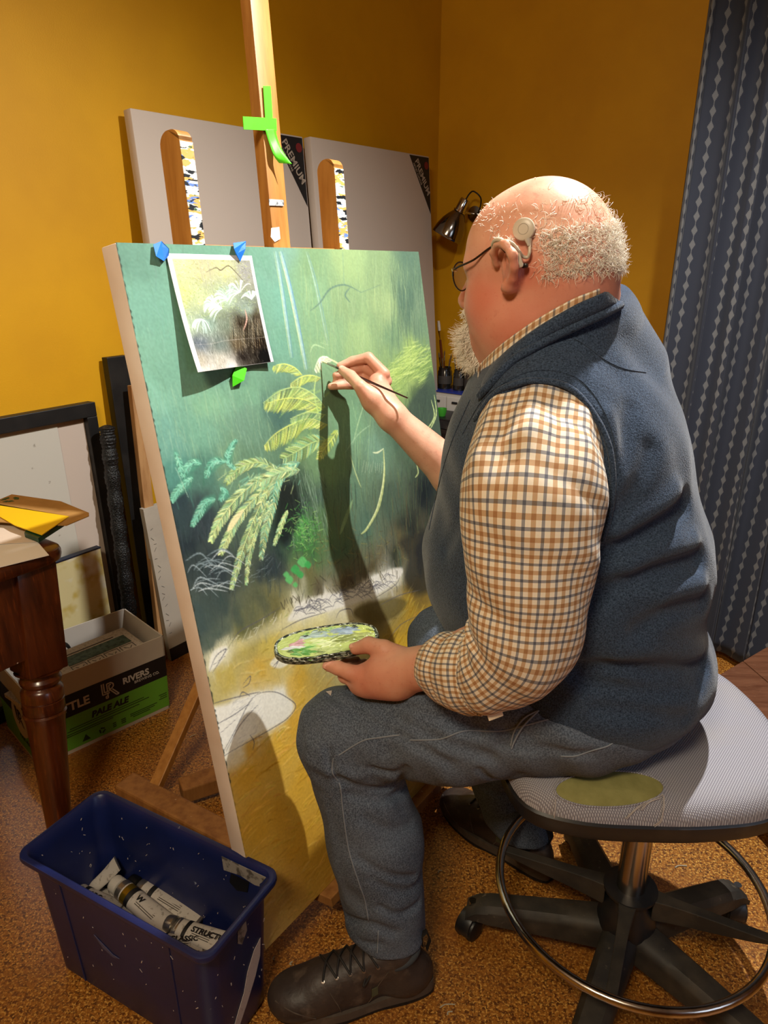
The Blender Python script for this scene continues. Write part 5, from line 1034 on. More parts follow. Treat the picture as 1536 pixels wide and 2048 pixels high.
for k in range(3800):
    x, y = qr.random() * QW, qr.random() * QH; c = Q.a[int(y), int(x)].copy(); up = y < QH * .55
    c2 = np.clip(c + qr.uniform(-.22, .25) + (np.array([.03, .05, -.12]) if up and qr.random() < .4 else 0), 0, 1).astype(np.float32); a = qr.uniform(0, 3.14) if up else qr.uniform(1.2, 1.9); L_ = qr.uniform(1, 5 if up else 9)
    Q.stroke([(x, y), (x + math.cos(a) * L_, y + math.sin(a) * L_)], qr.uniform(.3, .8), c2, .75, 0, raw=True)
for cx_, cy_, r_, a0, a1 in ((455, 600, 34, 2.6, 5.2), (440, 618, 30, 2.2, 4.6), (478, 585, 30, 2.4, 5.6), (395, 640, 24, .6, 2.8), (425, 612, 26, 2.6, 4.6), (500, 600, 22, 3.4, 6.0)):
    for k in range(20):
        a = qr.uniform(a0, a1); Q.stroke([(cx_, cy_), (cx_ + math.cos(a) * r_ * .6, cy_ + math.sin(a) * r_ * .6 - 3), (cx_ + math.cos(a) * r_, cy_ + math.sin(a) * r_ + 6)], .7, qr.choice(['#dde6e4', '#c3d2ce', '#a8bcb6', '#eef2ee']), .7, 0)
for k in range(60): x = qr.uniform(455, 525); Q.stroke([(x, qr.uniform(630, 660)), (x + qr.uniform(-3, 5), qr.uniform(670, 715))], .6, qr.choice(['#b9a98c', '#d0c6ae', '#1c1815', '#2c2622']), .6, 0)
Q.stroke([(410, 545), (430, 536), (440, 541), (455, 532), (470, 545), (487, 565)], .6, '#5a4a44', .9, 0); Q.stroke([(487, 620), (490, 640), (483, 662)], 1.3, '#c9a79a', .8, 0)
for x in (395, 400, 412): Q.stroke([(x, 512), (x + 12, 590)], .8, '#8f8a8c', .6, 0)
Q.stroke([(372, 692), (410, 690), (450, 682), (530, 676)], .4, '#b9b4ac', .6, 0)
def edge_mask(R_, b, c='#e6e2dc'):
    X = np.arange(R_.w)[None] / (R_.w - 1); Y = np.arange(R_.h)[:, None] / (R_.h - 1); m_ = (X < b) | (X > 1 - b * .7) | (Y < b * .9) | (Y > 1 - b * .1)
    R_.a[m_] = hexc(c)
edge_mask(Q, .05)
Q.a = np.clip((Q.a - .5) * 1.25 + .45, 0.02, .86)
ph = empty('reference_print', pst(*PCs[3], .001), 'printed colour photo of tree ferns pinned to the painting with tape, lower edge curling off', 'photo print')
TLq, TRq, BRq, BLq = [np.array(q) for q in PCs]
def paper(X, Y, H_):
    s_ = (TLq * (1 - X)[..., None] + TRq * X[..., None]) * (1 - Y)[..., None] + (BLq * (1 - X)[..., None] + BRq * X[..., None]) * Y[..., None]
    off = .002 + .016 * Y ** 2.2 * (.5 + .5 * (1 - X)) + .010 * (1 - X) ** 3 * Y ** .7 + .004 * np.sin(X * 7) * Y
    return pBL + s_[..., :1] * pa + s_[..., 1:] * pb + off[..., None] * pn
def paper_at(x, y, o=0): return paper(np.array([[x]]), np.array([[y]]), 0)[0, 0] + pn * o
prn = pigment_mesh('printed_face', Q, paper, attr_mat('photo_print_ink', .3), ph, 0)
mo = prn.modifiers.new('s', 'SOLIDIFY'); mo.thickness = .0003
def tape(name, pts, m, lab, grp=None):
    P = [pst(*px2st(x, y), .0) for x, y in pts]; c_ = sum(P) / len(P)
    P = [p + pn * o_ for p, o_ in zip(P, [.004 + .003 * ((i * 7) % 3) for i in range(len(P))])]
    mb = MB(); mb.prism(P, pn * .0006); o = mb.build(name, m); tag(o, lab, 'tape', grp); return o
tape('blue_tape_piece', ((303, 490), (317, 484), (330, 500), (334, 512), (322, 524), (304, 515)), M_tapeb, 'torn blue tape piece at the top left corner of the print', 'tape pieces holding the print')
tape('blue_tape_piece', ((463, 487), (486, 484), (483, 500), (477, 524), (466, 510), (460, 500)), M_tapeb, 'torn blue tape piece at the top right of the print', 'tape pieces holding the print')
tape('green_tape_piece', ((471, 728), (488, 738), (480, 762), (462, 774), (459, 752)), M_tapeg, 'torn green tape piece below the print', 'tape pieces holding the print')
# ------------------------------------------------------------------ soft-body modelling: blended solids -> one smooth mesh
class Solid:
    def __init__(s): s.ops = []; s.cuts = []; s.folds = []; s.planes = []
    def cap(s, a, b, ra, rb, k=.02): a, b = V(*a), V(*b); s.ops.append(('c', a, b, ra, rb, k, (a + b) / 2, np.linalg.norm(b - a) / 2 + max(ra, rb))); return s
    def ell(s, c, r, ax=None, k=.02): c = V(*c); r = V(*r); A = np.array(ax if ax is not None else np.eye(3)); s.ops.append(('e', c, r, A, 0, k, c, r.max())); return s
    def chain(s, pts, rs, k=.006):
        for i in range(len(pts) - 1): s.cap(pts[i], pts[i + 1], rs[i], rs[i + 1], k)
        return s
    def cut(s, c, r, ax=None, k=.01): s.cuts.append((V(*c), V(*r), np.array(ax if ax is not None else np.eye(3)), k)); return s
    def plane(s, p, n, k=.004): s.planes.append((V(*p), nrm(n), k)); return s       # keeps the side the normal points away from
    def fold(s, pts, amp, w):
        P = [V(*p) for p in pts]; s.folds.append((P, amp, w, sum(P) / len(P), max(np.linalg.norm(p - sum(P) / len(P)) for p in P))); return s
    @staticmethod
    def _ell(p, c, r, A):
        q = (p - c) @ A.T; k0 = np.sqrt(((q / r) ** 2).sum(-1)) + 1e-9; k1 = np.sqrt(((q / (r * r)) ** 2).sum(-1)) + 1e-9; return k0 * (k0 - 1) / k1
    @staticmethod
    def _seg(p, a, b): d = b - a; t = np.clip(((p - a) @ d) / (d @ d + 1e-12), 0, 1); return np.sqrt(((p - a - t[..., None] * d) ** 2).sum(-1)), t
    def __call__(s, p):
        c = p.mean(0); R_ = np.sqrt(((p - c) ** 2).sum(-1).max()); d = None; lbm = 9.0
        for o in s.ops:
            lb = np.linalg.norm(o[6] - c) - o[7] - R_; k = o[5]
            if lb > .05 + k: lbm = min(lbm, lb); continue
            if o[0] == 'c': q, t = s._seg(p, o[1], o[2]); e = q - (o[3] + (o[4] - o[3]) * t)
            else: e = s._ell(p, o[1], o[2], o[3])
            if d is None: d = e
            else:
                h = np.clip(.5 + .5 * (d - e) / k, 0, 1); d = d + (e - d) * h - k * h * (1 - h)
        if d is None: return np.full(len(p), lbm)
        for P, amp, w, fc, fr_ in s.folds:
            if np.linalg.norm(fc - c) - fr_ - R_ > 3 * w: continue
            m_ = None
            for i in range(len(P) - 1):
                q, t = s._seg(p, P[i], P[i + 1]); m_ = q if m_ is None else np.minimum(m_, q)
            d = d + amp * np.exp(-(m_ / w) ** 2)
        if getattr(s, 'disp', None) is not None: d = d + s.disp(p)
        for c_, r, A, k in s.cuts:
            e = -s._ell(p, c_, r, A); h = np.clip(.5 - .5 * (d - e) / k, 0, 1); d = d + (e - d) * h + k * h * (1 - h)
        for q, n, k in s.planes:
            e = (p - q) @ n; h = np.clip(.5 - .5 * (d - e) / k, 0, 1); d = d + (e - d) * h + k * h * (1 - h)
        return d
    def bounds(s):
        lo = np.min([o[6] - o[7] for o in s.ops], 0); hi = np.max([o[6] + o[7] for o in s.ops], 0); return lo - .02, hi + .02
    def surf(s, px, py, start=.6, zmax=2.2):
        r = ray(px, py); L_ = np.linalg.norm(r); r = r / L_; t = start
        for _ in range(90):
            v = float(s((EYEP + r * t)[None])[0])
            if v < .0004: return EYEP + r * t
            t += max(v * .8, .0004)
            if t > zmax: return None
        return EYEP + r * t
    def grad(s, p, e=.002):
        P = np.array([p + V(e, 0, 0), p - V(e, 0, 0), p + V(0, e, 0), p - V(0, e, 0), p + V(0, 0, e), p - V(0, 0, e)]); d = s(P); return nrm(V(d[0] - d[1], d[2] - d[3], d[4] - d[5]))
    def snap(s, p, it=4):
        p = V(*p)
        for _ in range(it): p = p - s.grad(p) * float(s(p[None])[0])
        return p
def net(f, vox, lo=None, hi=None):
    """surface nets over sparse blocks; returns verts, quads"""
    if lo is None: lo, hi = f.bounds()
    B = 12; bs = B * vox; nb = np.ceil((hi - lo) / bs).astype(int); I = np.stack(np.meshgrid(*[np.arange(n) for n in nb], indexing='ij'), -1).reshape(-1, 3)
    keep = I[np.abs(f(lo + (I + .5) * bs)) < bs * .95 + .012]
    g = np.stack(np.meshgrid(*[np.arange(B + 1)] * 3, indexing='ij'), -1).reshape(-1, 3)
    N = (nb * B + 3).astype(np.int64); key = lambda a: (a[..., 0].astype(np.int64) * N[1] + a[..., 1]) * N[2] + a[..., 2]
    CK, CV, Q = [], [], []
    for b in keep:
        gi = g + b * B; d = f(lo + gi * vox).reshape(B + 1, B + 1, B + 1)
        if (d > 0).all() or (d <= 0).all(): continue
        s_ = d <= 0; c8 = [d[x:B + x, y:B + y, z:B + z] for x in (0, 1) for y in (0, 1) for z in (0, 1)]; s8 = np.stack([c <= 0 for c in c8], -1); act = s8.any(-1) & ~s8.all(-1)
        idx = np.argwhere(act); 
        if not len(idx): continue
        D = np.stack([c[act] for c in c8], -1); corners = np.array([(x, y, z) for x in (0, 1) for y in (0, 1) for z in (0, 1)], float); acc = np.zeros((len(idx), 3)); cnt = np.zeros(len(idx))
        for a in range(8):
            for e in (1, 2, 4):
                if not a & e:
                    q = a | e; da, dq = D[:, a], D[:, q]; m_ = (da <= 0) != (dq <= 0); t = np.where(m_, da / (da - dq + 1e-12), 0); acc += m_[:, None] * (corners[a] + (corners[q] - corners[a]) * t[:, None]); cnt += m_
        CV.append(lo + (idx + b * B + acc / cnt[:, None]) * vox); CK.append(key(idx + b * B))
        for ax in range(3):
            s0 = s_[:B, :B, :B]; sl = [slice(0, B)] * 3; sl[ax] = slice(1, B + 1); s1 = s_[tuple(sl)]; m_ = s0 != s1; e = np.argwhere(m_)
            if not len(e): continue
            fl = s0[m_]; u_, w_ = [(1, 2), (2, 0), (0, 1)][ax]; G = e + b * B; du = np.zeros(3, int); du[u_] = 1; dw = np.zeros(3, int); dw[w_] = 1
            qd = np.stack([key(G), key(G - du), key(G - du - dw), key(G - dw)], 1); qd[~fl] = qd[~fl][:, ::-1]; Q.append(qd)
    K = np.concatenate(CK); P = np.concatenate(CV); o = np.argsort(K); K = K[o]; P = P[o]; Q = np.concatenate(Q); ix = np.clip(np.searchsorted(K, Q), 0, len(K) - 1); ok = (K[ix] == Q).all(1); return P, ix[ok]
def solid_obj(name, f, vox, m, parent=None, label=None, smooth_it=1):
    P, Q = net(f, vox); me = bpy.data.meshes.new(name); me.vertices.add(len(P)); me.vertices.foreach_set('co', P.astype(np.float32).ravel()); n = len(Q)
    me.loops.add(n * 4); me.loops.foreach_set('vertex_index', Q.astype(np.int32).ravel()); me.polygons.add(n); me.polygons.foreach_set('loop_start', np.arange(0, n * 4, 4, dtype=np.int32)); me.update(calc_edges=True); me.validate()
    me.polygons.foreach_set('use_smooth', np.ones(len(me.polygons), bool)); me.materials.append(m); o = put(bpy.data.objects.new(name, me), parent)
    if label: o['label'] = label
    return o
# ------------------------------------------------------------------ the painter (person)
def axes(az, pitch):
    a, p = math.radians(az), math.radians(pitch); f = V(math.sin(a) * math.cos(p), math.cos(a) * math.cos(p), -math.sin(p)); l = nrm(V(-f[1], f[0], 0)); return f, l, np.cross(f, l)
HF, HL, HU = axes(-54, 7); HC = at(1078, 517, 1.0); HAX = (HF, HL, HU)
def hp(f, l, u): return HC + (HF * f + HL * l + HU * u) * .965
TF, TL_, _ = axes(-62, 0); TAX = (TF, TL_, Z3)
PEL = V(.360, 1.090, .660); BEL = V(.300, 1.10, .86); CHE = V(.275, 1.080, 1.05); NC = at(1108, 678, 1.06)
def tp3(c, f, l, u): return c + TF * f + TL_ * l + Z3 * u
SHL = at(1085, 830, 1.0); SHR = V(.37, 1.255, 1.10)
ELL = at(1062, 1300, 1.0); WRL = at(838, 1337, 1.165)
ELR = at(985, 1020, 1.50); WRR = at(784, 833, 1.43)
HIPL, HIPR = V(.30, 1.0, .655), V(.41, 1.175, .655); KNL, KNR = at(692, 1468, 1.30), V(.14, 1.41, .53); ANL, ANR = V(.012, 1.035, .10), V(.315, 1.305, .10)
b = Solid()
# head
b.ell(hp(-.006, 0, .014), (.097, .077, .089), HAX, .02); b.ell(hp(-.040, 0, -.02), (.063, .066, .064), HAX, .03); b.ell(hp(.045, 0, .010), (.056, .066, .066), HAX, .03)
b.ell(hp(.040, 0, -.055), (.060, .062, .066), HAX, .03); b.ell(hp(.036, 0, -.098), (.058, .064, .044), HAX, .03)
for s_ in (-1, 1):
    b.ell(hp(.058, .040 * s_, -.058), (.038, .032, .036), HAX, .025); b.ell(hp(.012, .050 * s_, -.088), (.050, .032, .040), HAX, .03); b.cap(hp(.095, .014 * s_, .004), hp(.080, .048 * s_, .002), .010, .012, .015)
    b.ell(hp(.114, .011 * s_, -.052), (.010, .008, .008), HAX, .008)
b.cap(hp(.100, 0, -.006), hp(.122, 0, -.046), .009, .013, .014); b.ell(hp(.082, 0, -.112), (.030, .030, .024), HAX, .025)
b.cap(hp(.096, -.018, -.078), hp(.096, .018, -.078), .006, .006, .006); b.cap(hp(.093, -.016, -.088), hp(.093, .016, -.088), .0065, .0065, .006)
# ear, left and right
n_ear0 = len(b.ops)
for s_ in (1, -1):
    def ep(f, l, u): return hp((f + .012) * 1.1 + .001, (.0755 + l * 1.75) * s_, (u + .05) * .86 - .037)
    b.ell(ep(-.012, .006, -.022), (.014, .008, .026), HAX, .006)
    hx_pts = [ep(.010, .004, -.012), ep(.008, .010, .006), ep(-.004, .016, .018), ep(-.018, .021, .014), ep(-.027, .022, -.002), ep(-.026, .019, -.020), ep(-.019, .014, -.036), ep(-.010, .010, -.047), ep(-.002, .006, -.050)]
    b.chain(hx_pts, [.0045, .005, .0056, .0060, .0060, .0058, .0062, .0088, .006], .004); b.chain([ep(-.014, .012, .004), ep(-.018, .014, -.012), ep(-.012, .011, -.028)], [.004, .0045, .004], .006)
hb = Solid(); hb.ops = b.ops[:n_ear0]
# neck and torso
b.cap(hp(-.028, 0, -.05), NC, .070, .092, .03); b.cap(hp(.030, 0, -.105), NC + HF * .03, .056, .080, .03); b.cap(NC, CHE + Z3 * .03, .092, .11, .05)
b.ell(CHE, (.150, .185, .13), TAX, .06); b.ell(BEL, (.215, .195, .19), TAX, .07); b.ell(PEL, (.165, .185, .105), TAX, .05)
b.cap(CHE + Z3 * .03, SHL, .09, .062, .05); b.cap(CHE + Z3 * .03, SHR, .09, .064, .05)
# arms
b.chain([SHL, ELL], [.058, .046], .02); b.chain([ELL, ELL * .55 + WRL * .45, WRL], [.046, .046, .031], .02)
b.chain([SHR, ELR], [.058, .046], .02); b.chain([ELR, ELR * .62 + WRR * .38, WRR], [.044, .045, .0275], .02)
# legs
for h_, k_, a_ in ((HIPL, KNL, ANL), (HIPR, KNR, ANR)): b.chain([h_, k_], [.088, .058], .03); b.chain([k_, k_ * .65 + a_ * .35, a_], [.055, .055, .036], .03)
b.cap(ANL, V(-.11, .988, .040), .034, .020, .02); b.cap(ANR, V(.215, 1.43, .040), .034, .020, .02)
# right hand, pinching the brush
def hh(px, py, z): return at(px, py, z + (.072 if py < 900 else 0))
b.cap(WRR, hh(752, 800, 1.362), .0275, .027, .015); b.cap(hh(760, 805, 1.37), hh(755, 765, 1.385), .024, .019, .015); b.cap(hh(745, 800, 1.355), hh(728, 782, 1.350), .020, .016, .014)
b.cap(WRR, hh(765, 790, 1.38), .025, .022, .012)
rh = {'thumb': ([(742, 797, 1.348), (720, 772, 1.345), (701, 752, 1.362), (685, 741, 1.378)], [.0155, .0125, .0118, .0092]),
      'index': ([(768, 748, 1.385), (737, 715, 1.398), (705, 722, 1.402), (680, 732, 1.398)], [.0125, .0108, .0095, .0078]),
      'middle': ([(772, 762, 1.395), (728, 733, 1.418), (698, 745, 1.412), (672, 751, 1.402)], [.0125, .0108, .0095, .0080]),
      'ring': ([(768, 778, 1.40), (728, 752, 1.428), (700, 760, 1.418), (672, 763, 1.408)], [.0118, .0102, .0092, .0078]),
      'little': ([(760, 793, 1.40), (724, 772, 1.420), (696, 770, 1.412), (662, 773, 1.402)], [.0108, .0094, .0088, .0074])}
for nm_, (p_, r_) in rh.items(): b.chain([hh(*q) for q in p_], r_, .0035)
# left hand under the paint dish, thumb on its edge
b.cap(WRL, hh(775, 1342, 1.195), .031, .034, .02); b.cap(hh(800, 1350, 1.19), hh(735, 1358, 1.215), .034, .027, .02); b.cap(hh(790, 1365, 1.19), hh(722, 1365, 1.235), .026, .022, .02)
lh = {'thumb': ([(800, 1318, 1.185), (768, 1300, 1.195), (738, 1290, 1.212), (712, 1297, 1.228)], [.022, .0165, .0138, .0108]),
      'index': ([(728, 1352, 1.205), (700, 1345, 1.212), (676, 1336, 1.222), (657, 1332, 1.232)], [.018, .0128, .0118, .0095]),
      'middle': ([(722, 1362, 1.225), (690, 1352, 1.238), (690, 1330, 1.265), (712, 1322, 1.290)], [.016, .0120, .0110, .0090]),
      'ring': ([(724, 1370, 1.240), (700, 1358, 1.262), (706, 1335, 1.290), (728, 1326, 1.305)], [.015, .0115, .0100, .0085]),
      'little': ([(735, 1375, 1.250), (722, 1358, 1.280), (732, 1338, 1.300), (748, 1330, 1.305)], [.014, .0105, .0090, .0078])}
for nm_, (p_, r_) in lh.items(): b.chain([hh(*q) for q in p_], r_, .0045)
# knuckle creases and tendons
for p_, r_ in list(rh.values())[:2]:
    for q in p_[1:3]: c_ = hh(*q); b.fold([c_ + V(-.012, -.010, .004), c_ + V(.006, -.012, .010)], .0006, .0016)
def skinmat(nt, bs):
    N, L = nt.nodes, nt.links; tc = N.new('ShaderNodeTexCoord'); cur = None
    for i, (c, sc, lo, hi, mx) in enumerate((('#c07a62', 14, .46, .68, .55), ('#e0ac90', 22, .52, .7, .5), ('#8f4a3c', 90, .62, .74, .25), ('#a9503f', 260, .64, .70, .3))):
        n = N.new('ShaderNodeTexNoise'); n.inputs['Scale'].default_value = sc; n.inputs['Detail'].default_value = 4; L.new(tc.outputs['Object'], n.inputs['Vector'])
        r = N.new('ShaderNodeMapRange'); r.inputs['From Min'].default_value = lo; r.inputs['From Max'].default_value = hi; r.inputs['To Max'].default_value = mx; L.new(n.outputs['Fac'], r.inputs['Value'])
        x = N.new('ShaderNodeMix'); x.data_type = 'RGBA'; L.new(r.outputs['Result'], x.inputs['Factor'])
        if cur is None: x.inputs['A'].default_value = lin('#cf9a80')
        else: L.new(cur, x.inputs['A'])
        x.inputs['B'].default_value = lin(c); cur = x.outputs['Result']
    # ruddier lower face, neck and ears
    a = N.new('ShaderNodeAttribute'); a.attribute_name = 'flush'; x = N.new('ShaderNodeMix'); x.data_type = 'RGBA'; L.new(a.outputs['Fac'], x.inputs['Factor']); L.new(cur, x.inputs['A']); x.inputs['B'].default_value = lin('#b9553f'); L.new(x.outputs['Result'], bs.inputs['Base Color'])
M_skin = mat('weathered_skin', '#cf9a80', .48, sss=.12, bump=(330, .18, .0008), nodes=skinmat)
b.plane(V(0, 0, .02), V(0, 0, -1))
person = solid_obj('person', b, .0033, M_skin); person.location = (0, 0, 0)
tag(person, 'seated balding man with white beard, glasses, navy vest and checked shirt, painting', 'person')
# flush map (skin pigment): ears, cheeks, nape
me = person.data; nv = len(me.vertices); co = np.zeros(nv * 3, np.float32); me.vertices.foreach_get('co', co); co = co.reshape(-1, 3)
fl = np.zeros(nv)
for c_, r_, a_ in ((hp(.05, .05, -.055), .055, .75), (hp(-.012, .09, -.02), .03, .8), (hp(-.07, .02, -.07), .07, .6), (hp(.0, .07, -.09), .06, .6), (hp(.12, 0, -.045), .02, .8), (hp(.05, -.05, -.055), .05, .7), (hh(745, 1345, 1.2), .05, .45), (hh(735, 750, 1.39), .035, .4)): fl = np.maximum(fl, a_ * np.exp(-(((co - c_) ** 2).sum(1)) / (r_ * r_)))
at_ = me.attributes.new('flush', 'FLOAT', 'POINT'); at_.data.foreach_set('value', fl.astype(np.float32))
# fingernails
M_nail = mat('fingernail', '#dba48e', .25)
def nail(base, tip, r, toward):
    d = nrm(tip - base); n_ = nrm(toward - d * (toward @ d)); s_ = np.cross(d, n_); c_ = tip + n_ * (r * .80) - d * r * .1
    v = []; f = []
    for i in range(7):
        for j in range(7):
            x, y = (i / 6 - .5) * 2, (j / 6 - .5) * 2; w_ = r * .72 * math.sqrt(max(.05, 1 - .35 * max(0, y) ** 2)); v.append(c_ + d * (y * r * .75) + s_ * (x * w_) + n_ * (r * .25 * (1 - x * x) - .0006))
    for i in range(6):
        for j in range(6): a = i * 7 + j; f.append((a, a + 7, a + 8, a + 1))
    o = mesh_obj('fingernail', v, f, M_nail, person, True); mo = o.modifiers.new('s', 'SOLIDIFY'); mo.thickness = .0006
tq = [hh(*q) for q in rh['thumb'][0]]; nail(tq[-2], tq[-1], .0092, V(.1, -.6, .8)); 
tq = [hh(*q) for q in lh['index'][0]]; nail(tq[-2], tq[-1], .0095, V(-.3, -.7, .5)); tq = [hh(*q) for q in lh['thumb'][0]]; nail(tq[-2], tq[-1], .0108, V(-.1, -.2, 1))
# ------------------------------------------------------------------ jeans
j = Solid()
j.ell(PEL + Z3 * -.008, (.182, .196, .100), TAX, .05)
j.chain([HIPL, HIPL * .5 + KNL * .5, KNL], [.112, .098, .080], .04); j.chain([HIPR, KNR], [.108, .082], .04)
j.chain([KNL, KNL * .5 + ANL * .5 + V(.012, 0, 0), ANL + V(-.004, 0, -.0)], [.080, .084, .074], .03); j.chain([KNR, ANR], [.080, .066], .03)
j.plane(V(.01, 1.03, .128), V(-.10, .05, -1)); 
J0 = j
def jf(pts, amp=.006, w=.010):
    P = [J0.surf(*q) for q in pts]; P = [p for p in P if p is not None]
    if len(P) > 1: FOLDS.append((curve_pts(P, 4), amp, w))
FOLDS = []
for pts, a_, w_ in ((((660, 1392), (740, 1440), (830, 1490), (900, 1530)), .005, .010), (((700, 1380), (800, 1440), (900, 1490), (980, 1515)), .006, .011), (((760, 1395), (860, 1430), (960, 1465)), .004, .010), (((618, 1520), (660, 1545), (720, 1552)), -.004, .014), (((675, 1560), (730, 1580), (790, 1570), (812, 1545)), .007, .009), (((700, 1590), (760, 1600), (812, 1575)), .006, .010), (((745, 1540), (790, 1548), (812, 1538)), .008, .007), (((655, 1500), (665, 1540), (690, 1560)), .004, .009), (((730, 1640), (780, 1660), (822, 1650)), .003, .010), (((720, 1720), (770, 1750), (828, 1755)), .005, .009), (((745, 1760), (800, 1785), (835, 1770)), .0035, .010), (((760, 1815), (800, 1830), (838, 1805)), .005, .008), (((690, 1835), (740, 1850), (790, 1868)), .007, .009), (((680, 1868), (720, 1885), (760, 1890)), .004, .008), (((840, 1440), (950, 1450), (1060, 1475)), .004, .012), (((1000, 1490), (1100, 1500), (1180, 1510)), .004, .010), (((1090, 1430), (1160, 1465), (1230, 1480)), .004, .009), (((610, 1430), (620, 1500), (632, 1580)), -.002, .014), (((648, 1600), (668, 1700), (690, 1800)), -.002, .012), (((960, 1540), (1000, 1560), (1040, 1550)), .004, .008), (((965, 1575), (1010, 1590), (1050, 1580)), .003, .008)): jf(pts, a_, w_)
for p_, a_, w_ in FOLDS: j.fold(p_, a_ * 1.6, w_ * .9)
def dn_noise(sc, amp, seed):
    def g(p):
        q = p * sc + seed; return amp * (np.sin(q[:, 0] * 1.7 + 1.3 * np.sin(q[:, 1] * 1.1)) * np.sin(q[:, 1] * 1.9 + 1.7 * np.sin(q[:, 2] * .9)) * np.sin(q[:, 2] * 1.5 + q[:, 0] * .7))
    return g
j.disp = dn_noise(30, .0034, 3.1)
def denim(nt, bs):
    N, L = nt.nodes, nt.links; tc = N.new('ShaderNodeTexCoord'); mp = N.new('ShaderNodeMapping'); mp.inputs['Rotation'].default_value = (.4, .3, .7); L.new(tc.outputs['Object'], mp.inputs['Vector'])
    n1 = N.new('ShaderNodeTexNoise'); n1.inputs['Scale'].default_value = 420; n1.inputs['Detail'].default_value = 2; L.new(mp.outputs['Vector'], n1.inputs['Vector'])
    n2 = N.new('ShaderNodeTexNoise'); n2.inputs['Scale'].default_value = 7; n2.inputs['Detail'].default_value = 4; L.new(tc.outputs['Object'], n2.inputs['Vector'])
    r1 = N.new('ShaderNodeMapRange'); r1.inputs['From Min'].default_value = .35; r1.inputs['From Max'].default_value = .68; L.new(n1.outputs['Fac'], r1.inputs['Value'])
    x = N.new('ShaderNodeMix'); x.data_type = 'RGBA'; L.new(r1.outputs['Result'], x.inputs['Factor']); x.inputs['A'].default_value = lin('#2c3442'); x.inputs['B'].default_value = lin('#5f6a79')
    r2 = N.new('ShaderNodeMapRange'); r2.inputs['From Min'].default_value = .4; r2.inputs['From Max'].default_value = .75; r2.inputs['To Max'].default_value = .5; L.new(n2.outputs['Fac'], r2.inputs['Value'])
    y = N.new('ShaderNodeMix'); y.data_type = 'RGBA'; L.new(r2.outputs['Result'], y.inputs['Factor']); L.new(x.outputs['Result'], y.inputs['A']); y.inputs['B'].default_value = lin('#5f6670'); L.new(y.outputs['Result'], bs.inputs['Base Color'])
M_denim = mat('faded_denim', '#4c5563', .85, bump=(380, .3, .0012), nodes=denim)
jeans = solid_obj('jeans', j, .0042, M_denim, person)
M_stitch = mat('seam_thread', '#767c84', .8)
def seam(S_, pts, r=.0011, m=M_stitch, name='seam', par=None, lift=.0003, n=8):
    P = []
    for q in curve_pts([np.array(q, float) for q in pts], n):
        p = S_.surf(*q)
        if p is not None: P.append(p + S_.grad(p) * lift)
    if len(P) < 2: return None
    mb = MB(); mb.tube(P, r, 6); return mb.build(name, m, par or person, True)
for pts in (((667, 1517), (665, 1545), (680, 1570), (686, 1620), (698, 1700), (718, 1765), (730, 1800), (737, 1840)), ((757, 1860), (755, 1905)), ((678, 1510), (725, 1482), (760, 1475), (800, 1470)), ((820, 1480), (880, 1478), (930, 1462), (1000, 1462), (1060, 1448), (1100, 1438)), ((1122, 1512), (1150, 1512), (1180, 1502), (1215, 1492), (1232, 1480))): seam(j, pts, .0012, par=jeans)
M_sock = mat('dark_sock', '#14161b', .9)
for a_ in (ANL, ANR):
    mb = MB(); mb.tube([V(a_[0], a_[1], .07), V(a_[0], a_[1], .10), V(a_[0], a_[1], .19)], [.040, .041, .046], 24); mb.build('sock', M_sock, person, True)
# drawcord at the waist
mb = MB(); P = [j.surf(*q) for q in ((1078, 1420), (1050, 1435), (1030, 1460), (1022, 1490))]; P = [p + j.grad(p) * .002 for p in P if p is not None]
if len(P) > 2: mb.tube(curve_pts(P, 5), .0014, 6); 
P2 = [j.surf(*q) for q in ((1078, 1420), (1048, 1450), (1030, 1480), (1024, 1497))]; P2 = [p + j.grad(p) * .0025 for p in P2 if p is not None]
if len(P2) > 2: mb.tube(curve_pts(P2, 5), .0014, 6)
if mb.v: mb.build('drawcord', M_stitch, jeans, True)
pq = [j.surf(*q) for q in ((652, 1384), (664, 1382), (662, 1392), (656, 1387))]
if all(p is not None for p in pq): mb = MB(); mb.prism([p + j.grad(p) * .0005 for p in pq], j.grad(pq[0]) * .0006); mb.build('paint_spot', M_swipe, jeans)
# ------------------------------------------------------------------ fleece vest
v_ = Solid()
v_.ell(CHE + TF * .0, (.180, .198, .16), TAX, .07); v_.ell(BEL + TF * .006, (.235, .212, .215), TAX, .08); v_.ell(PEL + V(.0, 0, .03), (.198, .210, .135), TAX, .06)
v_.cap(NC + V(0, 0, .0), CHE, .112, .14, .05); v_.cap(CHE + Z3 * .045, SHL + V(0, 0, .004), .110, .086, .05); v_.cap(CHE + Z3 * .045, SHR, .105, .085, .05)
v_.cap(at(1200, 725, 1.13), at(1235, 900, 1.16), .065, .085, .06)
v_.cap(at(1200, 650, 1.06), at(1215, 730, 1.1), .055, .08, .04)
e1 = nrm(V(-.857, -.06, -.515)); e2 = nrm(V(.15, .98, -.08)); NAX = nrm(np.cross(e1, e2)); 
if NAX[2] < 0: NAX = -NAX
e2 = nrm(np.cross(NAX, e1)); 
v_.plane(NC + NAX * .026, NAX, .02)                                                        # neck opening
v_.plane(V(.28, 1.0, .645), V(-.34, 0, -1), .008)
ARM_AX = (V(1, 0, 0), nrm(V(0, .3, 1)), nrm(V(0, 1, -.3)))
v_.cut(at(1070, 966, .905), (.098, .131, .100), ARM_AX, .012)
v_.cut(SHR + V(-.02, .09, -.06), (.09, .08, .12), None, .01)
VF = []
def vf(pts, amp=.007, w=.014):
    P = [v_.surf(*q) for q in pts]; P = [p for p in P if p is not None]
    if len(P) > 1: VF.append((curve_pts(P, 4), amp, w))
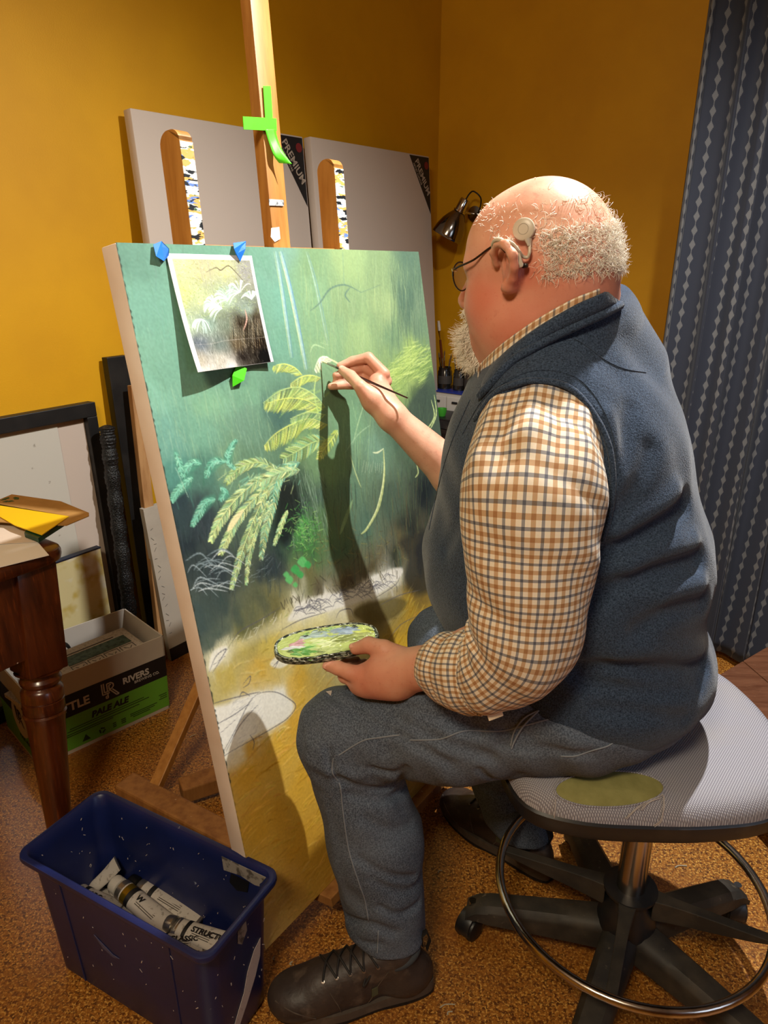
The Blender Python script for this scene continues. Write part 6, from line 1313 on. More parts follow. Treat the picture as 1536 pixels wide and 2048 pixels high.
for pts, a_, w_ in ((((1372, 1008), (1320, 1050), (1250, 1090), (1185, 1115)), .010, .013), (((1350, 985), (1300, 1030), (1240, 1065)), -.005, .016), (((1395, 1120), (1330, 1140), (1270, 1160), (1185, 1195)), .010, .013), (((1385, 1085), (1320, 1105), (1260, 1130)), -.006, .016), (((1405, 1205), (1340, 1225), (1280, 1260)), .007, .015), (((1400, 1170), (1330, 1190)), -.006, .016), (((1410, 1335), (1330, 1345), (1250, 1335), (1160, 1340)), .009, .012), (((1400, 1370), (1300, 1385), (1180, 1370)), .005, .012), (((1400, 1300), (1320, 1300), (1240, 1305)), -.005, .016), (((1260, 820), (1250, 900), (1230, 960)), .003, .014), (((1215, 830), (1235, 900), (1240, 960)), -.003, .012), (((1300, 900), (1270, 980), (1225, 1030)), .004, .014), (((1180, 1360), (1100, 1330), (1050, 1380)), .005, .014), (((1010, 860), (940, 980), (890, 1100)), .002, .012), (((1370, 1440), (1300, 1430), (1200, 1420)), .005, .012)): vf(pts, a_, w_)
for p_, a_, w_ in VF: v_.fold(p_, a_ * 1.7, w_ * 1.1)
v_.disp = dn_noise(22, .0028, 1.7)
def fleece(nt, bs):
    N, L = nt.nodes, nt.links; tc = N.new('ShaderNodeTexCoord'); n = N.new('ShaderNodeTexNoise'); n.inputs['Scale'].default_value = 480; n.inputs['Detail'].default_value = 3; L.new(tc.outputs['Object'], n.inputs['Vector'])
    r = N.new('ShaderNodeMapRange'); r.inputs['From Min'].default_value = .25; r.inputs['From Max'].default_value = .8; L.new(n.outputs['Fac'], r.inputs['Value'])
    x = N.new('ShaderNodeMix'); x.data_type = 'RGBA'; L.new(r.outputs['Result'], x.inputs['Factor']); x.inputs['A'].default_value = lin('#141c28'); x.inputs['B'].default_value = lin('#48576d'); L.new(x.outputs['Result'], bs.inputs['Base Color'])
    bp = N.new('ShaderNodeBump'); bp.inputs['Strength'].default_value = .6; bp.inputs['Distance'].default_value = .002; L.new(n.outputs['Fac'], bp.inputs['Height']); L.new(bp.outputs['Normal'], bs.inputs['Normal'])
M_fleece = mat('navy_fleece', '#2b3d55', .95, sheen=.22, nodes=fleece, spec=.1)
vest = solid_obj('fleece_vest', v_, .0042, M_fleece, person)
# armhole binding, collar band, seams
def ring_line(S_, pts, r, name, m, par, n=6, lift=.0, closed=False, flat=None):
    P = []
    for q in curve_pts([np.array(q, float) for q in pts], n):
        p = S_.surf(*q)
        if p is not None: P.append(p + S_.grad(p) * lift)
    mb = MB(); mb.tube(P, r, 10, flat=flat); return mb.build(name, m, par, True)
for pts in (((1135, 670), (1170, 690), (1210, 720), (1250, 738), (1292, 745)), ((925, 868), (965, 800), (1010, 765), (1060, 743), (1110, 742), (1160, 760), (1200, 808), (1226, 870), (1232, 940), (1222, 1000)), ((940, 800), (905, 880), (880, 960), (858, 1060))): seam(v_, pts, .0007, M_fleece, 'top_stitching', vest, .0002)
ring_line(v_, ((950, 838), (990, 786), (1030, 768), (1074, 762), (1140, 776), (1190, 832), (1221, 904), (1225, 1000), (1205, 1080)), .0042, 'armhole_binding', M_fleece, vest, lift=-.0005)
def neck_loop(S_list, pts, zs, off, depth, n=8):
    """closed loop: near side follows the surface under the given points, far side mirrors it"""
    near = []
    PP = curve_pts([V(*q, z) for q, z in zip(pts, zs)], n)
    for q in PP:
        c = [(p, S_) for S_ in S_list for p in [S_.surf(q[0], q[1])] if p is not None and abs((p - EYEP) @ V(0, CP, -SP) - q[2]) < .12]
        if c:
            p, S_ = min(c, key=lambda t: np.linalg.norm(t[0] - EYEP)); p = p + nrm(EYEP - p) * off
        else: p = at(q[0], q[1], q[2])
        near.append(p)
    for _ in range(5): near = [near[0]] + [(near[i - 1] + near[i] * 2 + near[i + 1]) / 4 for i in range(1, len(near) - 1)] + [near[-1]]
    m = len(near); vd = nrm(V(.15, .98, -.06)); far = [near[i] + vd * (depth * math.sin(math.pi * i / (m - 1)) ** .6) for i in range(m - 2, 0, -1)]
    return near + far
def loops_obj(name, loops, m, par, th, us=1.0):
    n = len(loops[0]); v = [p for l_ in loops for p in l_]; f = []; uv = []
    for q, l_ in enumerate(loops):
        s_ = 0
        for i in range(n):
            if i: s_ += np.linalg.norm(l_[i] - l_[i - 1])
            uv.append((s_, q * .012))
    for q in range(len(loops) - 1):
        for i in range(n): f.append((q * n + i, q * n + (i + 1) % n, (q + 1) * n + (i + 1) % n, (q + 1) * n + i))
    o = mesh_obj(name, v, f, m, par, True, uv); mo = o.modifiers.new('s', 'SOLIDIFY'); mo.thickness = th; mo.offset = 0
    mo = o.modifiers.new('u', 'SUBSURF'); mo.levels = mo.render_levels = 1; return o
UP = ((1222, 572), (1185, 588), (1151, 603), (1085, 642), (1035, 678), (1000, 708), (968, 742)); UZ = (1.06, 1.0, .98, .965, .97, .985, 1.01)
LO = ((1240, 606), (1205, 624), (1169, 640), (1109, 668), (1060, 695), (1018, 722), (962, 785)); LZ = (1.07, .99, .97, .955, .96, .975, 1.0)
l_up = neck_loop([b], UP, UZ, .008, .17); l_lo = neck_loop([b, v_], LO, LZ, .010, .19)
l_mid = [a_ * .5 + c_ * .5 + nrm(EYEP - a_) * (.006 if i < len(l_up) / 2 else -.006) for i, (a_, c_) in enumerate(zip(l_up, l_lo))]
l_in = [a_ - nrm(EYEP - a_) * (.007 if i < len(l_up) / 2 else -.007) + V(0, 0, -.02) for i, a_ in enumerate(l_up)]
loops_obj('collar', [l_in, l_up, l_mid, l_lo], M_fleece, vest, .005)
mb = MB(); mb.tube([p + V(0, 0, -.003) for p in l_lo], .0062, 10, closed=True); mb.build('collar_roll', M_fleece, vest, True)
# ------------------------------------------------------------------ checked shirt
def plaid(nt, bs):
    N, L = nt.nodes, nt.links; uvn = N.new('ShaderNodeUVMap'); sp = N.new('ShaderNodeSeparateXYZ'); L.new(uvn.outputs[0], sp.inputs[0])
    def mth(op, a, b_=None):
        n = N.new('ShaderNodeMath'); n.operation = op
        for i, q in enumerate((a, b_)):
            if q is None: continue
            if isinstance(q, (int, float)): n.inputs[i].default_value = q
            else: L.new(q, n.inputs[i])
        return n.outputs[0]
    P_ = .0200     # repeat: cream, tan, cream, blue
    def stripes(src):
        x = mth('FRACT', mth('DIVIDE', src, P_)); 
        tan = mth('LESS_THAN', mth('ABSOLUTE', mth('SUBTRACT', x, .25)), .125); blu = mth('LESS_THAN', mth('ABSOLUTE', mth('SUBTRACT', x, .75)), .085); return tan, blu
    cur = lin('#e2d5c0'); out = None
    for src in (sp.outputs['X'], sp.outputs['Y']):
        t, b_ = stripes(src)
        for k, c in ((t, '#b98649'), (b_, '#6f7892')):
            x = N.new('ShaderNodeMix'); x.data_type = 'RGBA'; x.blend_type = 'MULTIPLY'; m_ = mth('MULTIPLY', k, .85 if c == '#b98649' else .9); L.new(m_, x.inputs['Factor'])
            if out is None: x.inputs['A'].default_value = cur
            else: L.new(out, x.inputs['A'])
            x.inputs['B'].default_value = lin('#ceac86') if c == '#b98649' else lin('#8d95ab'); out = x.outputs['Result']
    n = N.new('ShaderNodeTexNoise'); n.inputs['Scale'].default_value = 900; L.new(uvn.outputs[0], n.inputs['Vector']); y = N.new('ShaderNodeMix'); y.data_type = 'RGBA'; y.blend_type = 'MULTIPLY'; y.inputs['Factor'].default_value = .18; L.new(out, y.inputs['A']); L.new(n.outputs['Color'], y.inputs['B']); L.new(y.outputs['Result'], bs.inputs['Base Color'])
M_plaid = mat('checked_cotton', '#ddd0bc', .8, nodes=plaid, sheen=.1)
def sleeve(name, path, rad, mt, par, ell_=1.0, viewd=None, folds=(), n=120, rows=150, twist=0, thick=.0018, seed=1, end_flare=True):
    """path points, (across, depth) radii; first frame axis lies across the view"""
    P = curve_pts(path, rows // (len(path) - 1)); RA = curve_pts([V(r[0], r[1], 0) for r in rad], rows // (len(path) - 1)); m = len(P); v = []; uv = []; s = 0; f = []
    T = [nrm(P[min(i + 1, m - 1)] - P[max(i - 1, 0)]) for i in range(m)]; 
    for _ in range(14): T = [nrm(T[max(i - 1, 0)] + T[i] + T[min(i + 1, m - 1)]) for i in range(m)]
    vd = nrm(viewd); x_ = nrm(np.cross(T[0], vd))
    r0 = rng.random(24) * 6.28
    for i in range(m):
        if i: s += np.linalg.norm(P[i] - P[i - 1])
        x_ = nrm(x_ - T[i] * (x_ @ T[i])); y_ = np.cross(T[i], x_); rx, ry = RA[i][0], RA[i][1]
        for k in range(n):
            a = 2 * math.pi * k / n; d = x_ * math.cos(a) * rx + y_ * math.sin(a) * ry; w_ = 0
            for (s0, a0, ls, la, amp, sl) in folds:
                ds = (s - s0) + sl * math.sin(a - a0); da = (a - a0 + math.pi) % (2 * math.pi) - math.pi; w_ += amp * math.exp(-(ds / ls) ** 2 - (da / la) ** 2)
            w_ += .0016 * math.sin(9 * a * .5 + s * 40 + r0[0]) * math.sin(s * 23 + 2 * a + r0[1]) + .0012 * math.sin(s * 70 + 3 * a + r0[2])
            dn_ = nrm(x_ * math.cos(a) / rx + y_ * math.sin(a) / ry); v.append(P[i] + d + dn_ * w_); uv.append((a * .078 + .0, s))
    # duplicate seam column for clean UVs
    vs = []; us = []
    for i in range(m):
        for k in range(n + 1): vs.append(v[i * n + (k % n)]); us.append((k / n * 2 * math.pi * .078, uv[i * n][1]))
    for i in range(m - 1):
        for k in range(n): a = i * (n + 1) + k; f.append((a, a + 1, a + n + 2, a + n + 1))
    o = mesh_obj(name, vs, f, mt, par, True, us); mo = o.modifiers.new('s', 'SOLIDIFY'); mo.thickness = thick; mo.offset = 0; return o
SLP = [at(1092, 790, 1.01), at(1078, 860, .972), at(1066, 985, .940), at(1060, 1100, .95), at(1055, 1200, .968), at(1040, 1290, .99), at(985, 1338, 1.03), at(925, 1340, 1.075), at(893, 1332, 1.105)]
SLR = [(.066, .05), (.082, .068), (.0925, .076), (.086, .072), (.079, .070), (.0745, .068), (.060, .060), (.050, .052), (.0445, .048)]
FL_ = [(.10, .9, .05, .16, .006, 0), (.11, 1.35, .06, .12, -.004, 0), (.10, 1.75, .055, .15, .006, 0), (.11, 2.15, .05, .14, -.005, 0), (.12, 2.5, .06, .16, .006, 0), (.16, 1.1, .008, .8, -.003, .03), (.05, 1.6, .012, .9, .004, .02), (.09, 1.2, .010, .8, -.004, .03), (.12, 2.0, .012, .7, .004, -.03), (.22, 1.0, .014, 1.2, .0025, .03), (.30, 2.4, .012, 1.0, -.003, .03), (.36, 3.4, .010, .9, -.005, .02), (.385, 3.2, .008, .9, .005, .02), (.41, 3.4, .009, 1.0, -.006, .01), (.43, 3.3, .008, .8, .005, .01), (.40, 1.5, .012, .8, -.004, .02), (.45, 1.2, .012, 1.0, .004, .02), (.47, 2.2, .008, 1.4, -.004, .0), (.49, 1.4, .007, 2.4, .003, .0), (.52, 1.8, .007, 2.8, -.004, 0)]
shirt = sleeve('checked_shirt', SLP, SLR, M_plaid, person, viewd=ray(1068, 950), folds=FL_)
shirt['label'] = 'cream, tan and blue checked shirt sleeve rolled at the forearm'
# rolled cuff turned back over the forearm
cuff = sleeve('rolled_cuff', [at(965, 1345, 1.05), at(930, 1343, 1.072), at(900, 1336, 1.098), at(884, 1331, 1.112), at(880, 1330, 1.116)], [(.060, .060), (.058, .059), (.0545, .056), (.050, .050), (.043, .044)], M_plaid, shirt, viewd=ray(900, 1336), folds=[(.02, 1.6, .006, 3, .003, .0), (.045, 1.6, .005, 3, -.003, .004), (.06, 2.5, .006, 1.0, .004, .01)], rows=60, thick=.003)
mb = MB(); tb_ = at(985, 1392, 1.02); mb.box(tb_ + V(0, -.012, -.012), .022, .004, .032, (nrm(V(1, .2, .3)), nrm(V(0, 1, -.2)), nrm(V(-.3, .1, 1))), .001); mb.build('cuff_tab', mat('cream_cotton', '#d8c6a8', .8), shirt)
mb = MB(); mb.lathe([(.0045, 0), (.0045, .0015)], at(968, 1380, .998), nrm(V(-.1, -1, .2)), 16); mb.build('button', mat('pale_button', '#c9b694', .3), shirt)
sleeve('checked_sleeve', [SHR + V(-.01, .02, .0), SHR * .6 + ELR * .4 + V(0, .01, 0), ELR * .8 + SHR * .2, ELR, ELR * .85 + WRR * .15, ELR * .78 + WRR * .22], [(.075, .075), (.074, .074), (.066, .066), (.060, .060), (.054, .054), (.056, .056)], M_plaid, shirt, viewd=ray(985, 1020), folds=[(.1, 1, .01, 2, .003, .02), (.2, 2, .01, 2, -.003, .02)], rows=60)
SU = tuple((x - 3 - 10 * k / 6, y - 4 - 6 * k / 6) for k, (x, y) in enumerate(UP))
s_up = neck_loop([b], SU, UZ, .004, .16); s_lo = [p - V(0, 0, .03) + nrm(EYEP - p) * .001 for p in s_up]
loops_obj('shirt_collar', [s_up, [a_ * .5 + c_ * .5 for a_, c_ in zip(s_up, s_lo)], s_lo], M_plaid, shirt, .0025)
# ------------------------------------------------------------------ hair and beard: short tapering strands rooted on the skin
def strands(name, roots, dirs, length, m, parent, seg=6, rad=.00042, curl=.35, grav=-.25, seed=0, label=None):
    r = np.random.default_rng(seed); n = len(roots); R_ = np.array(roots); D = np.array(dirs); L_ = np.asarray(length).reshape(-1, 1); P = [R_ - D * .002]; d = D.copy(); ph = r.random((n, 3)) * 6.28; ax = r.normal(0, 1, (n, 3)); ax /= np.linalg.norm(ax, axis=1, keepdims=True)
    for i in range(seg):
        d = d + np.cross(ax, d) * curl + V(0, 0, grav) * .35 + r.normal(0, .12, (n, 3)); d /= np.linalg.norm(d, axis=1, keepdims=True); P.append(P[-1] + d * L_ / seg)
    P = np.stack(P, 1); T = np.gradient(P, axis=1); T /= np.linalg.norm(T, axis=2, keepdims=True) + 1e-9; u = np.cross(T, V(.3, .5, .81)); u /= np.linalg.norm(u, axis=2, keepdims=True) + 1e-9; w = np.cross(T, u)
    rr = rad * np.linspace(1, .35, seg + 1)[None, :, None]; ring = [P + (u * math.cos(a) + w * math.sin(a)) * rr for a in (0, 2.094, 4.189)]; Vv = np.stack(ring, 2).reshape(-1, 3)
    base = (np.arange(n)[:, None] * (seg + 1) + np.arange(seg)[None]).ravel() * 3; Fq = []
    for k in range(3): k2 = (k + 1) % 3; Fq.append(np.stack([base + k, base + k2, base + 3 + k2, base + 3 + k], 1))
    Fq = np.concatenate(Fq).astype(np.int32); me = bpy.data.meshes.new(name); me.vertices.add(len(Vv)); me.vertices.foreach_set('co', Vv.astype(np.float32).ravel()); me.loops.add(len(Fq) * 4); me.loops.foreach_set('vertex_index', Fq.ravel()); me.polygons.add(len(Fq)); me.polygons.foreach_set('loop_start', np.arange(0, len(Fq) * 4, 4, dtype=np.int32)); me.update(calc_edges=True); me.materials.append(m)
    o = put(bpy.data.objects.new(name, me), parent); o['kind'] = 'stuff'
    if label: o['label'] = label
    return o
M_hair = mat('white_hair', '#f0e8d8', .5, sheen=.2, var=('#cfc0a6', 30, 3, .5, .8))
hcK = HC; hr = np.random.default_rng(11)
def loc(p): q = (p - HC) / .965; return V(q @ HF, q @ HL, q @ HU)
def vsnap(P, it=3):
    P = P.copy()
    for _ in range(it):
        e = .002; d0 = b(P); G = np.stack([b(P + V(e, 0, 0)) - d0, b(P + V(0, e, 0)) - d0, b(P + V(0, 0, e)) - d0], 1); G /= np.linalg.norm(G, axis=1, keepdims=True) + 1e-9; P = P - G * d0[:, None]
    return P, G
C = hr.normal(0, 1, (36000, 3)); C /= np.linalg.norm(C, axis=1, keepdims=True); P0 = hp(-.01, 0, .0) + C * .105; P0, G0 = vsnap(P0, 4)
Lc = np.stack([(P0 - HC) @ HF, (P0 - HC) @ HL, (P0 - HC) @ HU], 1) / .965
f_, l_, u_ = Lc.T
top = np.where(f_ < -.02, .030 + (-.02 - f_) * .08, .030 + (f_ + .02) * .25); bot = np.where(f_ < -.03, -.030, -.030 + (f_ + .03) * 1.0)
dens = np.where((u_ < top) & (u_ > bot) & (f_ < .062), 1.0, 0.0) * np.where(f_ < -.02, 1.0, np.clip(.62 - (f_ + .02) * 5, .18, 1))
dens = np.maximum(dens, np.where((u_ >= top) & (u_ < top + .035) & (f_ < .07), .13, 0)); dens = np.maximum(dens, np.where(u_ > .07, .008, 0))
ear_c = hp(.004, .092, -.008); dens *= (np.linalg.norm(P0 - ear_c, axis=1) > .036)
k = hr.random(len(P0)) < dens * .80; Pk, Gk, fk = P0[k], G0[k], f_[k]
flow = -HF * .9 + V(0, 0, -.55); Dk = Gk * .75 + flow * .8 + hr.normal(0, .32, Gk.shape); Dk /= np.linalg.norm(Dk, axis=1, keepdims=True)
strands('hair', Pk, Dk, np.where(fk < -.03, hr.uniform(.009, .019, len(Pk)), hr.uniform(.005, .011, len(Pk))), M_hair, person, rad=.00040, curl=.38, seed=5, label='short curly white hair round the back and sides')
C = hr.normal(0, 1, (26000, 3)); C /= np.linalg.norm(C, axis=1, keepdims=True); P0 = hp(.070, 0, -.095) + C * .06; P0, G0 = vsnap(P0, 4); q = (P0 - HC) / .965; f_, l_, u_ = q @ HF, q @ HL, q @ HU
k = (f_ > .062) & (u_ < -.080) & (np.abs(l_) < .042) & (u_ > -.14); k2 = (f_ > .088) & (u_ < -.060) & (u_ > -.080) & (np.abs(l_) < .034); k = (k & (hr.random(len(P0)) < .9)) | (k2 & (hr.random(len(P0)) < .6)); Pk, Gk = P0[k], G0[k]
Dk = Gk * .9 + V(0, 0, -.75) + HF * .1 + hr.normal(0, .22, Gk.shape); Dk /= np.linalg.norm(Dk, axis=1, keepdims=True)
strands('beard', Pk, Dk, hr.uniform(.018, .036, len(Pk)) * np.where(u_[k] < -.08, 1, .5), M_hair, person, rad=.00038, curl=.26, seed=8, label='short white goatee beard')
# forearm hair
# eyes and eyelids
for s_ in (-1, 1):
    mb = MB(); mb.lathe([(.0117 * math.sin(t), -.0117 * math.cos(t)) for t in np.linspace(.01, 3.13, 14)], hp(.083, .031 * s_, -.020), HF, 24); e_ = mb.build('eyeball', mat('eye_white', '#d8d0c8', .15, coat=.5), person, True)
    mb = MB(); mb.lathe([(.0055, .0105), (.004, .0114), (.001, .0119)], hp(.083, .031 * s_, -.020), HF, 20); mb.build('iris', mat('iris_blue_grey', '#3f5568', .2), e_, True)
# ------------------------------------------------------------------ glasses
M_gl = mat('glasses_metal', '#3a2f2c', .25, metal=.8); M_lens = mat('lens_glass', '#f4f6f6', .02, trans=1, spec=.5, alpha=.35)
gl = None
fr = []
def gp(f, l, u): return hp(f + .002, l, u + .011 + max(0, .1 - f) * .10)
rims = []
for s_ in (1, -1):
    P = [gp(.108 + .0 * math.cos(a) - .10 * abs(.033 + .026 * math.cos(a)) ** 2 * 6, s_ * (.034 + .026 * math.cos(a)), -.022 + .019 * math.sin(a) * (1.0 if math.sin(a) > 0 else 1.15)) for a in np.linspace(0, 2 * math.pi, 36, endpoint=False)]
    mb = MB(); mb.tube(P, .0011, 8, closed=True)
    if s_ == 1: gl = mb.build('glasses', M_gl, person, True, label='thin dark metal framed glasses')
    else: mb.build('rim', M_gl, gl, True)
    c_ = sum(P) / len(P); v = [c_ + HF * .0012] + P; mesh_obj('lens', v, [(0, i + 1, (i + 1) % len(P) + 1) for i in range(len(P))], M_lens, gl, True)
    h_ = gp(.098, s_ * .066, -.013); e_ = gp(.028, s_ * .079, .002); 
    ends = [P[0], h_, gp(.060, s_ * .079, -.009), e_, gp(.010, s_ * .082, -.008), gp(.002, s_ * .082, -.026)]
    mb = MB(); mb.tube(curve_pts(ends, 6), .0014, 8); mb.build('temple_arm', M_gl, gl, True)
    mb = MB(); mb.box(gp(.100, s_ * .064, -.014), .008, .004, .005, HAX, .001); mb.build('hinge', M_chrome, gl)
mb = MB(); mb.tube(curve_pts([gp(.103, .010, -.016), gp(.111, 0, -.010), gp(.103, -.010, -.016)], 5), .0011, 8); mb.build('bridge', M_gl, gl, True)
# ------------------------------------------------------------------ cochlear implant processor
M_ci = mat('grey_beige_plastic', '#b9ac98', .35)
def bs(px, py, off=0.0):
    p = hb.surf(px, py); n_ = hb.grad(p); return p + n_ * off, n_
ci_c, ci_n = bs(1051, 461, .002)
ci_n = nrm(ci_n * .6 + nrm(EYEP - ci_c) * .4); ci_c = ci_c + ci_n * .007
mb = MB(); mb.lathe([(.012, -.006), (.0138, -.004), (.0142, 0), (.0136, .002), (.012, .003), (.006, .0033), (.001, .0033)], ci_c, ci_n, 40); coil = mb.build('sound_processor_coil', M_ci, person, True, label='round beige coil disc of a hearing implant')
mb = MB(); P = [ci_c + ci_n * .0032 + (nrm(np.cross(ci_n, Z3)) * math.cos(a) + nrm(np.cross(ci_n, np.cross(ci_n, Z3))) * math.sin(a)) * .0065 for a in np.linspace(0, 2 * math.pi, 28, endpoint=False)]; mb.tube(P, .0004, 6, closed=True); mb.build('coil_ring', mat('beige_plastic_dark', '#8f8472', .4), coil, True)
t0 = onplane(1056, 478, ci_c, ci_n); t1 = onplane(1059, 492, ci_c, ci_n)
mb = MB(); mb.tube([t0, t0 * .4 + t1 * .6, t1], [.0075, .005, .0038], 16, flat=.5); mb.build('cable_plug', M_ci, coil, True)
def nearp(px, py, off): p, n_ = bs(px, py); return p + nrm(n_ + nrm(EYEP - p)) * off
cpts = [t1, nearp(1062, 505, .010), nearp(1058, 514, .010), nearp(1050, 512, .014), nearp(1046, 502, .024), nearp(1038, 490, .030), nearp(1028, 485, .032), nearp(1022, 489, .030)]
mb = MB(); mb.tube(curve_pts(cpts, 6), .0021, 10); mb.build('coil_cable', M_ci, coil, True)
q0, q1 = nearp(1035, 494, .024), nearp(1046, 534, .022)
mb = MB(); d_ = nrm(q1 - q0); nn_ = nrm(EYEP - q0); sx_ = nrm(np.cross(d_, nn_)); mb.box((q0 + q1) / 2, .014, float(np.linalg.norm(q1 - q0)), .009, (sx_, d_, np.cross(sx_, d_)), .003); mb.build('processor_body', M_ci, person, True, label='beige behind-the-ear sound processor')
mb = MB(); mb.tube(curve_pts([nearp(1027, 494, .026), nearp(1016, 484, .030), nearp(1005, 483, .030), nearp(996, 490, .022), nearp(992, 503, .010)], 6), .0030, 10); mb.build('ear_hook', M_ci, person, True)
mb = MB(); q2 = nearp(1054, 530, .012); mb.box(q2, .008, .008, .006, HAX, .002); mb.build('battery_door', M_cap, person, True)
# ------------------------------------------------------------------ shoes
M_leath = mat('brown_waxed_leather', '#3a2f29', .5, var=[('#281f1c', 16, 4, .4, .7), ('#5f5145', 26, 4, .56, .8)], bump=(70, .35, .003)); M_sole = mat('rubber_sole', '#4a4037', .6, var=('#635649', 30, 3, .5, .8), bump=(60, .3, .002)); M_outs = mat('outsole_black', '#0e0d0d', .6, bump=(140, .6, .003)); M_lace = mat('boot_lace', '#17120f', .7); M_eye = mat('eyelet', '#8a8078', .3, metal=.8)
def shoe(heel, toe, label, pitch=0.0, dirt=None, side=1):
    heel, toe = V(*heel), V(*toe); d = toe - heel; L_ = float(np.linalg.norm(d[:2])); x = nrm(V(d[0], d[1], 0)); y = V(-x[1], x[0], 0) * side     # y: outward
    def sp_(a, b_, z): return heel + x * (a * L_) + y * b_ + Z3 * z
    e = empty('left_boot' if side > 0 else 'right_boot', heel, label, 'shoe'); e.name = 'walking_shoe'
    u_ = Solid()
    u_.ell(sp_(.80, .003, .040), (.070, .050, .036), (x, y, Z3), .02); u_.ell(sp_(.55, .0, .050), (.085, .045, .048), (x, y, Z3), .03); u_.ell(sp_(.16, 0, .050), (.052, .037, .050), (x, y, Z3), .03); u_.cap(sp_(.20, 0, .055), sp_(.22, 0, .105), .040, .036, .02); u_.cap(sp_(.70, 0, .055), sp_(.36, 0, .095), .034, .036, .02); u_.ell(sp_(.9, .002, .032), (.040, .042, .028), (x, y, Z3), .02)
    u_.plane(sp_(0, 0, .018), V(0, 0, -1), .004); u_.cut(sp_(.215, 0, .150), (.032, .027, .055), (x, y, Z3), .006)
    up = solid_obj('upper', u_, .0036, M_leath, e)
    out = []
    for t in np.linspace(0, 2 * math.pi, 56, endpoint=False):
        a = .5 - .5 * math.cos(t); sgn = 1 if math.sin(t) >= 0 else -1; w_ = math.sin(t) * 1.0
        hw = .034 + .016 * min(1, max(0, (a - .25) / .4)) - .004 * math.exp(-((a - .38) / .12) ** 2)
        out.append((a * 1.03 - .015, (abs(math.sin(t)) ** .55) * hw * sgn + .003 * math.sin(math.pi * a)))
    def sole(z0, z1, k0, k1, name, m, par, arch=False):
        v = []; n = len(out)
        for z_, k_ in ((z0, k0), (z0 * .6 + z1 * .4, k1 * 1.01), (z1, k1)):
            for a, w_ in out:
                zz = z_ + (.008 * max(0, (a - .82) / .18) ** 2) + (.004 if arch and z_ == z0 and .32 < a < .5 else 0) + (.010 * max(0, 1 - abs(a - .10) / .25) if z_ == z1 and name == 'midsole' else 0); v.append(sp_((a - .5) * k_ + .5, w_ * k_, zz))
        f = [(q * n + i, q * n + (i + 1) % n, (q + 1) * n + (i + 1) % n, (q + 1) * n + i) for q in range(2) for i in range(n)] + [tuple(range(n))[::-1], tuple(2 * n + i for i in range(n))]
        mb = MB(); mb.add(v, f); return mb.build(name, m, par, True)
    sole(.008, .028, 1.0, 1.0, 'midsole', M_sole, e); sole(.0, .010, .985, 1.0, 'outsole', M_outs, e, True)
    # padded collar and heel loop
    mb = MB(); mb.tube([sp_(.215, 0, .102) + x * (.036 * math.cos(a)) + y * (.031 * math.sin(a)) + Z3 * (.012 * -math.cos(a) + .002) for a in np.linspace(0, 2 * math.pi, 28, endpoint=False)], .007, 10, closed=True); mb.build('padded_collar', mat('collar_lining', '#34373a', .8), e, True)
    mb = MB(); mb.tube([sp_(.03, 0, .100), sp_(.01, 0, .122), sp_(.035, 0, .145), sp_(.065, 0, .135), sp_(.06, 0, .112)], .006, 8, flat=.3); mb.build('heel_loop', M_lace, e, True)
    # tongue, laces, eyelets
    lace_o = None
    for k in range(5):
        a = .70 - k * .085; zt = [None, None]; ps = []
        for sg in (-1, 1):
            q = u_.snap(sp_(a, sg * (.024 + .001 * k), .085 + .006 * k)); n_ = u_.grad(q); ps.append(q + n_ * .002)
            mb = MB(); mb.lathe([(.0022, -.001), (.0036, -.0005), (.0036, .0008), (.002, .001)], q + n_ * .0008, n_, 12); mb.build('eyelet', M_eye, e)
        if k:
            for (pa_, pb_) in ((prev[0], ps[1]), (prev[1], ps[0])):
                m_ = (pa_ + pb_) / 2; m_ = u_.snap(m_); m_ = m_ + u_.grad(m_) * .005
                mb = MB(); mb.tube(curve_pts([pa_, m_, pb_], 6), .0021, 8); mb.build('lace', M_lace, e, True)
        prev = ps
    for sg in (-1, 1):
        mb = MB(); mb.tube(curve_pts([prev[0] * .5 + prev[1] * .5 + Z3 * .004, sp_(.40, sg * .03, .10), sp_(.46, sg * .045, .085), sp_(.42, sg * .025, .10), prev[0] * .5 + prev[1] * .5 + Z3 * .006], 6), .0019, 8); mb.build('lace_bow', M_lace, e, True)
    # stitched seams on the visible side
    for pts in (((.30, .034, .10), (.36, .040, .07), (.40, .045, .045), (.42, .047, .03)), ((.66, .03, .07), (.62, .042, .05), (.60, .048, .03)), ((.98, .02, .05), (.88, .035, .045), (.76, .046, .035))):
        P = [u_.snap(sp_(a, w_, z_)) for a, w_, z_ in pts]; P = [p + u_.grad(p) * .0006 for p in P]; mb = MB(); mb.tube(curve_pts(P, 5), .0011, 6); mb.build('seam', M_sole, up, True)
    q = u_.snap(sp_(.38, .044, .058)); n_ = u_.grad(q); s1 = nrm(np.cross(Z3, n_)); mb = MB(); mb.box(q + n_ * .001, .013, .020, .0012, (s1, np.cross(n_, s1), n_), .0004); mb.build('woven_tag', mat('olive_tag', '#4a4a32', .7), up)
    return e
shoe((.090, 1.012, 0), (-.203, .964, 0), 'scuffed brown leather walking shoe on the left foot, nearest the blue bin', side=1)
shoe((.375, 1.262, 0), (.165, 1.490, 0), 'black-brown leather walking shoe on the far foot under the stool edge', side=1)
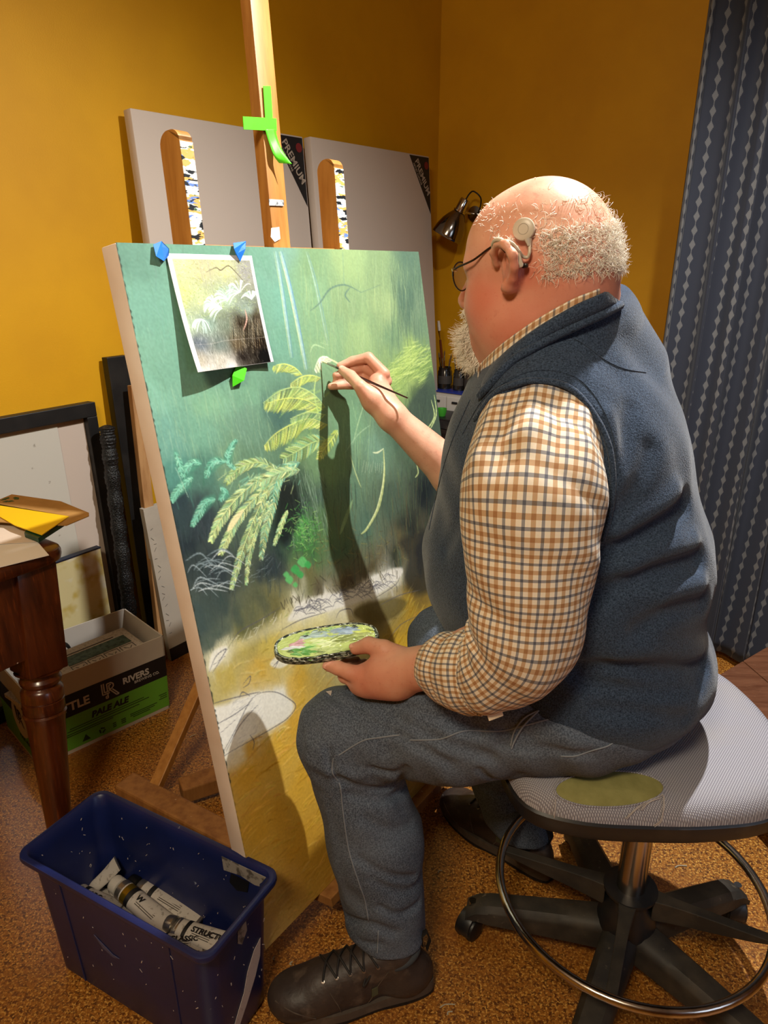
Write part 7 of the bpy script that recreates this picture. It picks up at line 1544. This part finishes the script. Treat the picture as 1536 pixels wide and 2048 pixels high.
# ------------------------------------------------------------------ the brush in hand and the paint dish
tip = pst(*px2st(641, 722), .002); bend = at(815, 796, 1.385); bd = nrm(bend - tip)
br = empty('thin_paint_brush', tip, 'thin dark handled paint brush held in the right hand, tip on the painting', 'paint brush')
Lb = float(np.linalg.norm(bend - tip))
mb = MB(); mb.tube([tip, tip + bd * .006, tip + bd * .016], [.0004, .0016, .0018], 10); mb.build('bristles', mat('pale_loaded_bristle', '#c9d0a2', .5), br, True)
mb = MB(); mb.tube([tip + bd * .015, tip + bd * .040], [.0019, .0023], 12); mb.build('ferrule', M_steel, br, True)
mb = MB(); mb.tube([tip + bd * .038, tip + bd * .06, tip + bd * .10, tip + bd * Lb * .8, tip + bd * Lb], [.0023, .0032, .0030, .0020, .0015], 12); mb.build('handle', mat('dark_lacquer', '#2b1411', .2, coat=.8), br, True)
# dish: a long oval lid crusted with paint
dz = .70; dA, dB = onz(549, 1306, dz - .012), onz(757, 1272, dz + .004); dc = (dA + dB) / 2; dx = nrm(dB - dA); dl = float(np.linalg.norm(dB - dA)) / 2; dyv = nrm(np.cross(Z3, dx)); dn2 = nrm(np.cross(dx, dyv)); dw = .052
def dish_loop(k, h, n=64):
    P = []
    for t in np.linspace(0, 2 * math.pi, n, endpoint=False):
        c_, s_ = math.cos(t), math.sin(t); e_ = 2.6; r = (abs(c_) ** e_ + abs(s_) ** e_) ** (-1 / e_); P.append(dc + dx * (c_ * r * (dl - (1 - k) * .05)) + dyv * (s_ * r * (dw - (1 - k) * .05)) + dn2 * h)
    return P
dish_o = empty('paint_dish', dc, 'oval tin lid used as palette, crusted with green and white paint, in the left hand', 'palette')
lp = [dish_loop(.7, -.004), dish_loop(.95, -.004), dish_loop(1.0, -.001), dish_loop(1.01, .004), dish_loop(.99, .0055), dish_loop(.985, .009), dish_loop(.96, .010), dish_loop(.93, .007), dish_loop(.7, .006)]
v = [p for l_ in lp for p in l_]; n = 64; f = [(q * n + i, q * n + (i + 1) % n, (q + 1) * n + (i + 1) % n, (q + 1) * n + i) for q in range(len(lp) - 1) for i in range(n)] + [tuple(range(n))[::-1], tuple((len(lp) - 1) * n + i for i in range(n))]
mb = MB(); mb.add(v, f); mb.build('lid', splatter('crusted_rim', '#7d8474', [('#23281f', .47, 110), ('#c9cbbf', .60, 130), ('#5c7c3a', .62, 90)]), dish_o, True)
D = Raster(170, 96, lambda px, py: (px, py))
D.a[:] = hexc('#b9c95e'); dr = random.Random(9)
def dq(u_, w_): return (u_ * 169, w_ * 95)
for (u0, w0, r_, c_) in ((.35, .55, .22, '#d3dd8c'), (.5, .6, .2, '#d9e39a'), (.25, .65, .14, '#a9cf62'), (.12, .6, .08, '#cfd0c6'), (.15, .45, .06, '#c98f8f'), (.35, .25, .12, '#9fb4a8'), (.6, .3, .14, '#8ea0a6'), (.7, .22, .12, '#8fa3b4'), (.8, .5, .2, '#9aa24c'), (.65, .6, .15, '#8a9440'), (.9, .4, .1, '#c8d24a'), (.2, .8, .12, '#5fa53a'), (.45, .85, .14, '#b6c46a')):
    for k in range(26): a = dr.uniform(-.5, .5); x, y = dq(u0 + dr.gauss(0, r_ * .4), w0 + dr.gauss(0, r_ * .45)); L2 = dr.uniform(6, 26); D.stroke([(x, y), (x + math.cos(a) * L2 * .5, y + math.sin(a) * L2 * .5 - 1), (x + math.cos(a) * L2, y + math.sin(a) * L2)], dr.uniform(1, 4), np.clip(hexc(c_) + dr.uniform(-.07, .07), 0, 1), .8, dr.uniform(.3, 1), raw=True)
for (u0, w0, c_, n_) in ((.28, .20, '#101417', 10), (.44, .12, '#0e1113', 8), (.52, .10, '#1c8f8a', 7), (.1, .75, '#20241e', 8), (.4, .9, '#3a4a22', 9), (.8, .10, '#14181a', 16), (.68, .08, '#1a2018', 10), (.95, .3, '#22281c', 9), (.30, .12, '#57b03a', 5), (.85, .2, '#c9d84a', 8), (.62, .35, '#7fa6c0', 5)):
    for k in range(n_): x, y = dq(u0 + dr.gauss(0, .02), w0 + dr.gauss(0, .04)); a = dr.uniform(-.6, .6); D.stroke([(x, y), (x + math.cos(a) * 7, y + math.sin(a) * 7)], dr.uniform(.8, 2.4), c_, .95, dr.uniform(.5, 1.6), raw=True)
_g = D.a.mean(-1, keepdims=True); D.a = _g + (D.a - _g) * .72; D.a = np.clip((D.a - .5) * .9 + .40, 0, 1); D.hgt += D.noise(5, 5, 4) * .8
def dsurf(X, Y, H_):
    u_ = X * 2 - 1; w_ = 1 - Y * 2; e_ = 2.6; su = np.clip(u_, -.999, .999); hw = (1 - np.abs(su) ** e_) ** (1 / e_)
    hw = np.maximum(hw, .02); P = dc + (u_ * (dl - .006))[..., None] * dx + (w_ * hw * (dw - .006))[..., None] * dyv + (.0075 + H_)[..., None] * dn2; return P
if dyv[1] < 0: pass
pigment_mesh('wet_paint', D, dsurf, attr_mat('wet_oil_paint', .3, coat=.15), dish_o, .0016)
